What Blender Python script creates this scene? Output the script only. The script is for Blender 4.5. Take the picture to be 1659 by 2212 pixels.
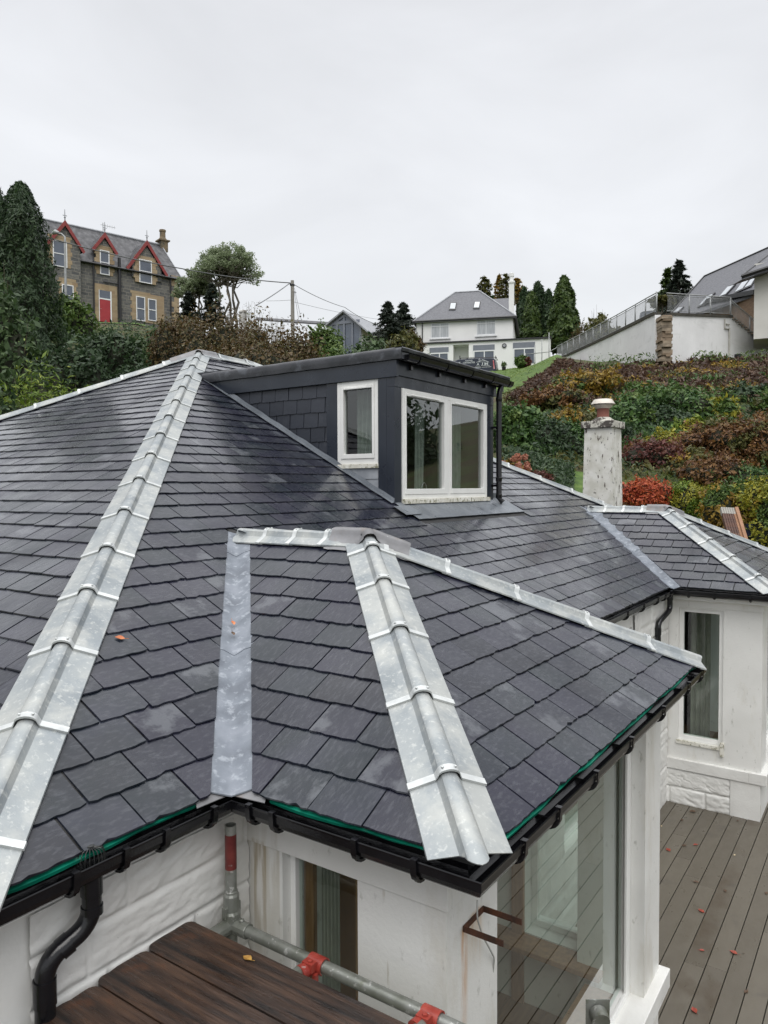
import bpy, math, random
import numpy as np
from mathutils import Vector, Matrix, noise

for o_ in list(bpy.data.objects):
    bpy.data.objects.remove(o_)
SC = bpy.context.scene
COL = SC.collection
rnd = random.Random(7)

# ------------------------------------------------------------------ camera
# world: X runs along the house front, Y into the house, Z up; camera at the origin
FOC = 1605.0
PIT, YAW, ROL = math.radians(1.91), math.radians(34.52), math.radians(-0.24)
_cp, _sp, _cr, _sr = math.cos(PIT), math.sin(PIT), math.cos(ROL), math.sin(ROL)
_M = np.array([[_cr, _sr, 0], [-_sr, _cr, 0], [0, 0, 1]]) @ np.array([[1, 0, 0], [0, _sp, _cp], [0, -_cp, _sp]])
_s, _c = math.sin(YAW), math.cos(YAW)
_B = np.array([[_s, -_c, 0], [_c, _s, 0], [0, 0, 1.]])
_CW = _M @ _B
cam = bpy.data.cameras.new('camera')
cam_o = bpy.data.objects.new('camera', cam)
COL.objects.link(cam_o)
cam.sensor_fit = 'HORIZONTAL'
cam.sensor_width = 36
cam.lens = 36 * FOC / 1659
cam.clip_start = 0.05
cam.clip_end = 4000
m3 = Matrix([list(r) for r in _CW.T])
cam_o.matrix_world = m3.to_4x4()
SC.camera = cam_o
SC.render.resolution_x = 768
SC.render.resolution_y = 1024

# ------------------------------------------------------------------ sky and light (overcast)
SUN_EL, SUN_AZ = math.radians(52), math.radians(250)
world = bpy.data.worlds.new('World')
SC.world = world
world.use_nodes = True
nt = world.node_tree
for n_ in list(nt.nodes):
    nt.nodes.remove(n_)
W = lambda t: nt.nodes.new(t)
out = W('ShaderNodeOutputWorld'); bg = W('ShaderNodeBackground')
sky = W('ShaderNodeTexSky'); sky.sky_type = 'NISHITA'; sky.sun_disc = False
sky.sun_elevation = SUN_EL; sky.sun_rotation = SUN_AZ
tc = W('ShaderNodeTexCoord'); sep = W('ShaderNodeSeparateXYZ')
nt.links.new(tc.outputs['Generated'], sep.inputs[0])
ramp = W('ShaderNodeValToRGB')
ramp.color_ramp.elements[0].position = 0.0; ramp.color_ramp.elements[0].color = (0.78, 0.81, 0.835, 1)
ramp.color_ramp.elements[1].position = 0.93; ramp.color_ramp.elements[1].color = (1.0, 1.0, 1.0, 1)
for p_, c_ in ((0.12, (0.88, 0.905, 0.925)), (0.30, (0.87, 0.89, 0.925)), (0.52, (0.79, 0.805, 0.84)), (0.6, (0.8, 0.81, 0.84))):
    e_ = ramp.color_ramp.elements.new(p_); e_.color = (*c_, 1)
nt.links.new(sep.outputs['Z'], ramp.inputs['Fac'])
mp = W('ShaderNodeMapping'); mp.inputs['Scale'].default_value = (1.3, 1.3, 3.2)
nt.links.new(tc.outputs['Generated'], mp.inputs['Vector'])
nz = W('ShaderNodeTexNoise'); nz.inputs['Scale'].default_value = 2.2; nz.inputs['Detail'].default_value = 5
nz.inputs['Roughness'].default_value = 0.5; nz.inputs['Distortion'].default_value = 0.4
nt.links.new(mp.outputs[0], nz.inputs['Vector'])
mr = W('ShaderNodeMapRange'); mr.inputs[1].default_value = 0.3; mr.inputs[2].default_value = 0.7
mr.inputs[3].default_value = 0.92; mr.inputs[4].default_value = 1.07
nt.links.new(nz.outputs['Fac'], mr.inputs[0])
mul = W('ShaderNodeVectorMath'); mul.operation = 'SCALE'
nt.links.new(ramp.outputs['Color'], mul.inputs[0]); nt.links.new(mr.outputs[0], mul.inputs['Scale'])
skm = W('ShaderNodeVectorMath'); skm.operation = 'SCALE'; skm.inputs['Scale'].default_value = 0.08
nt.links.new(sky.outputs['Color'], skm.inputs[0])
mix = W('ShaderNodeMix'); mix.data_type = 'RGBA'; mix.inputs['Factor'].default_value = 0.95
nt.links.new(skm.outputs[0], mix.inputs['A']); nt.links.new(mul.outputs[0], mix.inputs['B'])
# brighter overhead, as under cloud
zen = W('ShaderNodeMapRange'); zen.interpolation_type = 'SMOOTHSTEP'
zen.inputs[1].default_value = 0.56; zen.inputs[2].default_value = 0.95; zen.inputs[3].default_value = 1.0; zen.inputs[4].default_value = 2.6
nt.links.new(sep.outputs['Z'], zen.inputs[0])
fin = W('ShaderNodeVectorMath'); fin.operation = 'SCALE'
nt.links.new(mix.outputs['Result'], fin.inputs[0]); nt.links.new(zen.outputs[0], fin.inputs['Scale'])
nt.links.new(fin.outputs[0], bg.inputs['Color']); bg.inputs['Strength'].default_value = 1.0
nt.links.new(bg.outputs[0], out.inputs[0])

sl = bpy.data.lights.new('sun', 'SUN'); sl.energy = 1.25; sl.angle = math.radians(40); sl.color = (1, 0.97, 0.93)
so = bpy.data.objects.new('sun', sl); COL.objects.link(so)
sd = Vector((math.cos(SUN_EL) * math.cos(math.radians(215)), math.cos(SUN_EL) * math.sin(math.radians(215)), math.sin(SUN_EL)))
so.rotation_euler = sd.to_track_quat('Z', 'Y').to_euler()
sky.sun_rotation = math.radians(90 - 215)
SC.view_settings.view_transform = 'Standard'
SC.view_settings.look = 'None'
SC.view_settings.exposure = 0.06
SC.view_settings.gamma = 1.0
SC.render.engine = 'CYCLES'
SC.cycles.max_bounces = 8
SC.cycles.transparent_max_bounces = 16
SC.cycles.use_denoising = True
SC.cycles.caustics_reflective = False
SC.cycles.caustics_refractive = False

# ------------------------------------------------------------------ survey helpers (reference image is 1659 x 2212)
def ray(x, y):
    return _CW.T @ np.array([x - 829.5, -(y - 1106), -FOC])
def on_plane(x, y, n, p):
    d = ray(x, y); n = np.array(n, float)
    return d * float(n @ np.array(p, float)) / float(n @ d)
def pX(x, y, X): d = ray(x, y); return d * X / d[0]
def pY(x, y, Y): d = ray(x, y); return d * Y / d[1]
def pZ(x, y, Z): d = ray(x, y); return d * Z / d[2]
FW = np.array([_c, _s]); RT = np.array([_s, -_c])
def PD(x, y, d):
    r = ray(x, y); return r * d / float(r[:2] @ FW)
def G2(x, d):
    r = ray(x, 1052); return (r * d / float(r[:2] @ FW))[:2]
def to_px(P):
    q = _CW @ np.array(P, float)
    return 829.5 + FOC * q[0] / -q[2], 1106 - FOC * q[1] / -q[2]

# ------------------------------------------------------------------ objects
LOC = {}
def _props(o, label, cat, group, kind):
    if label: o['label'] = label
    if cat: o['category'] = cat
    if group: o['group'] = group
    if kind: o['kind'] = kind
def thing(name, label, cat, loc=(0, 0, 0), group=None):
    o = bpy.data.objects.new(name, None); COL.objects.link(o)
    o.empty_display_size = 0.2
    o.location = Vector([float(v) for v in loc]); LOC[o.name] = Vector(o.location)
    _props(o, label, cat, group, None)
    return o
class MB:
    def __init__(s): s.v = []; s.f = []
    def add(s, vs, fs):
        b = len(s.v); s.v += [tuple(float(c) for c in v) for v in vs]; s.f += [tuple(b + i for i in f) for f in fs]
    def poly(s, vs): s.add(vs, [tuple(range(len(vs)))])
    def hexa(s, b, t):     # bottom 4, top 4 (ccw seen from above)
        s.add(list(b) + list(t), [(3, 2, 1, 0), (4, 5, 6, 7), (0, 1, 5, 4), (1, 2, 6, 5), (2, 3, 7, 6), (3, 0, 4, 7)])
    def box(s, x0, x1, y0, y1, z0, z1):
        s.hexa([(x0, y0, z0), (x1, y0, z0), (x1, y1, z0), (x0, y1, z0)], [(x0, y0, z1), (x1, y0, z1), (x1, y1, z1), (x0, y1, z1)])
    def frame(s, O, U, V, N, u0, u1, v0, v1, n0, n1):
        O, U, V, N = map(np.array, (O, U, V, N))
        P = lambda u, v, n: O + U * u + V * v + N * n
        s.hexa([P(u0, v0, n0), P(u1, v0, n0), P(u1, v1, n0), P(u0, v1, n0)], [P(u0, v0, n1), P(u1, v0, n1), P(u1, v1, n1), P(u0, v1, n1)])
    def slab(s, pts, off):   # polygon extruded by vector off
        n = len(pts); off = np.array(off, float); pts = [np.array(p, float) for p in pts]
        s.add(pts + [p + off for p in pts], [tuple(range(n))[::-1], tuple(range(n, 2 * n))] + [(i, (i + 1) % n, n + (i + 1) % n, n + i) for i in range(n)])
    def tube(s, pts, r, seg=10, cap=True):
        pts = [Vector([float(c) for c in p]) for p in pts]; n = len(pts)
        rs = r if hasattr(r, '__len__') else [r] * n
        rings = []; up = None
        for i, p in enumerate(pts):
            d = (pts[min(i + 1, n - 1)] - pts[max(i - 1, 0)]).normalized()
            if up is None:
                up = Vector((0, 0, 1)) if abs(d.z) < 0.9 else Vector((1, 0, 0))
            a = d.cross(up).normalized(); b = a.cross(d).normalized(); up = b
            rings.append([p + (a * math.cos(t) + b * math.sin(t)) * rs[i] for t in [2 * math.pi * k / seg for k in range(seg)]])
        vs = [v for r_ in rings for v in r_]; fs = []
        for i in range(n - 1):
            for k in range(seg):
                k2 = (k + 1) % seg
                fs.append((i * seg + k, i * seg + k2, (i + 1) * seg + k2, (i + 1) * seg + k))
        if cap: fs += [tuple(range(seg))[::-1], tuple((n - 1) * seg + k for k in range(seg))]
        s.add(vs, fs)
    def lathe(s, c, prof, seg=24):
        vs = []; fs = []; n = len(prof)
        for (r, z) in prof:
            for k in range(seg):
                a = 2 * math.pi * k / seg; vs.append((c[0] + r * math.cos(a), c[1] + r * math.sin(a), c[2] + z))
        for i in range(n - 1):
            for k in range(seg):
                k2 = (k + 1) % seg; fs.append((i * seg + k, i * seg + k2, (i + 1) * seg + k2, (i + 1) * seg + k))
        fs += [tuple(range(seg))[::-1], tuple((n - 1) * seg + k for k in range(seg))]
        s.add(vs, fs)
    def strip(s, A, B):      # two equal point rows
        n = len(A); s.add(list(A) + list(B), [(i, i + 1, n + i + 1, n + i) for i in range(n - 1)])
def _grid(s, rows):
    n = len(rows[0]); m = len(rows)
    s.add([p for r in rows for p in r], [(j * n + i, j * n + i + 1, (j + 1) * n + i + 1, (j + 1) * n + i) for j in range(m - 1) for i in range(n - 1)])
MB.grid = _grid
def obj(name, mb, mat_, parent=None, loc=None, label=None, cat=None, group=None, kind=None, smooth=False, bevel=0, auto=None):
    if parent is not None: off = LOC[parent.name]
    else: off = Vector([float(v) for v in (loc if loc is not None else (0, 0, 0))])
    me = bpy.data.meshes.new(name)
    V = np.array(mb.v, dtype=np.float64).reshape(-1, 3) - np.array(off)
    me.from_pydata([tuple(v) for v in V], [], mb.f)
    me.validate(clean_customdata=False)
    if smooth: me.shade_smooth()
    o = bpy.data.objects.new(name, me); COL.objects.link(o)
    if mat_ is not None: me.materials.append(mat_)
    if parent is not None: o.parent = parent
    else: o.location = off
    LOC[o.name] = Vector(off)
    _props(o, label, cat, group, kind)
    if bevel:
        b = o.modifiers.new('bevel', 'BEVEL'); b.width = bevel; b.segments = 2; b.limit_method = 'ANGLE'; b.angle_limit = math.radians(35)
    if auto and not smooth:
        me.shade_smooth(); me.set_sharp_from_angle(angle=math.radians(auto))
    return o

# ------------------------------------------------------------------ materials
MATS = {}
def material(name, cols, rough=0.6, nscale=3.0, bump=0.0, bscale=40.0, metal=0.0, spec=0.5, stretch=(1, 1, 1), island=False,
             stains=None, rough_var=0.0, detail=5.0, bstretch=None, contrast=(0.35, 0.65), transl=0.0, coat=0.0):
    """colours blended by a noise (or at random per separate piece), plus optional stain patches and bump"""
    if name in MATS: return MATS[name]
    m = bpy.data.materials.new(name); m.use_nodes = True
    t = m.node_tree; N = t.nodes; L = t.links
    p = N['Principled BSDF']
    tcn = N.new('ShaderNodeTexCoord'); mpn = N.new('ShaderNodeMapping'); mpn.inputs['Scale'].default_value = stretch
    L.new(tcn.outputs['Object'], mpn.inputs['Vector'])
    n1 = N.new('ShaderNodeTexNoise'); n1.inputs['Scale'].default_value = nscale; n1.inputs['Detail'].default_value = detail
    L.new(mpn.outputs[0], n1.inputs['Vector'])
    r = N.new('ShaderNodeValToRGB'); el = r.color_ramp.elements
    k = len(cols); a, b = contrast
    if island: a, b = 0.0, 1.0
    el[0].position = a; el[0].color = (*cols[0], 1); el[1].position = b; el[1].color = (*cols[-1], 1)
    for i in range(1, k - 1):
        e = el.new(a + (b - a) * i / (k - 1)); e.color = (*cols[i], 1)
    if island:
        g = N.new('ShaderNodeNewGeometry')
        ad = N.new('ShaderNodeMath'); ad.operation = 'MULTIPLY_ADD'; ad.inputs[1].default_value = 0.7; 
        L.new(g.outputs['Random Per Island'], ad.inputs[0])
        m2 = N.new('ShaderNodeMapRange'); m2.inputs[1].default_value = 0.3; m2.inputs[2].default_value = 0.7; m2.inputs[4].default_value = 0.3
        L.new(n1.outputs['Fac'], m2.inputs[0]); L.new(m2.outputs[0], ad.inputs[2])
        L.new(ad.outputs[0], r.inputs['Fac'])
    else:
        L.new(n1.outputs['Fac'], r.inputs['Fac'])
    col = r.outputs['Color']
    for st in (stains or []):      # (colour, scale, lo, hi, stretch, strength)
        sc, ss, lo, hi, sst, sg = st
        mq = N.new('ShaderNodeMapping'); mq.inputs['Scale'].default_value = sst; mq.inputs['Location'].default_value = (ss, lo * 9, hi * 5)
        L.new(tcn.outputs['Object'], mq.inputs['Vector'])
        n2 = N.new('ShaderNodeTexNoise'); n2.inputs['Scale'].default_value = ss; n2.inputs['Detail'].default_value = 7; n2.inputs['Roughness'].default_value = 0.62
        L.new(mq.outputs[0], n2.inputs['Vector'])
        q = N.new('ShaderNodeMapRange'); q.inputs[1].default_value = lo; q.inputs[2].default_value = hi; q.inputs[4].default_value = sg
        L.new(n2.outputs['Fac'], q.inputs[0])
        mx = N.new('ShaderNodeMix'); mx.data_type = 'RGBA'
        L.new(q.outputs[0], mx.inputs['Factor']); L.new(col, mx.inputs['A']); mx.inputs['B'].default_value = (*sc, 1)
        if island and st is stains[0]:      # patches that belong to single pieces
            gq = N.new('ShaderNodeNewGeometry'); gm = N.new('ShaderNodeMath'); gm.operation = 'MULTIPLY'; gm.inputs[1].default_value = 7.31; L.new(gq.outputs['Random Per Island'], gm.inputs[0])
            gf = N.new('ShaderNodeMath'); gf.operation = 'FRACT'; L.new(gm.outputs[0], gf.inputs[0]); gt = N.new('ShaderNodeMath'); gt.operation = 'GREATER_THAN'; gt.inputs[1].default_value = .80; L.new(gf.outputs[0], gt.inputs[0])
            g3 = N.new('ShaderNodeMath'); g3.operation = 'MULTIPLY'; L.new(q.outputs[0], g3.inputs[0]); L.new(gt.outputs[0], g3.inputs[1]); L.new(g3.outputs[0], mx.inputs['Factor'])
        col = mx.outputs['Result']
    L.new(col, p.inputs['Base Color'])
    p.inputs['Roughness'].default_value = rough; p.inputs['Metallic'].default_value = metal
    p.inputs['Specular IOR Level'].default_value = spec
    if coat:
        p.inputs['Coat Roughness'].default_value = 0.12; p.inputs['Coat IOR'].default_value = 1.3
        n5 = N.new('ShaderNodeTexNoise'); n5.inputs['Scale'].default_value = 0.9; n5.inputs['Detail'].default_value = 6
        L.new(tcn.outputs['Object'], n5.inputs['Vector'])
        q = N.new('ShaderNodeMapRange'); q.inputs[1].default_value = 0.35; q.inputs[2].default_value = 0.62; q.inputs[3].default_value = coat * .25; q.inputs[4].default_value = coat
        L.new(n5.outputs['Fac'], q.inputs[0]); L.new(q.outputs[0], p.inputs['Coat Weight'])
    if rough_var:
        n3 = N.new('ShaderNodeTexNoise'); n3.inputs['Scale'].default_value = nscale * 1.7; n3.inputs['Detail'].default_value = 6
        L.new(mpn.outputs[0], n3.inputs['Vector'])
        q = N.new('ShaderNodeMapRange'); q.inputs[1].default_value = 0.32; q.inputs[2].default_value = 0.68
        q.inputs[3].default_value = max(0.03, rough - rough_var); q.inputs[4].default_value = min(1, rough + rough_var)
        L.new(n3.outputs['Fac'], q.inputs[0]); L.new(q.outputs[0], p.inputs['Roughness'])
    if bump:
        n4 = N.new('ShaderNodeTexNoise'); n4.inputs['Scale'].default_value = bscale; n4.inputs['Detail'].default_value = 8; n4.inputs['Roughness'].default_value = 0.6
        mb_ = N.new('ShaderNodeMapping'); mb_.inputs['Scale'].default_value = bstretch or stretch
        L.new(tcn.outputs['Object'], mb_.inputs['Vector']); L.new(mb_.outputs[0], n4.inputs['Vector'])
        bp = N.new('ShaderNodeBump'); bp.inputs['Strength'].default_value = 1.0; bp.inputs['Distance'].default_value = bump
        L.new(n4.outputs['Fac'], bp.inputs['Height']); L.new(bp.outputs[0], p.inputs['Normal'])
    if transl:
        tr = N.new('ShaderNodeBsdfTranslucent'); L.new(col, tr.inputs['Color'])
        ms = N.new('ShaderNodeMixShader'); ms.inputs[0].default_value = transl
        L.new(p.outputs[0], ms.inputs[1]); L.new(tr.outputs[0], ms.inputs[2]); L.new(ms.outputs[0], N['Material Output'].inputs[0])
    MATS[name] = m
    return m
def glass(name, tint=(0.8, 0.9, 0.86), ior=1.5, boost=1.0):
    if name in MATS: return MATS[name]
    m = bpy.data.materials.new(name); m.use_nodes = True; t = m.node_tree; N = t.nodes; L = t.links
    N.remove(N['Principled BSDF'])
    tr = N.new('ShaderNodeBsdfTransparent'); tr.inputs[0].default_value = (*tint, 1)
    gl = N.new('ShaderNodeBsdfGlossy'); gl.inputs['Roughness'].default_value = 0.01; gl.inputs['Color'].default_value = (0.95, 0.97, 0.97, 1)
    g = N.new('ShaderNodeNewGeometry')
    q = N.new('ShaderNodeMath'); q.operation = 'MULTIPLY_ADD'; q.inputs[1].default_value = 1 / ior - ior; q.inputs[2].default_value = ior
    L.new(g.outputs['Backfacing'], q.inputs[0])
    fr = N.new('ShaderNodeFresnel'); L.new(q.outputs[0], fr.inputs['IOR'])
    # two faces of a pane: 2F/(1+F)
    a = N.new('ShaderNodeMath'); a.operation = 'ADD'; a.inputs[1].default_value = 1; L.new(fr.outputs[0], a.inputs[0])
    b = N.new('ShaderNodeMath'); b.operation = 'MULTIPLY'; b.inputs[1].default_value = 2 * boost; L.new(fr.outputs[0], b.inputs[0])
    d = N.new('ShaderNodeMath'); d.operation = 'DIVIDE'; d.use_clamp = True; L.new(b.outputs[0], d.inputs[0]); L.new(a.outputs[0], d.inputs[1])
    ms = N.new('ShaderNodeMixShader'); L.new(d.outputs[0], ms.inputs[0]); L.new(tr.outputs[0], ms.inputs[1]); L.new(gl.outputs[0], ms.inputs[2])
    L.new(ms.outputs[0], N['Material Output'].inputs[0])
    MATS[name] = m
    return m

M_slate = material('slate', [(.004, .005, .010), (.008, .010, .020), (.014, .014, .028), (.008, .013, .019), (.024, .026, .043)], rough=0.30, rough_var=0.15, nscale=2.2,
                   bump=0.0032, bscale=15, bstretch=(1, 1.6, 1), island=True, spec=0.36, coat=0.85,
                   stains=[((.15, .16, .175), 4.2, .52, .60, (1, 1, 1), .42), ((.09, .095, .11), 22, .5, .75, (1, 3, 1), .5), ((.02, .02, .024), 1.2, .55, .75, (1, 1, 1), .5)])
M_slate_old = material('old_slate', [(.045, .047, .055), (.07, .073, .085), (.055, .06, .062)], rough=0.5, nscale=3, bump=0.004, bscale=12, island=True,
                       stains=[((.13, .135, .14), 1.5, .5, .7, (1, 1, 1), .5)])
M_galv = material('galvanised_steel', [(.22, .245, .26), (.29, .315, .325), (.36, .38, .375)], rough=0.45, rough_var=0.12, nscale=4, metal=0.35, bump=0.0008, bscale=90, contrast=(.3, .7),
                  stains=[((.52, .52, .48), 4, .46, .60, (1, 1, 1), .45), ((.20, .23, .26), 5, .55, .63, (1, 1, 1), .32), ((.60, .61, .58), 40, .56, .64, (1, 1, .4), .4), ((.62, .63, .60), 34, .60, .68, (2.5, 1, 1), .25)])
M_galv2 = material('galvanised_strap', [(.50, .52, .52), (.66, .68, .67)], rough=0.45, nscale=14, metal=0.4, bump=0.0006, bscale=90)
M_lead = material('lead', [(.115, .13, .155), (.155, .175, .205), (.20, .22, .255)], rough=0.6, rough_var=.1, nscale=7, metal=0.0, bump=0.003, bscale=14,
                  stains=[((.36, .39, .43), 20, .54, .66, (1, 1, 1), .6), ((.14, .155, .19), 4, .58, .7, (1, 1, 1), .5)])
M_leadb = material('brown_lead', [(.15, .15, .155), (.24, .24, .25)], rough=0.4, nscale=6, metal=0.25, bump=0.002, bscale=18,
                   stains=[((.20, .16, .13), 6, .5, .7, (1, 1, 1), .6)])
M_leadf = material('lead_flashing', [(.12, .135, .155), (.19, .21, .235)], rough=0.35, rough_var=.12, nscale=4, metal=0.25, bump=0.003, bscale=10)
M_plastic = material('black_plastic', [(.004, .004, .005), (.008, .008, .010)], rough=0.2, nscale=8, spec=0.5, bump=0.0006, bscale=120)
M_felt = material('green_membrane', [(.003, .11, .07), (.006, .22, .14)], rough=0.35, nscale=6, bump=0.003, bscale=20)
M_felt_dark = material('roofing_felt', [(.02, .02, .022), (.03, .03, .03)], rough=0.8)
M_paint = material('white_paint', [(.70, .70, .675), (.78, .78, .755)], rough=0.5, rough_var=.12, nscale=2, bump=0.0016, bscale=45,
                   stains=[((.47, .43, .33), 3.0, .55, .74, (1, 1, .3), .55), ((.34, .34, .30), 18, .62, .72, (1, 1, .5), .6), ((.30, .24, .15), 7, .66, .74, (2, 2, .2), .7)])
M_stonep = material('painted_stone', [(.66, .655, .63), (.76, .76, .735)], rough=0.5, rough_var=.1, nscale=3, bump=0.003, bscale=34,
                    stains=[((.36, .37, .30), 8, .64, .75, (1, 1, 3), .6), ((.12, .12, .10), 30, .70, .76, (1, 1, 1), .8)])
M_frame = material('window_paint', [(.78, .78, .76), (.84, .84, .82)], rough=0.35, nscale=6, bump=0.0005, bscale=60)
M_old_frame = material('weathered_sill_paint', [(.62, .60, .52), (.75, .74, .68)], rough=0.6, nscale=8, bump=0.002, bscale=60,
                       stains=[((.17, .16, .07), 22, .52, .62, (1, 1, 1), .85), ((.16, .05, .03), 9, .63, .68, (1, 1, 1), .8)])
M_navy = material('dark_navy_board', [(.016, .021, .032), (.022, .028, .041)], rough=0.32, rough_var=.08, nscale=3, bump=0.0006, bscale=50,
                  stains=[((.06, .07, .08), 5, .62, .8, (1, 1, 1), .4)])
M_rubber = material('rubber_roof', [(.026, .028, .034), (.05, .052, .06)], rough=0.35, rough_var=.12, nscale=5, bump=0.001, bscale=30,
                    stains=[((.12, .13, .15), 4.5, .53, .62, (1, 1, 1), .6)])
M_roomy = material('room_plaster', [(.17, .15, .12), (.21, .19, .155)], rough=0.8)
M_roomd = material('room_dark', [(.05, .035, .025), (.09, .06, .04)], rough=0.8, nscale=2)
M_floorw = material('timber_floor', [(.09, .045, .022), (.16, .085, .04)], rough=0.4, nscale=4, stretch=(1, 12, 1))
M_curtain = material('sage_curtain', [(.36, .41, .36), (.45, .50, .45)], rough=0.9, nscale=10, transl=.25)
M_curtb = material('striped_curtain', [(.24, .23, .20), (.36, .34, .29)], rough=0.9, nscale=5, transl=.15)
M_trimw = material('varnished_timber', [(.20, .10, .045), (.30, .16, .08)], rough=0.4, nscale=5, stretch=(6, 6, 1))
M_glass = glass('window_glass', (0.80, 0.89, 0.84))
M_glass2 = glass('dormer_glass', (0.70, 0.74, 0.72), boost=1.25)
M_bgglass = material('reflecting_pane', [(.045, .06, .09), (.075, .095, .13)], rough=0.06, nscale=.8, spec=1.0)  # glossy; bluish base colour also stands in for part of the sky reflection
M_dark = material('opening_dark', [(.01, .01, .012), (.016, .016, .018)], rough=0.7)
M_rust = material('rusty_iron', [(.035, .016, .01), (.10, .035, .015)], rough=0.8, nscale=25, bump=0.001, bscale=100)
M_tube = material('scaffold_tube_zinc', [(.19, .20, .17), (.32, .33, .31)], rough=0.42, rough_var=.12, nscale=9, metal=0.5, bump=0.0006, bscale=80,
                  stains=[((.62, .62, .60), 26, .60, .64, (1, 1, 1), .7), ((.10, .11, .05), 5, .58, .68, (1, 1, 1), .6)])
M_redcoup = material('red_coupler_paint', [(.28, .035, .025), (.40, .07, .05)], rough=0.42, nscale=18, bump=0.001, bscale=60,
                     stains=[((.42, .36, .34), 30, .60, .66, (1, 1, 1), .7)])
M_board = material('wet_scaffold_board', [(.008, .005, .004), (.036, .019, .012), (.070, .038, .023)], rough=0.36, rough_var=.2, nscale=3.4, stretch=(12, .9, 12), bump=0.008, bscale=9,
                   bstretch=(16, 1, 16), contrast=(.32, .68), stains=[((.012, .010, .009), 2.6, .55, .7, (1, .7, 1), .8), ((.15, .05, .014), 4, .60, .70, (1, .6, 1), .6), ((.10, .095, .08), 30, .64, .72, (1, 1, 1), .35)])
M_deck = material('composite_decking', [(.085, .073, .055), (.125, .110, .085)], rough=0.38, rough_var=.12, nscale=3.2, stretch=(1, 2, 1), bump=0.0005, bscale=60, island=True,
                  stains=[((.060, .043, .026), 1.5, .48, .66, (1, 1.4, 1), .85), ((.05, .045, .04), 3.6, .60, .72, (1, 1, 1), .5)])
M_chim = material('peeling_chimney_paint', [(.56, .55, .49), (.72, .71, .67)], rough=0.75, nscale=6, bump=0.006, bscale=9,
                  stains=[((.07, .05, .04), 9, .60, .615, (1, 1, .4), .95), ((.03, .03, .028), 20, .62, .65, (1, 1, .5), .9), ((.34, .30, .22), 3, .55, .7, (1, 1, .3), .5)])
M_cope = material('chimney_cope_stone', [(.42, .41, .36), (.58, .56, .50)], rough=0.85, nscale=5, bump=0.006, bscale=12,
                  stains=[((.04, .03, .028), 7, .49, .53, (1, 1, 1), .92)])
M_terra = material('terracotta', [(.19, .065, .045), (.24, .09, .065)], rough=0.7, nscale=4)
M_cowl = material('aluminium_cowl', [(.52, .48, .42), (.62, .58, .52)], rough=0.5, metal=.3, nscale=7)

# ================================================================== THE HOUSE
EZ = -1.3           # gutter lip height (camera height = 0)
SL = 0.537
house = thing('slate_roofed_house', 'white painted house in the foreground with wet slate roof, dormer and two square bays', 'house', (2.4, 2.4, -4.08))

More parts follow.
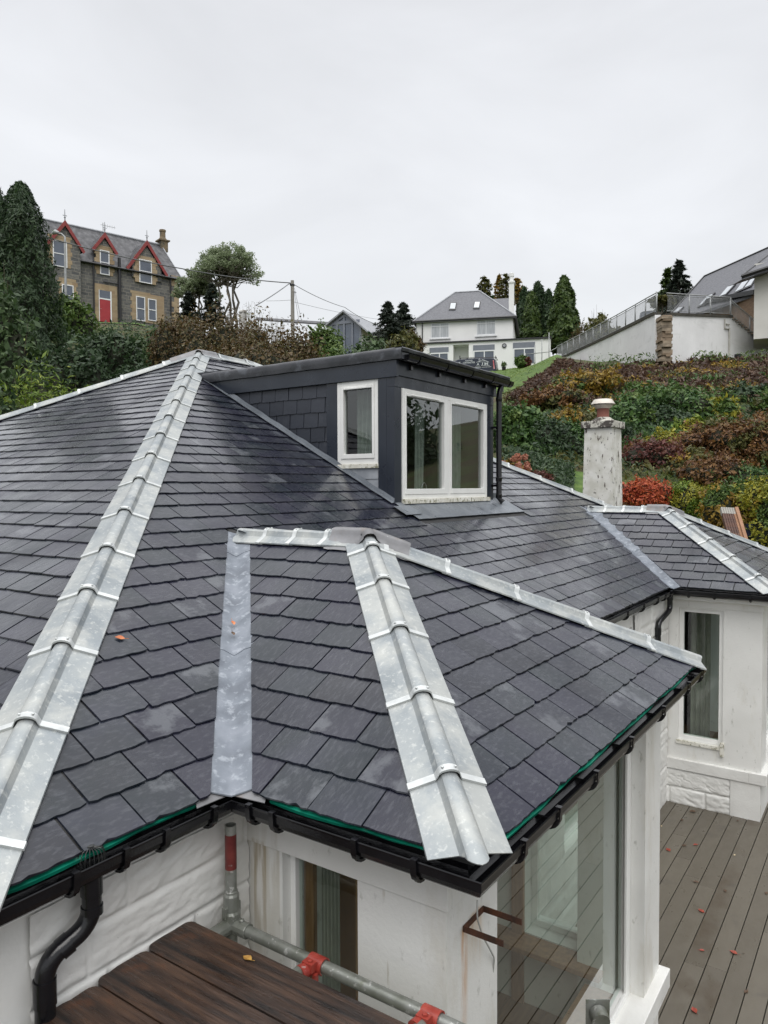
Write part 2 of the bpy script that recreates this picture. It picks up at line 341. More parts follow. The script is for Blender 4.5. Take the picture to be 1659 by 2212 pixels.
def clip(poly, a, b, c):      # keep a*s + b*t + c >= 0
    o = []
    for i in range(len(poly)):
        p, q = poly[i], poly[(i + 1) % len(poly)]
        dp, dq = a * p[0] + b * p[1] + c, a * q[0] + b * q[1] + c
        if dp >= 0: o.append(p)
        if (dp >= 0) != (dq >= 0):
            k = dp / (dp - dq); o.append((p[0] + (q[0] - p[0]) * k, p[1] + (q[1] - p[1]) * k))
    return o
def halfplane(p, q, inset=0.0):   # left of p->q, moved inwards
    dx, dy = q[0] - p[0], q[1] - p[1]; L = math.hypot(dx, dy); a, b = -dy / L, dx / L
    return a, b, -(a * p[0] + b * p[1]) - inset
def slates(mb, O, S, T, poly, seed, gauge=0.185, w=0.262, t0=0.055, extra=None, skip=None, rough=1.0, fine=True):
    r = random.Random(seed)
    if sum(poly[i][0] * poly[(i + 1) % len(poly)][1] - poly[(i + 1) % len(poly)][0] * poly[i][1] for i in range(len(poly))) < 0: poly = poly[::-1]
    O, S, T = (np.array(v, float) for v in (O, S, T)); N = np.cross(S, T); N /= np.linalg.norm(N)
    if N[2] < 0: N = -N
    hp = [halfplane(poly[i], poly[(i + 1) % len(poly)]) for i in range(len(poly))]
    smin, smax = min(p[0] for p in poly), max(p[0] for p in poly); tmax = max(p[1] for p in poly)
    k = 0; t = t0
    while t < tmax:
        s = smin - w * 2 + (w / 2 if k % 2 else 0) + r.uniform(-.015, .015)
        while s < smax + w:
            sc = s + w / 2; g = gauge + .04
            if not (skip and skip(sc, t + gauge / 2)):
                ww = w + r.uniform(-.004, .004); th = .006 + r.uniform(-.0012, .002); dt = r.uniform(-.003, .003); tilt = r.uniform(-.002, .002); lift = r.uniform(0, .002)
                n = 9 if fine else 3
                pts = []
                for i in range(n):
                    f = i / (n - 1)
                    j = r.uniform(-.0035, .0035) if 0 < i < n - 1 else r.uniform(0, .006)
                    if fine and r.random() < .035: j += r.uniform(.004, .012)
                    pts.append((s + .0045 + (ww - .009) * f, t + dt + tilt * (f * 2 - 1) + j))
                if fine:
                    pts += [(s + ww - .0042 + r.uniform(-.002, .001), t + g * .35), (s + ww - .0042, t + g), (s + .0042, t + g), (s + .0042 + r.uniform(-.001, .002), t + g * .35)]
                else:
                    pts += [(s + ww - .0042, t + g), (s + .0042, t + g)]
                for (a, b, c) in hp:
                    pts = clip(pts, a, b, c)
                    if len(pts) < 3: break
                if extra and len(pts) >= 3:
                    for (a, b, c) in extra(sc, t):
                        pts = clip(pts, a, b, c)
                        if len(pts) < 3: break
                if len(pts) >= 3:
                    cs = sum(p[0] for p in pts) / len(pts); ct = sum(p[1] for p in pts) / len(pts)
                    def h(q): return .0155 + lift - (q - t) * (.009 + lift) / gauge * 1.0
                    tx = r.uniform(-.012, .012)
                    top = [O + S * a + T * b + N * (h(b) + tx * (a - cs)) for a, b in pts]
                    bot = []
                    for a, b in pts:
                        ox = .0035 if b > t + .02 else .0; oy = -.003 if b < t + .03 else 0
                        bot.append(O + S * (a + (0.001 if a > cs else -.001)) + T * (b + oy) + N * (h(b) + tx * (a - cs) - th))
                    m = len(pts)
                    mb.add(top + bot, [tuple(range(m))] + [(i, m + i, m + (i + 1) % m, (i + 1) % m) for i in range(m)])
            s += w
        t += gauge; k += 1

cosS = 1 / math.hypot(1, SL)
def up(n2, sl=SL):      # up-slope unit vector for a roof rising along horizontal unit n2
    v = np.array([n2[0], n2[1], sl]); return v / np.linalg.norm(v)
Tm = up((0, 1)); kT = math.hypot(1, SL)

GX0, GX1 = 0.98, 14.3            # main eave corners
RX0, RX1, RY, RZ = 7.29, 8.36, 8.2, 1.89
BX0, BX1, BF = 2.155, 5.70, 1.10  # first bay
CX0, CX1, CF = 9.70, 13.25, 1.06  # second bay
MY = 2.26
AP1 = (3.93, 2.83, -.35); RS1 = (3.93, 4.02, -.355)
AP2 = (11.47, 2.80, -.36); RS2 = (11.47, 4.01, -.36)
DX0, DX1, DY = 6.50, 8.80, 4.32   # dormer

# main front face; local s = X, t along slope from Y=MY
O_m = np.array([0, MY, EZ])
P_m = [(GX0, 0), (GX1, 0), (RX1, (RY - MY) * kT), (RX0, (RY - MY) * kT)]
VW = 0.095
def extra_m(s, t):
    y = MY + t / kT
    o = []
    for (x0, xa, x1) in ((BX0, AP1[0], BX1), (CX0, AP2[0], CX1)):
        tv = (4.0 - MY) * kT
        if y < 4.0:
            if s < xa:
                if s > x0 - 1: o.append(halfplane((x0, 0), (xa, tv), VW))
            elif s < x1 + 1: o.append(halfplane((xa, tv), (x1, 0), VW))
    return o
def skip_m(s, t):
    y = MY + t / kT
    if DX0 + .03 < s < DX1 and DY < y < 7.05: return True
    if DX0 - .05 < s < DX1 + .35 and 3.98 < y < DY + .1: return True
    for (x0, xa, x1) in ((BX0, AP1[0], BX1), (CX0, AP2[0], CX1)):
        if y < 3.95 and x0 + (y - MY) + .25 < s < x1 - (y - MY) - .25: return True
    return False
mb = MB()
slates(mb, O_m, (1, 0, 0), Tm, P_m, 3, extra=extra_m, skip=skip_m)
# left face (rises along +X)
slL = (RZ - EZ) / (RX0 - GX0); TL = up((1, 0), slL); kL = math.hypot(1, slL)
LY1 = 2 * RY - MY
slates(mb, (GX0, 0, EZ), (0, 1, 0), TL, [(MY, 0), (RY, (RX0 - GX0) * kL), (LY1, 0)], 5, fine=False)
# right face and back face, out of sight from the photograph
slR = (RZ - EZ) / (GX1 - RX1); kR = math.hypot(1, slR)
slates(mb, (GX1, 0, EZ), (0, 1, 0), up((-1, 0), slR), [(MY, 0), (RY, (GX1 - RX1) * kR), (LY1, 0)], 6, fine=False)
main_roof = obj('roof', mb, M_slate, house)
# bays
for (x0, x1, f, ap, rs) in ((BX0, BX1, BF, AP1, RS1), (CX0, CX1, CF, AP2, RS2)):
    sl = (ap[2] - EZ) / (ap[0] - x0); k = math.hypot(1, sl); T = up((1, 0), sl); tt = (ap[0] - x0) * k
    mb = MB()
    # left face, s = Y ; valley on its back edge
    def ex(s, t, tt=tt, rs=rs): return [halfplane((rs[1], tt), (MY, 0), VW) if False else halfplane((MY, 0), (rs[1], tt), VW)]
    slates(mb, (x0, 0, EZ), (0, 1, 0), T, [(f, 0), (MY, 0), (rs[1] + .1, tt), (ap[1], tt)], 11 + int(x0), extra=ex)
    slates(mb, (x1, 0, EZ), (0, 1, 0), up((-1, 0), sl), [(f, 0), (MY, 0), (rs[1] + .1, tt), (ap[1], tt)], 12 + int(x0), extra=ex, fine=False)
    sf = (ap[2] - EZ) / (ap[1] - f); kf = math.hypot(1, sf)
    slates(mb, (0, f, EZ), (1, 0, 0), up((0, 1), sf), [(x0, 0), (x1, 0), (ap[0], (ap[1] - f) * kf)], 13 + int(x0))
    obj('bay_roof', mb, M_slate, house)
# boarding and felt under the slates
mb = MB(); dz = np.array([0, 0, -.02]); e = .03
def mpt(x, y): return np.array([x, y, EZ + (y - MY) * SL])
def hipx(y): return GX0 + (y - MY) * (RX0 - GX0) / (RY - MY), GX1 - (y - MY) * (GX1 - RX1) / (RY - MY)
def mquad(ya, yb, xa0, xa1, xb0, xb1): mb.slab([mpt(xa0, ya) , mpt(xa1, ya), mpt(xb1, yb), mpt(xb0, yb)], dz)
y0 = MY + .06
a0, a1 = hipx(y0); b0, b1 = hipx(DY)
mquad(y0, DY, a0, BX0 + (y0 - MY), b0, min(BX0 + (DY - MY), 3.9)); 
mquad(y0, 3.98, BX1 - (y0 - MY), CX0 + (y0 - MY), 4.0, 11.3)
mquad(y0, 3.98, CX1 - (y0 - MY), a1, 11.6, hipx(3.98)[1])
mquad(3.98, DY, 3.9, hipx(3.98)[1], 3.9, b1)
c0, c1 = hipx(7.0)
mquad(DY, 7.0, b0, DX0 + .02, c0, DX0 + .02); mquad(DY, 7.0, DX1 - .02, b1, DX1 - .02, c1)
mquad(7.0, RY, c0, c1, RX0, RX1)
mb.slab([(GX0 + .06, MY, EZ + .03), (GX0 + .06, LY1, EZ + .03), (RX0, RY, RZ)], dz)
mb.slab([(GX1 - .06, MY, EZ + .03), (GX1 - .06, LY1, EZ + .03), (RX1, RY, RZ)], dz)
mb.slab([(GX0, LY1, EZ), (GX1, LY1, EZ), (RX1, RY, RZ), (RX0, RY, RZ)], dz)
for (x0, x1, f, ap, rs) in ((BX0, BX1, BF, AP1, RS1), (CX0, CX1, CF, AP2, RS2)):
    sl = (ap[2] - EZ) / (ap[0] - x0)
    mb.slab([(x0 + .06, f + .06, EZ + .06 * sl), (x0 + .06, MY, EZ + .06 * sl), rs, ap], dz)
    mb.slab([(x1 - .06, f + .06, EZ + .06 * sl), (x1 - .06, MY, EZ + .06 * sl), rs, ap], dz)
    mb.slab([(x0 + .06, f + .06, EZ + .06 * sl), (x1 - .06, f + .06, EZ + .06 * sl), ap], dz)
obj('roof_boarding', mb, M_felt_dark, house)

# green membrane showing at the eaves
def membrane(pts, seed, z=-.006):
    r = random.Random(seed); mb = MB()
    for i in range(len(pts) - 1):
        p, q = np.array(pts[i], float), np.array(pts[i + 1], float); L = np.linalg.norm(q - p); d = (q - p) / L; nin = np.array([-d[1], d[0]])
        n = int(L / .04); A = []; B = []; C = []
        ph = r.uniform(0, 9)
        for k in range(n + 1):
            u = p + d * L * k / n; wv = .004 * math.sin(k * .33 + ph) + .007 * noise.noise(Vector((k * .23, ph, 0)))
            o = .046 + wv * .7
            a = u + nin * (.095); b = u + nin * o; c = u + nin * (o + .004)
            A.append((a[0], a[1], EZ + .042 + z)); B.append((b[0], b[1], EZ + .024 + z + .4 * wv)); C.append((c[0], c[1], EZ + .014 + z + 1.3 * wv))
        mb.strip(A, B); mb.strip(B, C)
    return mb
obj('eaves_membrane', membrane([(GX0 + .05, MY), (BX0 - .13, MY)], 1), M_felt, house)
obj('eaves_membrane', membrane([(BX0, MY - .17), (BX0, BF + .22)], 2), M_felt, house)
obj('eaves_membrane', membrane([(BX0 + .2, BF), (BX1 - .12, BF)], 3), M_felt, house)

# ---------------------------------------------------------------- metal hip and ridge cappings
def capping(P0, P1, nA, nB, laps, half=0.152, rr=0.033, mat_=None, end_open=True, lift=.031, name='hip_capping', strap=True, notch=0):
    """capping along P0->P1 over two slopes with unit normals nA (left wing), nB (right wing)"""
    P0, P1 = np.array(P0, float), np.array(P1, float); L = np.linalg.norm(P1 - P0); D = (P1 - P0) / L
    wings = []
    for n_, sgn in ((nA, 1), (nB, -1)):
        n_ = np.array(n_, float); n_ /= np.linalg.norm(n_)
        w_ = np.cross(n_, D) * sgn; w_ /= np.linalg.norm(w_)
        if w_[2] > 0.2: w_ = -w_
        wings.append((w_, n_))
    (wA, nA), (wB, nB) = wings
    U = nA + nB; U -= D * (U @ D); U /= np.linalg.norm(U)
    X = np.cross(D, U); X /= np.linalg.norm(X)
    if X @ wA < 0: X = -X
    def section(extra=0.0, hw=half, dn=.008):
        pts = []
        base = lift + extra
        pts.append(wA * hw + nA * (base - dn)); pts.append(wA * (hw - .004) + nA * base); pts.append(wA * (rr * 1.22) + nA * (base + .002))
        for k in range(9):
            a = math.pi * (k / 8)
            x = math.cos(a) * (rr + extra); z = math.sin(a) * (rr * .5 + extra)
            pts.append(X * x + U * (z + base + .006))
        pts.append(wB * (rr * 1.22) + nB * (base + .002)); pts.append(wB * (hw - .004) + nB * base); pts.append(wB * hw + nB * (base - dn))
        return pts
    mb = MB(); marks = [0] + list(laps) + [L]
    for i in range(len(marks) - 1):
        a, b = marks[i], min(marks[i + 1] + .05, L)
        S0, S1 = section(.0075 + .001 * (i % 2)), section(.0)
        n = max(2, int((b - a) / .12)); rows = []
        for k in range(n + 1):
            f = k / n; sec = [p0 * (1 - f) + p1 * f for p0, p1 in zip(S0, S1)]
            o = P0 + D * (a + (b - a) * f)
            j = [noise.noise(Vector(((a + f) * 1.2, q * .15, 3.1))) * .0005 for q in range(len(sec))]
            rows.append([o + p + U * jj for p, jj in zip(sec, j)])
        if i == 0 and notch:
            m = len(rows[0]); 
            for q in range(m):
                c = abs(q - (m - 1) / 2) / ((m - 1) / 2)
                rows[0][q] = rows[0][q] + D * notch * (c ** 1.6) 
        mb.grid(rows)
        mb.strip([p - U * .004 for p in rows[0]], rows[0])
    cp = obj(name, mb, mat_ or M_galv, house)
    cp.data.shade_smooth(); cp.data.set_sharp_from_angle(angle=math.radians(28))
    if strap:
        for a in laps:
            mb = MB(); S0 = section(.0105, half + .003, .010)
            o = P0 + D * (a - .012); A = [o + p for p in S0]; B = [o + D * .034 + p - U * .002 for p in S0]
            mb.strip(A, B); mb.strip([p - U * .010 for p in A], A); mb.strip(B, [p - U * .008 for p in B])
            c = P0 + D * (a + .006)
            for s_ in (X * rr * .8, -X * rr * .8):
                q = c + s_ + U * (rr * .6 + lift + .018)
                mb.lathe(q, [(.006, 0), (.006, .004), (.003, .0065)], 8)
            st = obj('strap', mb, M_galv2, cp)
            st.data.shade_smooth(); st.data.set_sharp_from_angle(angle=math.radians(38))
    return cp
nM = (0, -SL, 1); nL = (-slL, 0, 1); nR = (slR, 0, 1); nK = (0, SL, 1)
HL1 = [.32, .92, 1.49, 2.03, 2.57, 3.17, 3.81, 4.42, 5.03, 5.66, 6.29, 6.94, 7.55, 8.18, 8.72]
capping((GX0 + .02, MY + .02, EZ + .01), (RX0, RY, RZ), nL, nM, HL1, notch=.06)
capping((GX0 + .02, LY1 - .02, EZ + .01), (RX0, RY, RZ), nK, nL, [.6 * i + .3 for i in range(15)])
capping((RX0, RY, RZ), (RX1, RY, RZ), nM, nK, [.35, .9], name='ridge_capping', half=.13)
capping((GX1 - .02, MY + .02, EZ + .01), (RX1, RY, RZ), nM, nR, [.6 * i + .35 for i in range(14)])
for (x0, x1, f, ap, rs, n1) in ((BX0, BX1, BF, AP1, RS1, [.45, .95, 1.5, 2.02]), (CX0, CX1, CF, AP2, RS2, [.45, .98, 1.5, 2.0])):
    sl = (ap[2] - EZ) / (ap[0] - x0); sf = (ap[2] - EZ) / (ap[1] - f)
    na, nb, nc = (-sl, 0, 1), (0, -sf, 1), (sl, 0, 1)
    capping((x0 + .012, f + .012, EZ + .0), ap, na, nb, n1 + [2.46], notch=.14)
    capping((x1 - .055, f + .055, EZ + .02), ap, nb, nc, n1 + [2.46], notch=.02, half=.14)
    capping((rs[0], rs[1] - .03, rs[2] - .01), ap, na, nc, [.28, .56, .84], name='ridge_capping', half=.125)
# lead saddles over the hip tops
def saddle(ap, arms):
    big = MB()
    for (tgt, na, nb, ln) in arms:
        P0 = np.array(ap, float); D = np.array(tgt, float) - P0; D /= np.linalg.norm(D)
        secs = []
        for n_, s_ in ((na, 1), (nb, -1)):
            n_ = np.array(n_, float); n_ /= np.linalg.norm(n_); w_ = np.cross(n_, D); w_ /= np.linalg.norm(w_)
            if w_[2] > 0: w_ = -w_
            secs.append((w_, n_))
        (wA, nA_), (wB, nB_) = secs; U = nA_ + nB_; U /= np.linalg.norm(U); X = np.cross(D, U); X = X if X @ wA > 0 else -X
        rows = []
        for k in range(7):
            u = ln * k / 6; o = P0 + D * u; h = .034; hw = .15 * (1 if k < 6 else .93)
            sec = [wA * hw + nA_ * (h - .014), wA * hw * .6 + nA_ * h, wA * .065 + nA_ * (h + .004)]
            for q in range(7):
                a = math.pi * q / 6; sec.append(X * math.cos(a) * .045 + U * (math.sin(a) * .043 + h + .010))
            sec += [wB * .065 + nB_ * (h + .004), wB * hw * .6 + nB_ * h, wB * hw + nB_ * (h - .014)]
            rows.append([o + p + U * noise.noise(Vector((k * .8, i * .7, u))) * .004 for i, p in enumerate(sec)])
        big.grid(rows)
    big.lathe((ap[0], ap[1], ap[2] + .035), [(.055, 0), (.052, .02), (.035, .04), (.012, .049)], 14)
    o = obj('lead_saddle', big, M_leadb, house, smooth=True)
    return o
for (x0, x1, f, ap, rs) in ((BX0, BX1, BF, AP1, RS1), (CX0, CX1, CF, AP2, RS2)):
    sl = (ap[2] - EZ) / (ap[0] - x0); sf = (ap[2] - EZ) / (ap[1] - f)
    saddle(ap, [(rs, (-sl, 0, 1), (sl, 0, 1), .27), ((x1, f, EZ), (0, -sf, 1), (sl, 0, 1), .27), ((x0, f, EZ), (-sl, 0, 1), (0, -sf, 1), .07)])
saddle((RX0, RY, RZ), [((RX1, RY, RZ), nM, nK, .3), ((GX0, LY1, EZ), nK, nL, .4), ((GX0, MY, EZ), nL, nM, .06)])

# ---------------------------------------------------------------- lead valleys
def valley(x0, y0v, z0, x1, y1v, z1, sideX):
    mb = MB(); P0 = np.array([x0, y0v, z0]); P1 = np.array([x1, y1v, z1]); D = P1 - P0; L = np.linalg.norm(D); D /= L
    nm = np.array([0, -SL, 1]); nm /= np.linalg.norm(nm); nb = np.array([-sideX * .535, 0, 1]); nb /= np.linalg.norm(nb)
    wa = np.cross(nm, D); wb = np.cross(nb, D); wa /= np.linalg.norm(wa); wb /= np.linalg.norm(wb)
    if wa[0] * sideX > 0: wa = -wa
    if wb[0] * sideX < 0: wb = -wb
    marks = [-.06, 1.02, 2.25, L + .0]
    for i in range(3):
        a, b = marks[i], min(marks[i + 1] + .03, L); n = 14; rows = []
        for k in range(n + 1):
            u = a + (b - a) * k / n; o = P0 + D * u; lf = .004 * (1 - k / n) ** 3
            row = []
            for w_, n_, ws in ((wa, nm, (.14, .10, .06, .025)), (wb, nb, (.025, .06, .10, .14))):
                for q in ws:
                    row.append(o + w_ * q + n_ * ((.0022 if q < .105 else -.004) + lf * (1 if q < .105 else 0) + .0008 * noise.noise(Vector((u * 7, q * 30 + w_[0] * 5, i)))))
            row.insert(4, o + (nm + nb) * (.0018 + lf / 2))
            rows.append(row)
        if i: rows[0][4] = rows[0][4] - D * .03; rows[0][3] -= D * .02; rows[0][5] -= D * .02
        mb.grid(rows)
        mb.strip([p - np.array([0, 0, .006]) for p in rows[0]], rows[0])
    return obj('lead_valley', mb, M_lead, house, smooth=False, auto=40)
valley(BX0 + .05, MY + .05, EZ + .027, AP1[0], 4.035, -.345, 1)
valley(BX1 - .05, MY + .05, EZ + .027, AP1[0], 4.035, -.345, -1)
valley(CX0 + .05, MY + .05, EZ + .027, AP2[0], 4.02, -.345, 1)
valley(CX1 - .05, MY + .05, EZ + .027, AP2[0], 4.02, -.345, -1)
mb = MB()      # lead apron at the valley foot
mb.slab([(BX0 - .16, MY + .03, EZ + .012), (BX0 + .03, MY + .03, EZ + .006), (BX0 + .2, MY + .2, EZ + .10), (BX0 - .1, MY + .13, EZ + .065)], (0, 0, .003))
mb.slab([(BX0 + .02, MY + .04, EZ + .004), (BX0 + .03, MY - .16, EZ + .012), (BX0 + .13, MY - .1, EZ + .065), (BX0 + .2, MY + .2, EZ + .105)], (0, 0, .003))
obj('lead_apron', mb, M_leadb, house)

# ---------------------------------------------------------------- gutters
def left_offset(path, k, closed=False):
    o = []
    for i, p in enumerate(path):
        ns = []
        if i > 0: d = np.subtract(path[i], path[i - 1]); d = d / np.hypot(*d); ns.append(np.array([-d[1], d[0]]))
        if i < len(path) - 1: d = np.subtract(path[i + 1], path[i]); d = d / np.hypot(*d); ns.append(np.array([-d[1], d[0]]))
        if len(ns) == 2: v = (ns[0] + ns[1]) / (1 + ns[0] @ ns[1])
        else: v = ns[0]
        o.append(np.array(p) + v * k)
    return o
def gutter(path, brackets):
    prof = [(0.006, -.004), (0, 0), (-.002, -.004), (0, -.012), (.001, -.038), (.010, -.058), (.028, -.072), (.055, -.077), (.084, -.072), (.102, -.058), (.110, -.038), (.110, 0), (.106, 0),
            (.106, -.037), (.098, -.054), (.082, -.067), (.055, -.072), (.030, -.067), (.014, -.055), (.006, -.037), (.006, -.004)]
    mb = MB(); lines = []
    for d, z in prof:
        lines.append([(p[0], p[1], EZ + z) for p in left_offset(path, d)])
    for a, b in zip(lines[:-1], lines[1:]): mb.strip(a, b)
    g = obj('gutter', mb, M_plastic, house, auto=50)
    bp = [(d - (.004 if d < .055 else -.004) , z - .005) for d, z in prof[2:12]]
    for (x, y, dx, dy) in brackets:
        mb = MB(); n = np.array([-dy, dx]); D = np.array([dx, dy])
        pr_ = [(-.004, .003)] + bp
        A = []; B = []; C = []; E_ = []
        for d, z in pr_:
            for lst, sh, ex in ((A, -.012, 0), (B, .012, 0), (C, -.012, .006), (E_, .012, .006)):
                dd = d - ex if d < .055 else d + ex; zz = z - (ex if z < -.03 else 0)
                q = np.array([x, y]) + n * dd + D * sh; lst.append((q[0], q[1], EZ + zz))
        mb.strip(C, E_); mb.strip(A, C); mb.strip(E_, B)
        q = np.array([x, y]); 
        mb.box(q[0] - .012, q[0] + .012, q[1] - .012, q[1] + .012, EZ - .002, EZ + .007)
        # deep support web below the channel
        W1 = [np.array([x, y]) + n * (.055 + .062 * math.cos(a)) for a in np.linspace(math.pi * 1.02, math.pi * 1.98, 9)]
        Z1 = [EZ - .045 + .052 * math.sin(a) for a in np.linspace(math.pi * 1.02, math.pi * 1.98, 9)]
        for sh in (-.004, .004):
            pass
        top = [(p[0] - D[0] * .005, p[1] - D[1] * .005, z) for p, z in zip(W1, Z1)]
        mb.slab(top, (D[0] * .01, D[1] * .01, 0))
        obj('gutter_bracket', mb, M_plastic, g, auto=40)
    return g
gutter([(GX0, LY1), (GX0, MY), (BX0, MY), (BX0, BF), (BX1, BF), (BX1, MY), (CX0, MY), (CX0, CF), (CX1, CF), (CX1, MY), (GX1, MY), (GX1, LY1)],
       [(x, MY, 1, 0) for x in (1.12, 1.44, 1.64, 1.82, 2.06)] + [(BX0, y, 0, -1) for y in (2.16, 2.03, 1.62, 1.36)] +
       [(x, BF, 1, 0) for x in (2.5, 2.84, 3.3, 3.85, 4.5, 5.15, 5.55)] + [(x, MY, 1, 0) for x in (6.3, 7.1, 7.75, 8.35, 8.95, 9.3, 9.55)] +
       [(CX0, y, 0, -1) for y in (2.1, 1.8, 1.4)] + [(x, CF, 1, 0) for x in (10.2, 11, 12)])

# ---------------------------------------------------------------- walls
WY = 2.40; DECKZ = -4.08
LX, RXb, FY = 2.38, 5.47, 1.36        # bay 1 walls
LX2, RX2, FY2 = 9.925, 13.03, 1.29    # bay 2 walls
WT = 0.28; ZT = -1.42; OP = -1.59; SILL = -3.50; FLZ = -3.95
def wall_x(mb, y0, y1, x0, x1, z0, z1, ops=()):   # wall running along X with openings (xa, xb, za, zb)
    xs = sorted(ops); cur = x0
    for (a, b, za, zb) in xs:
        mb.box(cur, a, y0, y1, z0, z1); mb.box(a, b, y0, y1, z0, za); mb.box(a, b, y0, y1, zb, z1); cur = b
    mb.box(cur, x1, y0, y1, z0, z1)
def wall_y(mb, x0, x1, y0, y1, z0, z1, ops=()):
    xs = sorted(ops); cur = y0
    for (a, b, za, zb) in xs:
        mb.box(x0, x1, cur, a, z0, z1); mb.box(x0, x1, a, b, z0, za); mb.box(x0, x1, a, b, zb, z1); cur = b
    mb.box(x0, x1, cur, y1, z0, z1)
SW = (1.775, 2.185)          # left window of bay 1
SW2 = (1.83, 2.28)           # right window of bay 1
SW3 = (1.725, 2.255)         # left window of bay 2
mb = MB()
G0 = DECKZ - .3
wall_x(mb, WY, WY + WT, 1.18, LX, G0, ZT)
wall_y(mb, LX, 2.81, FY, SW[0], G0, ZT)                     # near corner pier
wall_y(mb, LX, LX + WT, SW[0], WY + WT, G0, ZT, [(SW[0] + .0001, SW[1], -3.4, OP)])
wall_x(mb, FY, FY + WT, 2.81, 5.085, G0, ZT, [(2.8101, 5.0849, SILL, OP)])
wall_y(mb, 5.085, RXb, FY, SW2[0], G0, ZT)
wall_y(mb, RXb - WT, RXb, SW2[0], WY + WT, G0, ZT, [(SW2[0] + .0001, SW2[1], -3.4, OP)])
wall_x(mb, WY, WY + WT, RXb, LX2, G0, ZT, [(6.3, 8.36, -3.3, -1.57)])
wall_y(mb, LX2, 10.36, FY2, SW3[0], G0, ZT)
wall_y(mb, LX2, LX2 + WT, SW3[0], WY + WT, G0, ZT, [(SW3[0] + .0001, SW3[1], -3.25, -1.55)])
wall_x(mb, FY2, FY2 + WT, 10.36, 12.6, G0, ZT, [(10.3601, 12.5999, SILL, OP)])
wall_y(mb, 12.6, RX2, FY2, 1.75, G0, ZT); wall_y(mb, RX2 - WT, RX2, 1.75, WY + WT, G0, ZT, [(1.7501, 2.25, -3.4, OP)])
wall_x(mb, WY, WY + WT, RX2, 14.12, G0, ZT)
wall_y(mb, 1.18, 1.18 + WT, WY + WT, 14, G0, ZT); wall_y(mb, 13.84, 14.12, WY + WT, 14, G0, ZT); wall_x(mb, 13.72, 14, 1.46, 13.84, G0, ZT)
wall = obj('wall', mb, M_paint, house)
# fascia, soffit and cornice bead
mb = MB()
path = [(GX0, LY1), (GX0, MY), (BX0, MY), (BX0, BF), (BX1, BF), (BX1, MY), (CX0, MY), (CX0, CF), (CX1, CF), (CX1, MY), (GX1, MY), (GX1, LY1)]
prof = [(.112, EZ + .03), (.112, -1.40), (.118, -1.405), (.118, -1.43), (.135, -1.435), (.27, -1.435), (.27, -1.41)]
ls = [[(p[0], p[1], z) for p in left_offset(path, d)] for d, z in prof]
for a, b in zip(ls[:-1], ls[1:]): mb.strip(a, b)
obj('fascia', mb, M_frame, house)
mb = MB()          # band above the bay windows
mb.box(LX - .012, LX + .02, FY - .012, WY - .002, OP + .002, -1.44); mb.box(LX + .021, RXb - .001, FY - .012, FY + .02, OP + .002, -1.44)
obj('window_head_band', mb, M_paint, house, bevel=.003); mb = MB()
mb.box(LX2 - .012, LX2 + .02, FY2 - .012, WY - .002, OP + .06, -1.44); mb.box(LX2 + .021, RX2 + .01, FY2 - .012, FY2 + .02, OP + .06, -1.44)
obj('window_head_band', mb, M_paint, house, bevel=.003); mb = MB()
mb.box(LX - .025, LX - .0125, FY - .025, WY - .002, -1.475, -1.4405); mb.box(LX - .0124, RXb + .01, FY - .025, FY - .0125, -1.475, -1.4405)
obj('cornice_bead', mb, M_paint, house, bevel=.003)
for (l, r, f) in ((LX, RXb, FY), (LX2, RX2, FY2)):     # sill courses
    mb = MB()
    mb.box(l - .045, l + .1, f + .13, WY - .002, SILL - .13, SILL + .004); 
    mb.box(l - .045, r + .045, f - .07, f + .1298, SILL - .13, SILL + .005)
    mb.box(r - .1, r + .045, f + .13, WY - .002, SILL - .13, SILL + .004)
    obj('sill_course', mb, M_stonep, house, bevel=.006)

# rock-faced masonry panels (painted)
def rock(mb, O, U, N, w, h, rows, seed, res=.02, amp=.016, base=.006, smoothend=None):
    O, U, N = (np.array(v, float) for v in (O, U, N)); r = random.Random(seed); V = np.array([0, 0, 1.])
    nu, nv = max(2, int(w / res)), max(2, int(h / res)); joints = []
    v = 0; i = 0; rr_ = []
    while v < h:
        hh = rows[i % len(rows)]; cuts = []; u = -r.uniform(0, .5)
        while u < w: cuts.append(u); u += r.uniform(.38, .75)
        cuts.append(u); rr_.append((v, v + hh, cuts)); v += hh; i += 1
    grid = []
    for b in range(nv + 1):
        vv = h * b / nv; row = []
        ra = [q for q in rr_ if q[0] <= vv + 1e-6][-1]
        for a in range(nu + 1):
            uu = w * a / nu
            k = max(j for j in range(len(ra[2])) if ra[2][j] <= uu + 1e-6); k = min(k, len(ra[2]) - 2)
            du = min(uu - ra[2][k], ra[2][k + 1] - uu); dv = min(vv - ra[0], ra[1] - vv); e_ = min(du, dv)
            g = min(1, max(0, (e_ - .003) / .016)); g = g * g * (3 - 2 * g)
            sd_ = k * 7.3 + ra[0] * 31 + seed; an = r.random() * 0 + (noise.noise(Vector((sd_, 1.1, 2.2))) * 1.2)
            cu, cv = uu * math.cos(an) + vv * math.sin(an), -uu * math.sin(an) + vv * math.cos(an)
            n_ = noise.noise(Vector((cu * 6 + sd_, cv * 17, sd_))) + .6 * noise.noise(Vector((cu * 15 + sd_, cv * 36, sd_ + 4)))
            rid = 1 - abs(n_) * 1.6
            row.append(O + U * uu + V * vv + N * (base + g * amp * (.6 + .4 * rid)))
        grid.append(row)
    mb.grid(grid)
    return grid
mb = MB()
rock(mb, (1.345, WY, -4.1), (1, 0, 0), (0, -1, 0), LX - 1.35, 1.3, [.30, .17], 2, res=.05)
rock(mb, (1.345, WY, -2.8), (1, 0, 0), (0, -1, 0), LX - 1.35, 1.36, [.29, .18, .26], 4, res=.009, amp=.013)
obj('rock_faced_masonry', mb, M_stonep, house, auto=60); mb = MB()
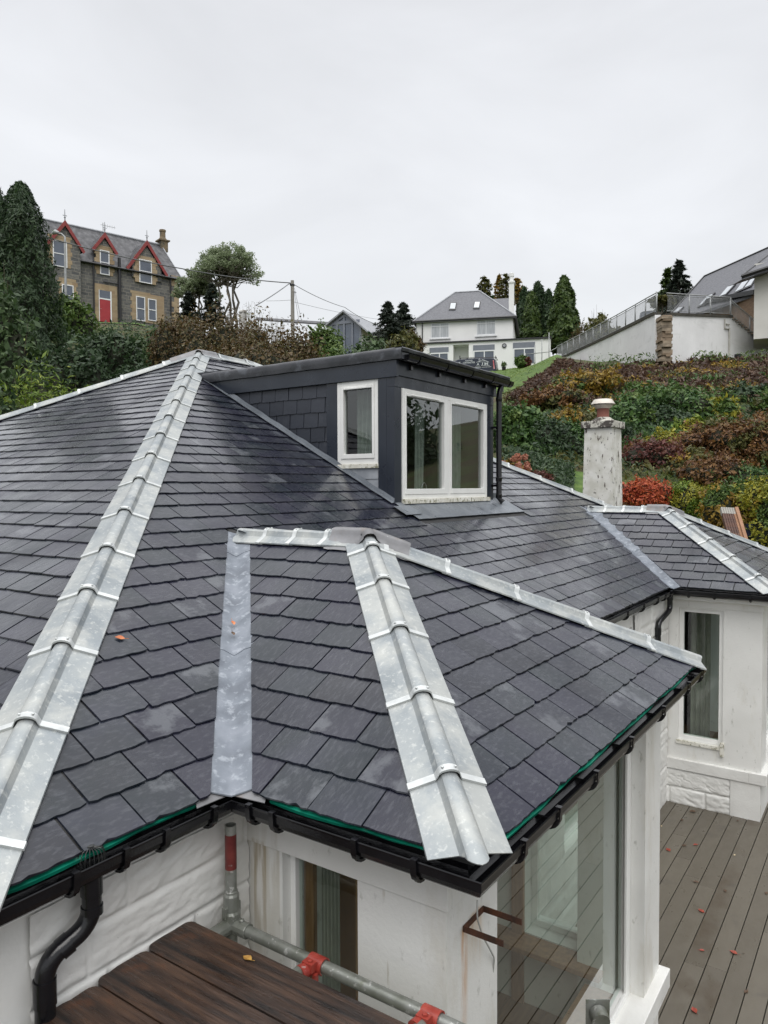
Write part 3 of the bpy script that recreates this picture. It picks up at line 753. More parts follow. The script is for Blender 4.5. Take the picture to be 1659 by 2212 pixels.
rock(mb, (RXb + .01, WY, -4.1), (1, 0, 0), (0, -1, 0), .8, 2.66, [.30, .19], 6, res=.03)
rock(mb, (8.40, WY, -4.1), (1, 0, 0), (0, -1, 0), LX2 - 8.41, 2.66, [.30, .19], 7, res=.022, amp=.02)
rock(mb, (6.28, WY, -4.1), (1, 0, 0), (0, -1, 0), 2.1, .75, [.30, .19], 8, res=.03)
obj('rock_faced_masonry', mb, M_stonep, house, auto=60)
mb = MB()
rock(mb, (LX2, FY2 + .34, -4.1), (0, 1, 0), (-1, 0, 0), WY - FY2 - .35, .46, [.23], 9, res=.014, amp=.026)
rock(mb, (LX2, FY2 + .34, -3.86), (0, 1, 0), (-1, 0, 0), WY - FY2 - .35, .23, [.23], 10, res=.014, amp=.024)
mb.box(LX2 - .03, LX2 + .001, FY2 - .0, FY2 + .335, -4.1, SILL - .131)
obj('rock_faced_base', mb, M_stonep, house, auto=60); mb = MB()
rock(mb, (LX, FY + .02, -4.1), (0, 1, 0), (-1, 0, 0), WY - FY - .02, .5, [.25], 12, res=.03, amp=.02)
obj('rock_faced_base', mb, M_stonep, house, auto=60)

# windows ------------------------------------------------------------
def window_y(x, y0, y1, z0, z1, sgn, frame=.055, pane=M_glass, mat_=M_frame, parent=None, depth=.05, bars=(), label=None):
    """window in a wall facing sgn*X"""
    mb = MB(); xa, xb = sorted((x, x + sgn * depth))
    mb.box(xa, xb, y0, y0 + frame, z0, z1); mb.box(xa, xb, y1 - frame, y1, z0, z1)
    mb.box(xa, xb, y0 + frame, y1 - frame, z0, z0 + frame); mb.box(xa, xb, y0 + frame, y1 - frame, z1 - frame, z1)
    f = obj('window', mb, mat_, parent or house, bevel=.004, label=label)
    mb = MB(); xm = x + sgn * depth * .45
    mb.poly([(xm, y0 + frame * .9, z0 + frame * .9), (xm, y1 - frame * .9, z0 + frame * .9), (xm, y1 - frame * .9, z1 - frame * .9), (xm, y0 + frame * .9, z1 - frame * .9)])
    return f, mb
def window_x(y, x0, x1, z0, z1, frame=.055, mat_=M_frame, parent=None, depth=.05, mull=()):
    mb = MB()
    mb.box(x0, x0 + frame, y, y + depth, z0, z1); mb.box(x1 - frame, x1, y, y + depth, z0, z1)
    mb.box(x0 + frame, x1 - frame, y, y + depth, z0, z0 + frame); mb.box(x0 + frame, x1 - frame, y, y + depth, z1 - frame, z1)
    for (a, b) in mull: mb.box(a, b, y - .002, y + depth, z0 + frame, z1 - frame)
    f = obj('window', mb, mat_, parent or house, bevel=.004)
    mb = MB(); ym = y + depth * .55
    mb.poly([(x0 + frame * .9, ym, z0 + frame * .9), (x1 - frame * .9, ym, z0 + frame * .9), (x1 - frame * .9, ym, z1 - frame * .9), (x0 + frame * .9, ym, z1 - frame * .9)])
    return f, mb
f, p = window_y(LX + .1, SW[0], SW[1], -3.4, OP, -1, frame=.03); obj('pane', p, M_glass, f)
f, p = window_y(RXb - .15, SW2[0], SW2[1], -3.4, OP, 1, frame=.045); obj('pane', p, M_glass, f)
f, p = window_y(LX2 + .085, SW3[0], SW3[1], -3.25, -1.55, -1, frame=.055); obj('pane', p, M_glass, f)
f, p = window_x(1.475, 2.815, 5.083, SILL, OP, frame=.045); obj('pane', p, M_glass, f)
mb = MB(); mb.box(5.0, 5.083, 1.455, 1.4745, SILL + .006, OP); mb.box(2.82, 4.999, 1.455, 1.4745, SILL + .006, SILL + .05); obj('window_bead', mb, M_frame, f, bevel=.004)
f, p = window_x(1.41, 10.365, 12.595, SILL, OP, frame=.05); obj('pane', p, M_glass, f)
f, p = window_x(WY + .08, 6.3, 8.36, -3.3, -1.57, frame=.06, mull=[(7.3, 7.36)]); obj('pane', p, M_glass, f)
f, p = window_y(RX2 - .12, 1.75, 2.25, -3.4, OP, 1, frame=.05); obj('pane', p, M_glass, f)
mb = MB(); mb.box(LX2 - .02, LX2 + .06, SW3[0] - .02, SW3[1] + .02, -3.30, -3.252); mb.box(LX2 - .035, LX2 + .01, SW3[0] - .02, SW3[0] + .025, -3.37, -3.20)
obj('window_sill', mb, M_old_frame, house, bevel=.004)

# rooms -----------------------------------------------------------------
def room(x0, x1, y0, y1, z0, z1, wall_m, floor_m, name):
    mb = MB()
    mb.poly([(x0, y0, z0), (x0, y1, z0), (x0, y1, z1), (x0, y0, z1)]); mb.poly([(x1, y0, z0), (x1, y1, z0), (x1, y1, z1), (x1, y0, z1)])
    mb.poly([(x0, y1, z0), (x1, y1, z0), (x1, y1, z1), (x0, y1, z1)]); mb.poly([(x0, y0, z1), (x1, y0, z1), (x1, y1, z1), (x0, y1, z1)])
    r_ = obj(name, mb, wall_m, house)
    mb = MB(); mb.poly([(x0, y0, z0), (x1, y0, z0), (x1, y1, z0), (x0, y1, z0)]); obj('room_floor', mb, floor_m, r_)
    return r_
def lining(pts, z0, z1):     # plastered inner faces of a bay
    mb = MB()
    for a, b in zip(pts[:-1], pts[1:]): mb.poly([(a[0], a[1], z0), (b[0], b[1], z0), (b[0], b[1], z1), (a[0], a[1], z1)])
    return mb
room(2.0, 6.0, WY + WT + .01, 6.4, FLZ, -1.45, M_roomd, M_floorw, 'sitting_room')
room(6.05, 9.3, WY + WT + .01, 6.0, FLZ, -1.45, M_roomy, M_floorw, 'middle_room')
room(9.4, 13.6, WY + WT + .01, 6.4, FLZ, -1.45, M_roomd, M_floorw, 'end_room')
mb = MB(); mb.box(LX + WT, RXb - WT, FY + WT, WY + WT, FLZ - .05, FLZ); mb.box(LX2 + WT, RX2 - WT, FY2 + WT, WY + WT, FLZ - .05, FLZ); obj('bay_floor', mb, M_floorw, house)
mb = MB(); mb.box(LX + .2, RXb - .2, FY + .2, WY + WT, ZT + .004, ZT + .03); mb.box(LX2 + .2, RX2 - .2, FY2 + .2, WY + WT, ZT + .004, ZT + .03); obj('bay_ceiling', mb, M_roomy, house)
mb = MB()
mb.box(RXb - WT - .2, RXb - WT + .005, FY + WT, WY + .2, -3.45, -3.41); mb.box(LX + .3, RXb - WT - .2, FY + WT - .12, FY + WT + .1, SILL - .02, SILL + .02)
mb.box(RXb - WT - .03, RXb - WT - .001, SW2[1] + .0, SW2[1] + .1, FLZ, OP + .1); mb.box(RXb - WT - .03, RXb - WT - .001, SW2[0] - .1, SW2[0], FLZ, OP + .1)
mb.box(LX + .135, LX + .165, 2.125, 2.18, -3.4, OP)
mb.box(LX2 + WT + .0, LX2 + WT + .03, 1.66, 1.80, -3.4, -1.5)
obj('interior_trim', mb, M_trimw, house, bevel=.004)

def curtain(label, a, b, z0, z1, nf=7, amp=.035, m=M_curtain, seed=0, gather=None, group=None):
    a, b = np.array(a, float), np.array(b, float); d = b - a; L = np.linalg.norm(d); d /= L; n = np.array([-d[1], d[0]])
    loc = (a[0], a[1], z0); mb = MB(); rows = []
    for j in range(13):
        z = z0 + (z1 - z0) * j / 12; row = []
        sq = 1 if gather is None else 1 - gather * (1 - j / 12)
        for i in range(nf * 8 + 1):
            u = i / (nf * 8); q = a + d * L * u * sq + n * amp * math.sin(u * nf * 2 * math.pi + seed + .4 * math.sin(j * .5)) * (1 - .3 * j / 12)
            row.append((q[0], q[1], z))
        rows.append(row)
    mb.grid(rows)
    o = obj('curtain', mb, m, None, loc, label, 'curtain', group, smooth=True); return o
curtain('grey striped curtain hanging behind the narrow near window beside the scaffold pole', (LX + .20, 2.125), (LX + .20, 2.02), -3.8, -1.5, 5, .016, M_curtb)
curtain('dark striped curtain behind the tall window of the far bay', (LX2 + .40, 2.2), (LX2 + .40, 1.95), -3.8, -1.5, 4, .03, M_curtb, seed=2)
# brown cupboard seen through the near window
M_cup = material('brown_varnished_wood', [(.24, .10, .04), (.48, .25, .12), (.34, .16, .07)], rough=.4, nscale=2, stretch=(1, 1, .6))
cp_ = thing('cupboard', 'brown wooden cupboard dimly seen through the narrow near window', 'cupboard', (3.25, 2.6, FLZ))
mb = MB(); mb.box(3.05, 3.45, 2.25, 2.98, FLZ + .08, -1.75); obj('carcass', mb, M_cup, cp_, bevel=.01)
for y in (2.27, 2.625): mb = MB(); mb.box(3.03, 3.0495, y, y + .34, FLZ + .12, -1.8); dr = obj('door', mb, M_cup, cp_, bevel=.006); mb = MB(); mb.lathe((3.02, y + (.3 if y < 2.5 else .04), -2.3), [(.012, 0), (.016, .02), (.01, .03)], 10); obj('knob', mb, M_frame, dr)
mb = MB(); mb.box(3.03, 3.47, 2.23, 3.0, -1.7499, -1.70); obj('cornice', mb, M_cup, cp_, bevel=.008)

# ---------------------------------------------------------------- dormer
RT_ = 1.45; FT, FB = 1.33, 1.15
def rz(y): return EZ + (y - MY) * SL
mb = MB()
# front wall boards
zb = rz(DY) - .06
mb.box(DX0 - .02, 6.615, DY, DY + .1, zb, 1.05); mb.box(8.595, DX1, DY, DY + .1, zb, 1.05)
mb.box(DX0 - .02, DX1, DY - .003, DY + .1, 1.0505, 1.17); mb.box(DX0 - .01, DX1 + .05, DY - .02, DY + .1, 1.1705, FT - .01)
mb.box(6.6155, 8.5945, DY + .004, DY + .1, zb, -.175)
# left cheek: corner post, head, post by the window, wall behind slates
mb.box(DX0 - .02, DX0 + .1, DY + .1005, 4.53, zb, FB)
mb.slab([(DX0 - .012, 5.085, rz(5.085)), (DX0 - .012, 5.235, rz(5.235)), (DX0 - .012, 5.235, FB), (DX0 - .012, 5.085, FB)], (.1, 0, 0))
mb.slab([(DX0 + .02, 5.236, rz(5.236) - .02), (DX0 + .02, 7.2, rz(7.2) - .02), (DX0 + .02, 7.2, RT_ - .1), (DX0 + .02, 5.236, RT_ - .1)], (.06, 0, 0))
mb.box(DX0 + .02, DX0 + .1, 4.531, 5.084, FB - .0, RT_ - .1)
mb.slab([(DX1 - .1, DY + .1005, rz(DY)), (DX1 - .1, 7.1, rz(7.1)), (DX1 - .1, 7.1, RT_ - .08), (DX1 - .1, DY + .1005, RT_ - .08)], (.1, 0, 0))
dormer = obj('dormer', mb, M_navy, house, bevel=.003)
mb = MB()     # long fascia board on the cheek, cut to the roof slope
ye = MY + (FB - EZ) / SL; yt = MY + (FT + .0 - EZ) / SL
mb.slab([(DX0 - .035, DY - .035, FB), (DX0 - .035, ye + .02, FB), (DX0 - .035, yt + .02, FT), (DX0 - .035, DY - .035, FT)], (.05, 0, 0))
obj('fascia_board', mb, M_navy, dormer, bevel=.003)
# flat roof with rolled edge
mb = MB(); yb = MY + (RT_ - .03 - EZ) / SL
mb.slab([(DX0 - .03, DY - .1, FT + .0), (DX1 + .22, DY - .1, FT + .0), (DX1 + .22, yb, FT + .06), (DX0 - .03, yb, FT + .06)], (0, 0, .07))
def roll(p, q, nout, vs=1.0):
    p, q, nout = np.array(p, float), np.array(q, float), np.array(nout, float); rows = []
    prof = [(-.25, -.045), (-.08, -.03), (-.03, 0.0), (.0, -.002), (.022, -.016), (.03, -.045), (.026, -.085), (.02, -.125), (.012, -.127)]
    for k in range(25):
        o = p + (q - p) * k / 24; wv = .0012 * math.sin(k * 2.1) + .0012 * math.sin(k * .7)
        rows.append([o + nout * (d + wv) + np.array([0, 0, z * vs + wv]) for d, z in prof])
    mb.grid(rows)
roll((DX0 - .04, DY - .12, RT_), (DX0 - .04, MY + (RT_ - .1 - EZ) / SL, RT_ - .01), (-1, 0, 0))
roll((DX0 - .06, DY - .10, RT_), (DX1 + .24, DY - .10, RT_ - .005), (0, -1, 0), .36)
roll((DX1 + .22, DY - .12, RT_ - .005), (DX1 + .22, yb, RT_ - .01), (1, 0, 0))
obj('dormer_roof', mb, M_rubber, dormer, auto=50)
# eaves gutter of the dormer
mb = MB(); rows = []
for x in (DX0 + .02, DX1 + .27):
    rows.append([(x, DY - .115 - .055 * math.cos(a) , FT + .045 + .07 * math.sin(a)) for a in np.linspace(-math.pi, 0, 9)] )
mb.strip(rows[0], rows[1]); mb.poly(rows[0]); mb.poly(rows[1]); 
dg = obj('gutter', mb, M_plastic, dormer, auto=60)
for x in (6.75, 7.35, 7.95, 8.5, 8.98):
    b = MB(); 
    A = [(x - .02, DY - .115 - .062 * math.cos(a), FT + .045 + .077 * math.sin(a)) for a in np.linspace(-math.pi, 0, 9)]
    b.strip(A, [(x + .02, q[1], q[2]) for q in A]); b.box(x - .02, x + .02, DY - .05, DY - .021, FT - .08, FT - .02); obj('gutter_bracket', b, M_plastic, dormer)
# downpipe at the right corner
xd, yd = DX1 + .0, DY - .08
zf = rz(yd)
mb = MB(); mb.tube([(xd + .05, yd - .01, FT - .02), (xd + .02, yd, FT - .10), (xd, yd, FT - .18), (xd, yd, zf + .09), (xd + .02, yd - .05, zf + .035)], .036, 14)
for z in (FT - .2, .1, zf + .12): mb.lathe((xd, yd, z - .03), [(.040, 0), (.042, .005), (.042, .05), (.037, .055)], 14)
for z in (.75, .0): mb.box(xd - .06, xd + .03, yd + .02, yd + .085, z, z + .03)
obj('downpipe', mb, M_plastic, dormer, auto=40)
# side window
def frame_ring(mb, O, U, V, N, u0, u1, v0, v1, wl, wr, wb, wt, n0, n1):
    mb.frame(O, U, V, N, u0, u0 + wl, v0, v1, n0, n1); mb.frame(O, U, V, N, u1 - wr, u1, v0, v1, n0, n1)
    mb.frame(O, U, V, N, u0 + wl, u1 - wr, v0, v0 + wb, n0, n1); mb.frame(O, U, V, N, u0 + wl, u1 - wr, v1 - wt, v1, n0, n1)
SU, SN, ZV = (0, -1, 0), (-1, 0, 0), (0, 0, 1)
O_ = (DX0, 5.083, 0)
mb = MB(); frame_ring(mb, O_, SU, ZV, SN, 0, .552, .25, 1.149, .055, .05, .06, .05, -.05, .012)
frame_ring(mb, O_, SU, ZV, SN, .056, .501, .311, 1.098, .035, .028, .05, .035, -.04, .022)
mb.frame(O_, SU, ZV, SN, .10, .40, 1.062, 1.082, .0225, .03)
w_ = obj('window_frame', mb, M_frame, dormer, bevel=.004)
mb = MB(); mb.frame(O_, SU, ZV, SN, .1, .47, .36, 1.06, -.022, -.0215); obj('window_pane', mb, M_glass2, dormer) if False else None
mb = MB(); mb.poly([(DX0 + .02, 5.083 - .08, .35), (DX0 + .02, 5.083 - .49, .35), (DX0 + .02, 5.083 - .49, 1.075), (DX0 + .02, 5.083 - .08, 1.075)]); obj('window_pane', mb, M_glass2, dormer)
mb = MB(); mb.frame(O_, SU, ZV, SN, -.01, .56, .205, .249, -.04, .035); obj('window_sill', mb, M_old_frame, dormer, bevel=.003)
mb = MB(); mb.slab([(DX0 - .006, 4.531, rz(4.531) - .03), (DX0 - .006, 5.10, rz(5.10) - .03), (DX0 - .006, 5.10, .204), (DX0 - .006, 4.531, .204)], (.03, 0, 0)); 
mb.slab([(DX0 - .014, 4.531, .09), (DX0 - .014, 5.09, .09), (DX0 - .014, 5.09, .203), (DX0 - .014, 4.531, .203)], (.007, 0, 0))
obj('lead_panel', mb, material('pale_lead', [(.26, .28, .31), (.38, .40, .43)], rough=.55, nscale=6, bump=.002, bscale=14, stains=[((.20, .19, .17), 5, .5, .65, (1, 1, .4), .5)]), dormer)
# lead soaker along the cheek
mb = MB(); A = []; Bq = []; Cq = []
for k in range(22):
    y = DY + .0 + (7.15 - DY) * k / 21; j = .006 * math.sin(k * 2.3)
    A.append((DX0 - .075 + j, y, rz(y) + .028)); Bq.append((DX0 - .03, y, rz(y) + .035)); Cq.append((DX0 - .022, y, rz(y) + .075 + j))
mb.strip(A, Bq); mb.strip(Bq, Cq); obj('cheek_flashing', mb, M_leadf, dormer, auto=30)
# slates hung on the cheek
mb = MB(); slates(mb, (DX0 + .012, 0, 0), (0, -1, 0), (0, 0, 1), [(-6.84, FB), (-5.237, rz(5.237)), (-5.237, FB)], 41, gauge=.165, w=.21, t0=.02)
M_slate_navy = material('cheek_slate', [(.020, .024, .034), (.030, .035, .048), (.026, .029, .036)], rough=.45, nscale=3, bump=.003, bscale=22, island=True, stains=[((.06, .065, .08), 7, .56, .7, (1, 1, 1), .5)])
obj('cheek_slates', mb, M_slate_navy, dormer)
# front windows: two casements and centre mullion
FU, FN = (1, 0, 0), (0, -1, 0)
O_ = (6.617, DY, 0); T_ = 1.975
mb = MB(); frame_ring(mb, O_, FU, ZV, FN, 0, T_, -.13, 1.048, .045, .045, .05, .04, -.05, .014); mb.frame(O_, FU, ZV, FN, .96, 1.02, -.08, 1.008, -.05, .012)
frame_ring(mb, O_, FU, ZV, FN, .046, .958, -.079, 1.007, .025, .08, .06, .035, -.04, .02)
frame_ring(mb, O_, FU, ZV, FN, 1.022, T_ - .046, -.079, 1.007, .03, .06, .06, .035, -.04, .02)
mb.frame(O_, FU, ZV, FN, .15, .75, .98, .995, .0205, .03); mb.frame(O_, FU, ZV, FN, 1.12, 1.7, .98, .995, .0205, .03)
obj('window_frame', mb, M_frame, dormer, bevel=.004)
for (a, b) in ((.065, .885), (1.045, T_ - .10)):
    mb = MB(); mb.poly([(O_[0] + a, DY + .02, -.025), (O_[0] + b, DY + .02, -.025), (O_[0] + b, DY + .02, .98), (O_[0] + a, DY + .02, .98)]); obj('window_pane', mb, M_glass2, dormer)
mb = MB(); mb.frame(O_, FU, ZV, FN, -.0, T_ + .03, -.18, -.131, -.05, .05); obj('window_sill', mb, M_old_frame, dormer, bevel=.004)
# apron
mb = MB(); rows = []
nm = np.array([0, -SL, 1]) / math.hypot(1, SL)
for k in range(5):
    y = DY + .05 - .085 * k
    x0, x1 = DX0 - .02 , DX1 + .32
    rows.append([np.array([x0 + (x1 - x0) * i / 40 + (.03 * math.sin(i) if k == 4 else 0) * 0, y + (.004 * math.sin(i * 1.3) if k == 4 else 0), rz(y)]) + nm * (.026 + .004 * noise.noise(Vector((i * .4, k, 0)))) for i in range(41)])
rows.insert(0, [p + np.array([0, 0.0, .06]) for p in rows[0]])
mb.grid(rows)
mb.strip(rows[-1], [p - nm * .008 for p in rows[-1]])
mb.slab([p + nm * .034 for p in (mpt(DX0 - .16, DY - .06), mpt(DX0 + .15, DY - .06), mpt(DX0 + .15, DY - .22), mpt(DX0 - .16, DY - .22))], nm * .003)
obj('lead_apron', mb, M_leadf, dormer, auto=40)
# attic room
mb = MB(); a0, a1, b0, b1 = DX0 + .11, DX1 - .11, DY + .11, 8.0
mb.poly([(a0, b1, -1.25), (a1, b1, -1.25), (a1, b1, 1.27), (a0, b1, 1.27)]); mb.poly([(a1, b0, -1.25), (a1, b1, -1.25), (a1, b1, 1.27), (a1, b0, 1.27)])
mb.poly([(a0, b0, 1.27), (a1, b0, 1.27), (a1, b1, 1.27), (a0, b1, 1.27)]); mb.poly([(a0, b0, -1.25), (a1, b0, -1.25), (a1, b0, -.19), (a0, b0, -.19)])
mb.poly([(a0, 5.09, -1.25), (a0, b1, -1.25), (a0, b1, 1.27), (a0, 5.09, 1.27)]); mb.poly([(a0, b0, -1.25), (a0, 5.09, -1.25), (a0, 5.09, .2), (a0, b0, .2)])
mb.poly([(a0, b0, 1.15), (a0, 5.09, 1.15), (a0, 5.09, 1.27), (a0, b0, 1.27)])
ar = obj('attic_room', mb, M_roomy, house)
mb = MB(); mb.poly([(a0, b0, -1.25), (a1, b0, -1.25), (a1, b1, -1.25), (a0, b1, -1.25)]); obj('room_floor', mb, M_floorw, ar)
curtain('pale green curtain drawn aside in the small side window of the dormer', (DX0 + .2, 4.98), (DX0 + .2, 4.72), -.6, 1.12, 4, .03, seed=1, gather=.35)
curtain('pale green curtain at the right end of the large dormer window', (8.3, DY + .24), (7.78, DY + .24), -.7, 1.1, 6, .04, seed=2)
curtain('pale green curtain seen behind the centre mullion of the dormer window', (7.45, DY + .24), (7.25, DY + .24), -.7, 1.1, 3, .03, seed=3)
# picture on the wall and desk items
M_pic = material('picture_print', [(.10, .11, .10), (.20, .19, .15)], rough=.6, nscale=8)
pf = thing('picture_frame', 'dark framed picture on the back wall behind the left dormer pane', 'picture', (7.6, 7.97, .3))
mb = MB(); mb.box(7.9, 8.5, 7.95, 7.985, -.2, .6); obj('frame', mb, M_dark, pf); mb = MB(); mb.box(7.95, 8.45, 7.945, 7.9495, -.15, .55); obj('print', mb, M_pic, pf)
M_lampb = material('chrome_lamp', [(.6, .6, .6), (.7, .7, .7)], rough=.25, metal=.8)
dl = thing('desk_mirror', 'small round mirror standing inside the bottom of the left dormer pane', 'mirror', (7.33, DY + .16, -.17))
mb = MB(); mb.box(6.7, 8.5, DY + .12, DY + .42, -.2, -.17); shelf = obj('window_board', mb, M_frame, house)
mb = MB(); mb.lathe((7.33, DY + .16, -.17), [(.05, 0), (.05, .012), (.008, .02), (.008, .1)], 16); obj('stand', mb, M_lampb, dl, auto=40)
mb = MB(); mb.tube([(7.33 + .055 * math.cos(a), DY + .16, -.02 + .07 * math.sin(a)) for a in np.linspace(0, 2 * math.pi, 20)], .006, 6); obj('ring', mb, M_lampb, dl)

# ---------------------------------------------------------------- chimney
cx0 = 13.1; cyb = float(pX(1262, 960, cx0)[1]); cya = float(pX(1322, 960, cx0)[1]); d_ = ray(1342, 960); cx1 = float(d_[0] * cya / d_[1])
ztop = float(pX(1300, 924, cx0)[2]); zc = float(pX(1300, 909, cx0)[2])
mb = MB()
def tap(z): k = .018 * (ztop - z); return k
zz = [ -1.6, -.9, -.3, .2, .7, ztop]
rows = []
for z in zz:
    k = tap(z); rows.append([(cx0 - k, cya - k, z), (cx1 + k, cya - k, z), (cx1 + k, cyb + k, z), (cx0 - k, cyb + k, z)])
for a, b in zip(rows[:-1], rows[1:]): mb.strip(a + [a[0]], b + [b[0]])
mb.poly(rows[-1])
chim = obj('chimney', mb, M_chim, house)
sub = chim.modifiers.new('b', 'BEVEL'); sub.width = .012; sub.segments = 2
mb = MB(); mb.box(cx0 - .05, cx1 + .05, cya - .05, cyb + .05, ztop + .001, ztop + (zc - ztop)); cxm, cym = (cx0 + cx1) / 2, (cya + cyb) / 2
mb.lathe((cxm, cym, zc + .0005), [(.24, 0), (.2, .03), (.14, .07), (.12, .085)], 12)
obj('cope', mb, M_cope, chim, bevel=.01)
mb = MB(); mb.lathe((cxm, cym, zc + .06), [(.118, 0), (.108, .04), (.108, .2), (.125, .22), (.125, .25), (.10, .251)], 20); obj('chimney_pot', mb, M_terra, chim, auto=40)
mb = MB(); mb.lathe((cxm, cym, zc + .24), [(.12, .0), (.17, .05), (.18, .065), (.175, .067), (.12, .06)], 20); mb.lathe((cxm, cym, zc + .315), [(.215, 0), (.217, .006), (.165, .085), (.15, .092), (.01, .093)], 12)
for k in range(4):
    a = k * math.pi / 2 + .4; mb.tube([(cxm + .13 * math.cos(a), cym + .13 * math.sin(a), zc + .25), (cxm + .15 * math.cos(a), cym + .15 * math.sin(a), zc + .33)], .008, 6)
obj('cowl', mb, M_cowl, chim, auto=35)

# ---------------------------------------------------------------- downpipes
def arcpts(pts, r=.03, n=5):
    P = [Vector(p) for p in pts]; o = [P[0]]
    for i in range(1, len(P) - 1):
        a = (P[i - 1] - P[i]).normalized(); b = (P[i + 1] - P[i]).normalized(); k = min(r, (P[i - 1] - P[i]).length * .45, (P[i + 1] - P[i]).length * .45)
        p0, p1 = P[i] + a * k, P[i] + b * k
        for j in range(n + 1):
            t = j / n; o.append(p0 * (1 - t) ** 2 + P[i] * 2 * t * (1 - t) + p1 * t * t)
    o.append(P[-1]); return o
def downpipe(pts, collars, clips=()):
    mb = MB(); mb.tube(arcpts(pts, .075, 9), .034, 20)
    for (p, q) in collars:
        mb.tube([p, q], .0385, 16)
    for (p, q) in clips: mb.tube([p, q], .008, 8)
    return obj('downpipe', mb, M_plastic, house, auto=45)
downpipe([(1.535, 2.315, -1.36), (1.535, 2.315, -1.535), (1.375, 2.35, -1.60), (1.375, 2.35, -4.2)], [((1.535, 2.315, -1.362), (1.535, 2.315, -1.43)), ((1.535, 2.315, -1.47), (1.535, 2.315, -1.50)), ((1.375, 2.35, -1.66), (1.375, 2.35, -1.75)), ((1.46, 2.332, -1.568), (1.425, 2.34, -1.585))])
dpx, dpy = 9.50, 2.33
downpipe([(9.71, 2.315, -1.36), (9.71, 2.315, -1.56), (9.27, 2.345, -1.66), (9.27, 2.345, -4.1)], [((9.71, 2.315, -1.362), (9.71, 2.315, -1.43)), ((9.27, 2.345, -1.72), (9.27, 2.345, -1.80))], [((9.27, 2.345, -1.95), (9.1, 2.39, -1.95))])

# leaf guard in the gutter outlet
M_guard = material('dark_wire', [(.012, .013, .013), (.03, .032, .03)], rough=.3, nscale=20)
mb = MB(); c = np.array([1.53, 2.312, -1.325])
for k in range(20):
    a = 2 * math.pi * k / 20; pts = []
    for j in range(9):
        t = j / 8 * math.pi * .92 + .0; rr_ = .024 + .026 * math.sin(t); pts.append(c + np.array([math.cos(a) * (rr_ if j < 8 else .008), math.sin(a) * (rr_ if j < 8 else .008), -.02 + .09 * (1 - math.cos(t)) / 2]))
    mb.tube(pts, .0016, 5, cap=False)
mb.lathe(c + np.array([0, 0, .068]), [(.014, 0), (.014, .003), (.004, .004)], 12)
obj('leaf_guard', mb, M_guard, None, (c[0], c[1], -1.345), 'black wire balloon leaf guard sitting in the gutter above the near downpipe', 'leaf guard')

# rusty bracket and loose cable on the corner pier
A_ = pY(1003, 2011, FY - .006); B_ = pY(1044, 1959, FY - .006); C_ = pZ(1078, 2055, A_[2]); E_ = pZ(1118, 2003, B_[2]); C_[0] = A_[0]; E_[0] = B_[0]
zb_ = float(A_[2] + B_[2]) / 2
mb = MB(); h_ = .012
mb.box(A_[0], B_[0], FY - .008, FY - .003, zb_ - h_, zb_ + h_)
mb.box(A_[0] - .005, A_[0], C_[1], FY - .003, zb_ - h_, zb_ + h_); mb.box(B_[0], B_[0] + .005, C_[1] + .0, FY - .003, zb_ - h_, zb_ + h_)
obj('wall_bracket', mb, M_rust, house)
mb = MB(); pts = [pY(1031, 1945, FY - .03), pY(1031, 1985, FY - .03), pY(1043, 2023, FY - .035), pY(1058, 2050, FY - .03), pY(1068, 2070, FY - .01), (2.83, FY + .06, -2.35), (2.83, FY + .08, -3.2)]
mb.tube(arcpts(pts, .02), .0035, 8); obj('cable', mb, material('grey_cable', [(.35, .35, .33), (.45, .45, .43)], rough=.5), house, smooth=True)

def local_stain(m, x0, x1, y0, y1, z0, z1, colr, strength, off=(2.4, 2.4, -4.08)):
    """a run-down stain soaked into the paint inside a small box of the wall"""
    t = m.node_tree; N = t.nodes; L = t.links; p = N['Principled BSDF']; old = p.inputs['Base Color'].links[0].from_socket
    tcn = N.new('ShaderNodeTexCoord'); s_ = N.new('ShaderNodeSeparateXYZ'); L.new(tcn.outputs['Object'], s_.inputs[0])
    def mrg(sock, a, b, c, d):
        q = N.new('ShaderNodeMapRange'); q.interpolation_type = 'SMOOTHSTEP'; q.inputs[1].default_value = a; q.inputs[2].default_value = b; q.inputs[3].default_value = c; q.inputs[4].default_value = d; L.new(sock, q.inputs[0]); return q.outputs[0]
    x0 -= off[0]; x1 -= off[0]; y0 -= off[1]; y1 -= off[1]; z0 -= off[2]; z1 -= off[2]; wx = (x1 - x0) * .45
    fs = [mrg(s_.outputs[0], x0, x0 + wx, 0, 1), mrg(s_.outputs[0], x1 - wx, x1, 1, 0), mrg(s_.outputs[1], y0, y0 + .004, 0, 1), mrg(s_.outputs[1], y1 - .004, y1, 1, 0), mrg(s_.outputs[2], z0, z1, 0, 1), mrg(s_.outputs[2], z1, z1 + .02, 1, 0)]
    mq = N.new('ShaderNodeMapping'); mq.inputs['Scale'].default_value = (26, 26, 3); L.new(tcn.outputs['Object'], mq.inputs['Vector']); nn_ = N.new('ShaderNodeTexNoise'); nn_.inputs['Scale'].default_value = 1; nn_.inputs['Detail'].default_value = 5; L.new(mq.outputs[0], nn_.inputs['Vector'])
    fs.append(mrg(nn_.outputs['Fac'], .35, .62, .15, 1)); cur = fs[0]
    for f_ in fs[1:]:
        k = N.new('ShaderNodeMath'); k.operation = 'MULTIPLY'; L.new(cur, k.inputs[0]); L.new(f_, k.inputs[1]); cur = k.outputs[0]
    k = N.new('ShaderNodeMath'); k.operation = 'MULTIPLY'; k.inputs[1].default_value = strength; L.new(cur, k.inputs[0])
    mx = N.new('ShaderNodeMix'); mx.data_type = 'RGBA'; L.new(k.outputs[0], mx.inputs['Factor']); L.new(old, mx.inputs['A']); mx.inputs['B'].default_value = (*colr, 1); L.new(mx.outputs['Result'], p.inputs['Base Color'])
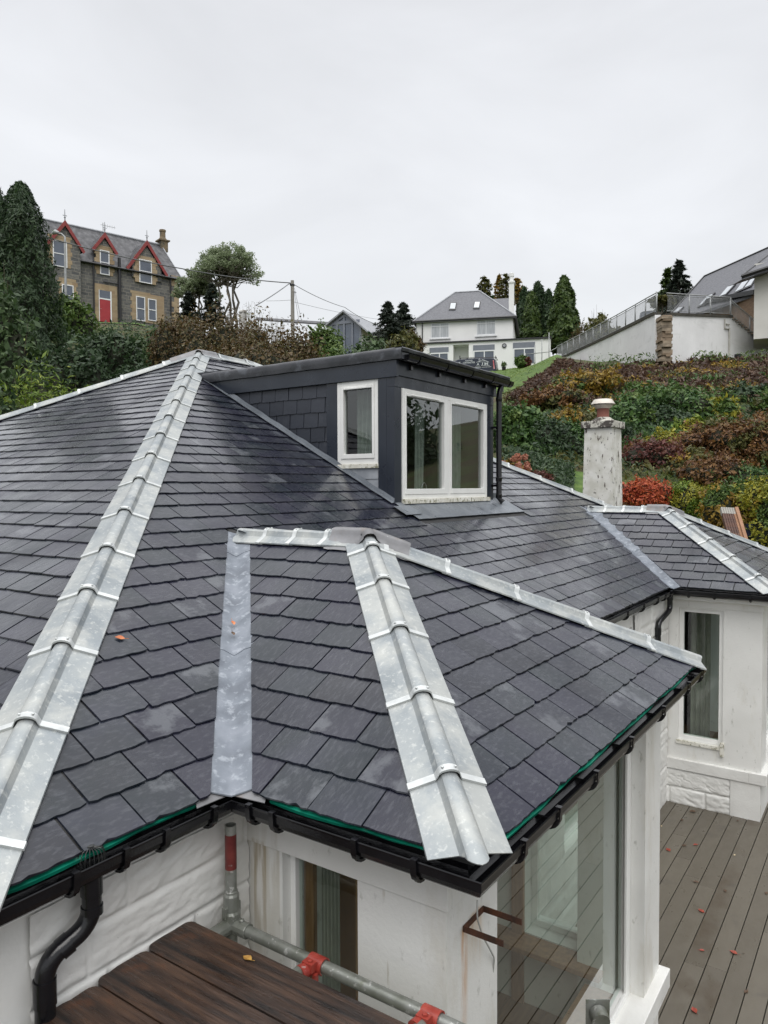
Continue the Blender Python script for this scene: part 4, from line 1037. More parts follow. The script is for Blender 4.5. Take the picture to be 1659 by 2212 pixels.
local_stain(M_paint, float(A_[0]) - .03, float(A_[0]) + .05, FY - .02, FY + .02, -2.35, zb_ - .01, (.50, .22, .04), 1.0)
local_stain(M_paint, float(A_[0]) + .02, float(B_[0]) + .03, FY - .02, FY + .02, -2.0, zb_ + .01, (.55, .33, .12), .7)
local_stain(M_paint, LX - .02, LX + .02, 2.28, 2.36, -2.3, -1.58, (.30, .22, .12), .9)
local_stain(M_paint, LX - .02, LX + .02, 2.20, 2.40, -2.4, -1.50, (.45, .41, .32), .6)
local_stain(M_paint, LX2 - .06, LX2 + .06, 1.2, 1.5, -4.2, -3.9, (.42, .38, .24), .8)

# ================================================================== DECK
def noise2(a, b, c=0.): return noise.noise(Vector((a, b, c)))
mb = MB(); r_ = random.Random(4)
J = {}
for k in range(-44, 8):
    ya = 1.269 + .166 * (k - 1) + .0; yb_ = ya + .1585
    x = 2.0 + r_.uniform(-2.4, 0) ; xe = 15
    cuts = []
    while x < xe: cuts.append(x); x += r_.choice([2.4, 3.0, 3.6]) + r_.uniform(-.2, .2)
    if k == 1: cuts = [-.4, 3.0, 6.6, 10.4, 13.8]
    if k == 5: cuts = [1.4, 5, 9.0, 13]
    if k == 3: cuts = [.8, 4.4, 8.1, 11.9]
    cuts.append(xe)
    for a, b in zip(cuts[:-1], cuts[1:]):
        e = .0012; zj = r_.uniform(-.0008, .0008)
        mb.box(a + e, b - e, ya, yb_, DECKZ - .025, DECKZ + zj)
deck = obj('deck', mb, M_deck, None, (6, 0, DECKZ), None, None, None, 'structure', bevel=.0025)
mb = MB(); mb.box(-4, 15, -8, WY, DECKZ - .08, DECKZ - .03); obj('deck_underlay', mb, M_dark, None, (6, 0, DECKZ - .08), kind='structure')

# ================================================================== SCAFFOLD
scf = thing('scaffold', 'galvanised tube scaffold with red couplers in front of the near bay corner', 'scaffold', (2.2, 2.3, DECKZ))
ZTUB = -1.868; XT = 2.2; YP = 2.315
mb = MB(); mb.tube([(XT, YP, DECKZ), (XT, YP, -1.437)], .0243, 20, cap=False); mb.tube([(XT, YP, -1.50), (XT, YP, -1.437)], .0205, 20, cap=False)
mb.strip([(XT + .0243 * math.cos(a), YP + .0243 * math.sin(a), -1.437) for a in np.linspace(0, 2 * math.pi, 21)], [(XT + .0205 * math.cos(a), YP + .0205 * math.sin(a), -1.437) for a in np.linspace(0, 2 * math.pi, 21)])
post = obj('upright_tube', mb, M_tube, scf, auto=40)
mb = MB(); mb.tube([(XT, YP, -1.625), (XT, YP, -1.475)], .0249, 20, cap=False); obj('red_paint_band', mb, material('faded_maroon_paint', [(.10, .012, .012), (.16, .03, .025)], rough=.5, nscale=20, bump=.001, bscale=80, stains=[((.25, .25, .23), 30, .62, .68, (1, 1, 1), .7)]), post, smooth=True)
mb = MB(); mb.lathe((XT, YP, -1.86), [(.040, 0), (.040, .045), (.0345, .055), (.0345, .12), (.029, .13), (.029, .14), (.025, .141)], 12)
mb.box(XT - .045, XT + .045, YP - .012, YP + .012, -1.83, -1.78); mb.tube([(XT, YP, ZTUB), (XT, YP - .1, ZTUB)], .032, 12); mb.tube([(XT, YP, ZTUB), (XT - .12, YP, ZTUB)], .032, 12)
mb.lathe((XT - .0, YP - .06, ZTUB + .02), [(.012, 0), (.012, .02), (.006, .022)], 8)
obj('corner_fitting', mb, M_tube, scf, bevel=.003)
mb = MB(); mb.tube([(XT, YP - .03, ZTUB), (XT, -1.6, ZTUB)], .0243, 20); obj('ledger_tube', mb, M_tube, scf, auto=40)
mb = MB(); mb.tube([(XT - .02, 1.862, ZTUB + .002), (.1, 1.862, -1.856)], .0243, 16); obj('cross_tube', mb, M_tube, scf, auto=40)
mb = MB(); mb.tube([(XT - .02, 1.322, ZTUB + .002), (.1, 1.322, -1.856)], .0243, 16); obj('cross_tube', mb, M_tube, scf, auto=40)
mb = MB(); mb.tube([(XT - .02, -1.2, ZTUB + .002), (.1, -1.2, -1.856)], .0243, 16); obj('cross_tube', mb, M_tube, scf, auto=40)
mb = MB(); mb.tube([(XT, -1.5, DECKZ), (XT, -1.5, -1.5)], .0243, 16); mb.tube([(.1, -1.5, DECKZ), (.1, -1.5, -1.5)], .0243, 16); obj('upright_tube', mb, M_tube, scf, auto=40)
for yc in (1.838, 1.318):
    mb = MB()
    ring = lambda R, y: [(XT + R * math.cos(a), y, ZTUB + R * math.sin(a)) for a in np.linspace(-.7, math.pi + .9, 15)]
    mb.strip(ring(.0275, yc - .036), ring(.0275, yc + .036)); mb.strip(ring(.033, yc - .036), ring(.033, yc + .036)); mb.strip(ring(.0275, yc - .036), ring(.033, yc - .036)); mb.strip(ring(.0275, yc + .036), ring(.033, yc + .036))
    mb.tube([(XT - .03, yc + .012, ZTUB), (XT - .085, yc + .02, ZTUB)], .0295, 12)
    mb.box(XT - .06, XT - .028, yc - .02, yc + .03, ZTUB - .002, ZTUB + .032); mb.box(XT - .05, XT - .032, yc - .03, yc - .012, ZTUB - .07, ZTUB - .01)
    mb.lathe((XT - .045, yc, ZTUB + .03), [(.01, 0), (.01, .01), (.005, .012)], 6)
    obj('coupler', mb, M_redcoup, scf, auto=40)
# boards
LBL = ['wet brown scaffold board nearest the horizontal tube, with rounded end against the wall', 'wet scaffold board second from the horizontal tube, dark knot near its middle',
       'wet scaffold board third from the horizontal tube, orange streak at its end', 'wet scaffold board fourth from the horizontal tube, under the downpipe',
       'wet scaffold board fifth from the horizontal tube, at the bottom left corner']
def board(i):
    x1 = 2.035 - .2315 * i; x0 = x1 - .225; r = random.Random(i); ye_ = [2.385, 2.375, 2.36, 2.33, 2.25, 2.3, 2.3, 2.3][i]; y0_ = -1.5
    pts = [(x0 + .002 * math.sin(3 * t), y0_ + (ye_ - .035 - y0_) * t) for t in np.linspace(0, 1, 14)]
    for a in np.linspace(math.pi, math.pi / 2, 6): pts.append((x0 + .035 + .035 * math.cos(a), ye_ - .035 + .035 * math.sin(a) * (1)))
    for t in (.35, .6, .8): pts.append((x0 + .04 + (.225 - .08) * (t - .2), ye_ + r.uniform(-.004, .003)))
    for a in np.linspace(math.pi / 2, 0, 6): pts.append((x1 - .035 + .035 * math.cos(a), ye_ - .035 + .035 * math.sin(a)))
    pts += [(x1 + .002 * math.sin(5 * t + i), y0_ + (ye_ - .035 - y0_) * t) for t in np.linspace(1, 0, 14)]
    mb = MB(); z1 = -1.79 + r.uniform(-.003, .003); mb.slab([(p[0], p[1], z1 - .038) for p in pts][::-1], (0, 0, .038))
    return obj('scaffold_board', mb, M_board, None, ((x0 + x1) / 2, 1.0, z1 - .038), LBL[i], 'scaffold board', 'scaffold boards underfoot', bevel=.004)
for i in range(5): board(i)
for i in range(5, 8):
    LBL.append('wet scaffold board further left beyond the picture edge'); board(i)
# head plate on a short post by the sill
q = PD(1291, 2186, 3.62)
sp = thing('scaffold_base_plate', 'small square steel plate with round socket standing before the large bay window', 'base plate', (q[0], q[1], DECKZ))
u = np.array([RT[0], RT[1], 0]); n_ = np.array([-FW[0], -FW[1], 0])
mb = MB(); mb.frame(q, u, (0, 0, 1), n_, -.06, .06, -.07, .065, -.003, .003); obj('plate', mb, M_tube, sp, bevel=.002)
mb = MB(); mb.tube([q + n_ * .003, q + n_ * .06 - np.array([0, 0, .01])], .045, 18); mb.tube([q - np.array([0, 0, .03]) - n_ * .03, np.array([q[0], q[1], DECKZ]) - n_ * .03], .024, 14); obj('socket', mb, M_tube, sp, auto=40)

# ---------------------------------------------------------------- fallen leaves
M_leafr = material('fallen_leaf_red', [(.22, .03, .02), (.32, .06, .03)], rough=.5, nscale=30)
M_leafb = material('fallen_leaf_brown', [(.06, .035, .02), (.11, .06, .03)], rough=.6, nscale=30)
M_leafo = material('fallen_leaf_orange', [(.42, .11, .035), (.55, .20, .07)], rough=.5, nscale=30)
M_leafy = material('fallen_leaf_ochre', [(.30, .15, .03), (.42, .24, .05)], rough=.5, nscale=30)
M_chip = material('pale_wood_chip', [(.45, .36, .22), (.55, .46, .32)], rough=.7)
def leaf(P, n, size, m, label, seed, group='fallen leaves on the deck', cat='leaf', name='fallen_leaf'):
    r = random.Random(seed); n = np.array(n, float); n /= np.linalg.norm(n); a = np.cross(n, (0.3, 1, 0.1)); a /= np.linalg.norm(a); b = np.cross(n, a)
    th = r.uniform(0, 6.28); u = a * math.cos(th) + b * math.sin(th); v = np.cross(n, u); P = np.array(P, float) + n * .004
    prof = [(-.5, 0), (-.3, .22), (-.05, .34), (.2, .27), (.38, .12), (.55, 0)]; mb = MB(); c = []; l = []; q_ = []
    for s_, w in prof:
        cur = .12 * (s_ ** 2) + .02
        c.append(P + u * s_ * size + n * cur * size); l.append(P + u * s_ * size + v * w * size * r.uniform(.85, 1.1) + n * (cur + w * .35) * size); q_.append(P + u * s_ * size - v * w * size * r.uniform(.85, 1.1) + n * (cur + w * .3) * size)
    mb.strip(c, l); mb.strip(q_, c); mb.strip([p - n * .0012 for p in l], [p - n * .0012 for p in c]); 
    mb.tube([c[0], c[0] - u * size * .35 + n * .1 * size], .0012, 5)
    return obj(name, mb, m, None, P, label, cat, group, smooth=True)
def deckpt(x, y): return pZ(2100 * .66364 + x * 400 / 1062 * .66364, 2500 * .66364 + y * 400 / 1062 * .66364, DECKZ)
for i, (x, y, sz, m, lb) in enumerate([
    (410, 380, .085, M_leafb, 'brown red leaf lying flat near the far bay base'), (200, 712, .075, M_leafr, 'crumpled red leaf beside the dark puddle mark on the deck'),
    (337, 674, .055, M_leafb, 'dark brown leaf left of a small red ring leaf on the deck'), (436, 667, .06, M_leafr, 'small red leaf with dark rim right of a brown leaf'),
    (486, 1240, .07, M_leafr, 'bright red leaf in the middle of the deck'), (490, 1580, .045, M_leafr, 'small faint red leaf on a brown stain of the deck'),
    (765, 1600, .07, M_leafr, 'red leaf with pointed ends lying across a board joint'), (425, 2100, .07, M_leafr, 'red leaf close to the bottom edge of the picture'),
    (690, 1065, .05, M_leafb, 'small curled brown leaf between two board joints'), (1048, 1085, .05, M_leafb, 'dark leaf at the right edge of the picture'),
    (773, 755, .035, M_chip, 'pale tan wood chip on the deck'), (872, 1937, .05, M_leafb, 'dark thin leaf near the lower right deck joint'),
    (140, 505, .035, M_chip, 'pale wood sliver beside the white bay corner'), (318, 452, .05, M_leafb, 'dark scrap of leaf on the far end of the deck'),
    (800, 458, .035, M_leafb, 'small dark leaf scrap before the far bay base'), (255, 282, .05, M_dark, 'black clump of wet leaves at the foot of the far bay wall'),
    (440, 990, .06, M_leafb, 'dark twig like leaf curled over a deck joint')]):
    leaf(deckpt(x, y), (0, 0, 1), sz, m, lb, i + 20, cat='wood chip' if m is M_chip else 'leaf', name='wood_chip' if m is M_chip else 'fallen_leaf', group=None if m is M_chip else 'fallen leaves on the deck')
for i in range(26):
    x = r_.uniform(5.6, 9.6); y = r_.uniform(-1.0, 1.25)
    leaf((x, y, DECKZ), (0, 0, 1), r_.uniform(.012, .022), M_leafb if i % 3 else M_chip, 'tiny scrap of leaf or chip littering the deck boards', i + 70, group='tiny scraps littering the deck', cat='debris', name='debris_scrap')
nmn = np.array([0, -SL, 1])
leaf(on_plane(259, 1385, nmn, (0, MY, EZ)) + np.array([0, 0, .012]), nmn, .05, M_leafo, 'orange leaf lying on the slates left of the lead valley', 2, 'fallen leaves on the roof')
vy = lambda y: pX(503, y, 2.93)
leaf(on_plane(503, 1358, nmn, (0, MY, EZ)) + np.array([0, 0, .03]), nmn, .042, M_leafo, 'orange leaf on the lead valley just above its lap', 3, 'fallen leaves on the roof')
leaf(on_plane(503, 1381, nmn, (0, MY, EZ)) + np.array([0, 0, .03]), nmn, .036, M_leafb, 'brown leaf on the lead valley just below its lap', 4, 'fallen leaves on the roof')
leaf(on_plane(1438, 1324 - 100, (0, 0, 1), (0, 0, -1)) * 0 + np.array([10.5, 1.9, EZ + .43 + .02]), (-.5, 0, 1), .05, M_leafb, 'brown leaf caught on the slates of the far bay roof', 5, 'fallen leaves on the roof')
q = pZ(535, 2073, -1.79); leaf(q, (0, 0, 1), .045, M_leafy, 'ochre crumpled leaf on the scaffold board near the tube', 6, 'fallen leaves on the scaffold')

# ================================================================== GROUND
TD = [3, 12, 18, 22, 28, 36, 44, 52, 60, 66, 72, 80, 100, 150, 300, 700]
TX = [-500, 0, 300, 600, 900, 1085, 1200, 1300, 1420, 1659, 2300]
TZ = {
 -500: [-4.5, -4, -3, -1, 2, 6, 9, 12, 13.3, 13.8, 14, 15, 17, 20, 28, 40],
 0: [-4.5, -4, -3, -1, 2, 6, 9, 11.5, 13.3, 13.7, 14, 15, 17, 20, 28, 40],
 300: [-4.5, -4, -3, -1, 2, 5.5, 8.5, 11.3, 13.2, 13.6, 14, 15, 17, 20, 28, 40],
 600: [-4.5, -4, -3.5, -2, .3, 3.2, 6, 8.5, 10.5, 11.8, 12.6, 13.6, 15.5, 18, 25, 38],
 900: [-4.5, -4, -3.5, -1.2, 1, 3, 5, 7.2, 8.8, 9.95, 11.2, 12.5, 14, 18, 25, 38],
 1085: [-4.5, -4, -1.6, .55, 1.8, 3.6, 5.6, 7.2, 8.8, 10.1, 11.2, 12.5, 14, 18, 25, 38],
 1200: [-4.5, -3.2, -.8, .35, 1.9, 4.2, 6.9, 9.1, 10.3, 10.9, 11.75, 12.5, 14, 18, 25, 38],
 1300: [-4.5, -2.6, -.9, .2, 2.0, 4.4, 6.7, 8.6, 9.8, 10.6, 11.4, 12.3, 14, 18, 25, 38],
 1420: [-4.5, -2.4, -1.0, .1, 2.1, 4.7, 6.95, 9.2, 10, 10.2, 10.6, 12, 14, 18, 25, 38],
 1659: [-4.5, -2.3, -1.6, -.4, 1.8, 4.9, 7.2, 8.7, 10, 10.4, 11, 12, 14, 18, 25, 38],
 2300: [-4.5, -2.3, -1.6, -.4, 1.8, 4.9, 7.2, 8.7, 10, 10.4, 11, 12, 14, 18, 25, 38]}
TA = np.array([TZ[x] for x in TX])
def _smooth_z(x, d):
    ld = np.log(max(d, 3)); L_ = np.log(TD)
    vals = [np.interp(ld, L_, TA[i]) for i in range(len(TX))]
    return float(np.interp(x, TX, vals))
def ground(X, Y, rough=True):
    f = X * FW[0] + Y * FW[1]; r = X * RT[0] + Y * RT[1]
    if f < 3: x, d = (-500 if r < 0 else 2300), 3
    else: x, d = 829.5 + FOC * r / f, f
    z = _smooth_z(x, d)
    # keep clear of the house and its deck
    dx = max(1.0 - X, X - 14.5, 0); dy = max(2.0 - Y, Y - 14.6, 0); q = math.hypot(dx, dy)
    dx2 = max(-4 - X, X - 15, 0); dy2 = max(-8 - Y, Y - 2.6, 0); q = min(q, math.hypot(dx2, dy2))
    z = min(z, -4.4 + max(0, q) * 1.6)
    if rough and f > 10: z += .18 * noise.noise(Vector((X * .35, Y * .35, 0))) * min(1, (f - 10) / 10)
    return z
def gz(x, d):
    g = G2(x, d); return ground(g[0], g[1])
xs = np.concatenate([np.linspace(-6000, -700, 14), np.arange(-650, 2500, 22), np.linspace(2600, 9000, 14)])
ds = np.concatenate([np.geomspace(1.5, 14, 12), np.geomspace(14.8, 90, 105), np.geomspace(95, 900, 18)])
V = []; F = []
for d in ds:
    for x in xs:
        g = RT * ((x - 829.5) / FOC * d) + FW * d; V.append((g[0], g[1], ground(g[0], g[1]) if d < 400 else _smooth_z(x, d)))
nx = len(xs)
for j in range(len(ds) - 1):
    for i in range(nx - 1): a = j * nx + i; F.append((a, a + 1, a + nx + 1, a + nx))
# behind the camera
nb = len(V)
for g in ((RT * -300 + FW * -300), (RT * 300 + FW * -300), (RT * 300 + FW * 1.4), (RT * -300 + FW * 1.4)): V.append((g[0], g[1], -4.7))
F.append((nb, nb + 1, nb + 2, nb + 3))
mb = MB(); mb.add(V, F)
M_ground = material('hillside_ground', [(.030, .045, .012), (.055, .075, .016), (.075, .095, .022)], rough=.9, nscale=.9, bump=.06, bscale=5, contrast=(.3, .7),
                    stains=[((.055, .030, .016), .35, .46, .58, (1, 1, 1), .85), ((.10, .075, .03), 1.4, .55, .7, (1, 1, 1), .5), ((.02, .025, .01), 3, .55, .7, (1, 1, 1), .5)])
obj('ground', mb, M_ground, None, (0, 0, 0), kind='structure', smooth=True)
# lawns
M_lawn = material('lawn_grass', [(.042, .080, .012), (.068, .125, .018), (.10, .155, .03)], rough=.9, nscale=2.5, bump=.04, bscale=14)
def lawn(poly, name='lawn'):
    """lawn patch: grid in (x, d) clipped by a px/depth quad"""
    mb = MB(); (x0, d0, x1, d1), n = poly, 18; rows = []
    for j in range(n + 1):
        row = []
        for i in range(n + 1):
            x = x0 + (x1 - x0) * i / n; d = d0 + (d1 - d0) * j / n; g = G2(x, d); row.append((g[0], g[1], ground(g[0], g[1]) + .05))
        rows.append(row)
    for a, b in zip(rows[:-1], rows[1:]): mb.strip(a, b)
    return obj(name, mb, M_lawn, None, rows[0][0], kind='structure', smooth=True)
lawn((1010, 43, 1212, 73)); lawn((180, 54, 335, 61)); lawn((1150, 19.5, 1262, 22.5)); lawn((1345, 18, 1800, 21.5)); lawn((860, 60, 1012, 73))

# ================================================================== FOLIAGE
def leafmat(name, cols, transl=.25):
    return material(name, [tuple(v * 1.35 for v in c) for c in cols], rough=.5, nscale=.9, island=True, transl=transl, spec=.35)
LM = {
 'dark': leafmat('dark_evergreen_leaves', [(.010, .022, .010), (.022, .042, .018), (.035, .062, .026), (.055, .085, .04)]),
 'rhodo': leafmat('rhododendron_leaves', [(.014, .028, .010), (.030, .055, .020), (.050, .085, .030), (.10, .14, .06)]),
 'mid': leafmat('mid_green_leaves', [(.022, .045, .010), (.045, .085, .018), (.075, .12, .025), (.12, .16, .04)]),
 'bright': leafmat('bright_green_leaves', [(.035, .065, .008), (.07, .12, .012), (.12, .17, .02), (.20, .22, .03)]),
 'cypress': leafmat('cypress_leaves', [(.010, .024, .010), (.022, .044, .016), (.038, .066, .022)]),
 'conifer': leafmat('conifer_leaves', [(.018, .035, .010), (.04, .07, .015), (.075, .11, .022)]),
 'spruce': leafmat('spruce_needles', [(.014, .022, .016), (.03, .04, .03), (.05, .06, .045)]),
 'russet': leafmat('russet_leaves', [(.032, .022, .010), (.06, .037, .014), (.085, .055, .019), (.075, .068, .024), (.04, .045, .018)]),
 'olive': leafmat('olive_leaves', [(.04, .045, .012), (.07, .075, .02), (.11, .09, .025)]),
 'gold': leafmat('golden_leaves', [(.07, .045, .010), (.14, .085, .013), (.26, .17, .02), (.06, .07, .018)]),
 'yellow': leafmat('yellow_green_leaves', [(.07, .09, .012), (.16, .17, .02), (.30, .27, .03), (.06, .09, .02)]),
 'red': leafmat('scarlet_leaves', [(.14, .018, .012), (.28, .045, .02), (.36, .09, .03), (.20, .07, .03)]),
 'maroon': leafmat('maroon_leaves', [(.035, .014, .012), (.07, .020, .017), (.11, .035, .025), (.04, .045, .018)]),
 'orange': leafmat('orange_brown_leaves', [(.035, .018, .010), (.075, .034, .015), (.17, .085, .026), (.06, .055, .018)]),
 'pink': leafmat('faded_hydrangea', [(.20, .07, .05), (.34, .15, .10), (.42, .22, .15)]),
 'fern': leafmat('fern_green', [(.015, .04, .010), (.032, .072, .018), (.06, .115, .028), (.12, .17, .06)]),
 'bracken': leafmat('dead_bracken', [(.022, .012, .009), (.045, .024, .016), (.075, .042, .027), (.14, .09, .055)]),
 'airy': leafmat('grey_green_leaves', [(.10, .13, .065), (.16, .20, .11), (.25, .28, .18)], .5),
 'twig': material('bare_twigs', [(.09, .065, .045), (.15, .11, .08)], rough=.8),
 'bark': material('bark', [(.05, .04, .03), (.10, .085, .065)], rough=.9, nscale=4, bump=.01, bscale=12, stretch=(3, 3, .6)),
 'barkpale': material('pale_bark', [(.12, .11, .09), (.20, .18, .15)], rough=.9, nscale=4)}
M_core = material('filler_core', [(.012, .016, .007), (.022, .024, .012)], rough=.95, nscale=3)  # opaque dark core, added inside crowns to block the view through the leaves
RG = np.random.default_rng(11)
def leaf_quads(P, N, size, aspect=.45, droop=.0, jit=.6):
    """one small pointed quad per row of P, facing roughly along N"""
    n = len(P); N = N + RG.normal(0, jit, (n, 3)); N /= np.linalg.norm(N, axis=1)[:, None]
    A = RG.normal(0, 1, (n, 3)); A[:, 2] -= droop; U = A - N * (A * N).sum(1)[:, None]; U /= np.linalg.norm(U, axis=1)[:, None]; Vv = np.cross(N, U)
    s = (size * np.clip(RG.lognormal(-.05, .38, n), .4, 2.1))[:, None]; a = aspect
    q = np.stack([P - U * s * .5, P + Vv * s * a * .5 - U * s * .05, P + U * s * .5 - N * s * .08, P - Vv * s * a * .5 - U * s * .05], 1)
    return q.reshape(-1, 3)
def quads_mesh(name, Q, m, parent=None, loc=None, **k):
    off = LOC[parent.name] if parent is not None else Vector([float(v) for v in (loc if loc is not None else (0, 0, 0))])
    n = len(Q) // 4; me = bpy.data.meshes.new(name)
    me.vertices.add(4 * n); me.vertices.foreach_set('co', (Q - np.array(off)).astype(np.float32).ravel())
    me.loops.add(4 * n); me.loops.foreach_set('vertex_index', np.arange(4 * n, dtype=np.int32))
    me.polygons.add(n); me.polygons.foreach_set('loop_start', np.arange(0, 4 * n, 4, dtype=np.int32))
    try: me.polygons.foreach_set('loop_total', np.full(n, 4, dtype=np.int32))
    except Exception: pass
    me.update(calc_edges=True); me.materials.append(m)
    o = bpy.data.objects.new(name, me); COL.objects.link(o)
    if parent is not None: o.parent = parent
    else: o.location = off
    LOC[o.name] = Vector(off); _props(o, k.get('label'), k.get('cat'), k.get('group'), k.get('kind')); return o
def lobes_points(lobes, n, shell=.22, bumpy=.30, up_bias=.15):
    vol = np.array([a * b + b * c + a * c for (_, (a, b, c)) in lobes]); cnt = (vol / vol.sum() * n).astype(int) + 1
    PP = []; NN = []
    for (c, r), k in zip(lobes, cnt):
        d = RG.normal(0, 1, (k, 3)); d[:, 2] += up_bias; d /= np.linalg.norm(d, axis=1)[:, None]
        rad = 1 - np.abs(RG.normal(0, shell, k)); rad = np.clip(rad, .25, 1)
        sd = RG.uniform(0, 50)
        b = np.array([noise.noise(Vector((q[0] * 2.6 + sd, q[1] * 2.6, q[2] * 2.6))) + .6 * noise.noise(Vector((q[0] * 6 + sd, q[1] * 6, q[2] * 6))) for q in d])
        rad = rad * (1 + bumpy * b * 1.6)
        PP.append(np.array(c) + d * rad[:, None] * np.array(r)); NN.append(d / np.array(r))
    P = np.vstack(PP); N = np.vstack(NN); N /= np.linalg.norm(N, axis=1)[:, None]; return P, N
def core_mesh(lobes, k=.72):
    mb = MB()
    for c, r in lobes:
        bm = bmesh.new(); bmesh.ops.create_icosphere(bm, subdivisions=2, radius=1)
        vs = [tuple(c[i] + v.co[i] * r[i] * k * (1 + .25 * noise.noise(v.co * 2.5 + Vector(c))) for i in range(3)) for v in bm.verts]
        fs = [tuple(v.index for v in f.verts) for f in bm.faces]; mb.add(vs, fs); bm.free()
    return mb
import bmesh
def depth_at(x, y, lo=14.5, hi=80):
    """where the ground shows at image row y in column x"""
    for d in np.arange(lo, hi, .25):
        if 1052 - FOC * gz(x, d) / d <= y: return float(d)
    return hi
def shrub(name, label, cat, x, ytop, ybot, wpx, d=None, leafk='mid', n=5000, size=.09, nl=7, group=None, seed=0, core=.72, flat=.9, aspect=.5, shell=.2, droop=0, up=.25, ln=(1., .2)):
    if d is None: d = depth_at(x, ybot)
    r = random.Random(seed * 13 + int(x)); W2 = wpx / 2 / FOC * d
    zt = (1052 - ytop) / FOC * d; g = G2(x, d); z0 = min(gz(x, d), (1052 - ybot) / FOC * d); zt -= (zt - z0) * .07; H = zt - z0
    t = thing(name, label, cat, (g[0], g[1], z0), group); lobes = []
    for i in range(nl):
        f = (i + .5) / nl; ox = (f * 2 - 1) * .62 + r.uniform(-.12, .12); oz = r.uniform(.45, .62) * (1.05 - .35 * ox * ox); od = r.uniform(-.35, .35)
        lr = W2 * r.uniform(.36, .52); hr = min(H * .5, max(lr * flat, H * .38)) * r.uniform(.85, 1.05)
        c = g + RT * W2 * ox + FW * W2 * od; lobes.append(((c[0], c[1], min(zt - hr, z0 + H * oz)), (lr, lr, hr)))
    c = g; lobes.append(((c[0], c[1], zt - H * .42), (W2 * .55, W2 * .55, H * .42)))
    lobes.append(((c[0], c[1], z0 + H * .3), (W2 * .8, W2 * .7, H * .34)))
    for i in range(nl):
        a = r.uniform(0, 6.28); rad = W2 * r.uniform(.3, .95); lr = W2 * r.uniform(.12, .24); c = g + np.array([math.cos(a), math.sin(a)]) * rad
        lobes.append(((c[0], c[1], z0 + H * r.uniform(.35, .95) * math.sqrt(max(.1, 1 - .7 * (rad / W2) ** 2))), (lr, lr, lr * r.uniform(.8, 1.3))))
    P, N = lobes_points(lobes, n, shell); N[:, 2] += up
    sh = []
    for i in range(22):      # loose shoots breaking the outline
        c, rr_ = lobes[r.randrange(len(lobes))]; d0 = np.array([r.gauss(0, 1), r.gauss(0, 1), abs(r.gauss(0, 1)) + .6]); d0 /= np.linalg.norm(d0)
        b = np.array(c) + d0 * np.array(rr_) * .9; ln_ = min(H, W2) * r.uniform(.12, .34); k = 16
        u = RG.uniform(0, 1, k)[:, None]; sh.append(b + d0 * ln_ * u + RG.normal(0, size * .35, (k, 3)))
    sh = np.vstack(sh); P = np.vstack([P, sh]); N = np.vstack([N, RG.normal(0, 1, sh.shape)])
    if seed >= 100:      # a mixed planting: clumps of a second leaf colour
        sel = np.array([noise.noise(Vector((p[0] * 1.1 + seed, p[1] * 1.1, p[2] * 1.4))) for p in P]) > .20
        alt = {'fern': 'mid', 'dark': 'fern', 'rhodo': 'olive', 'orange': 'olive', 'maroon': 'orange', 'red': 'orange', 'gold': 'mid', 'yellow': 'mid', 'bright': 'yellow', 'olive': 'gold'}.get(leafk, 'olive')
        quads_mesh('foliage', leaf_quads(P[sel], N[sel], size * .9, aspect, droop), LM[alt], t); P = P[~sel]; N = N[~sel]
    quads_mesh('foliage', leaf_quads(P, N, size, aspect, droop), LM[leafk], t)
    if core: obj('filler_core', core_mesh(lobes[:nl + 2], core), M_core, t)
    mb = MB()
    for i in range(14):
        c, rr_ = lobes[r.randrange(len(lobes))]; d0 = np.array([r.gauss(0, .6), r.gauss(0, .6), abs(r.gauss(0, .8)) + .3]); d0 /= np.linalg.norm(d0); e_ = np.array(c) + d0 * np.array(rr_) * r.uniform(.95, 1.25)
        b_ = np.array([g[0] + (e_[0] - g[0]) * .3, g[1] + (e_[1] - g[1]) * .3, z0]); m_ = (b_ + e_) / 2 + np.array([r.uniform(-.1, .1) * W2, r.uniform(-.1, .1) * W2, .1 * H]); mb.tube([b_, m_, e_], [.022, .014, .004], 4, cap=False)
    obj('stems', mb, LM['twig'], t)
    return t, lobes
TREE = {}
def limb(mb, p, q, r0, r1, k=5, wob=.12, seed=0):
    r = random.Random(seed); p, q = Vector(p), Vector(q); L = (q - p).length; pts = []
    for i in range(k + 1):
        t = i / k; o = Vector((r.uniform(-1, 1), r.uniform(-1, 1), r.uniform(-.5, .5))) * wob * L * math.sin(math.pi * t) * .5; pts.append(p.lerp(q, t) + o)
    mb.tube(pts, [r0 + (r1 - r0) * i / k for i in range(k + 1)], 6, cap=False); return pts
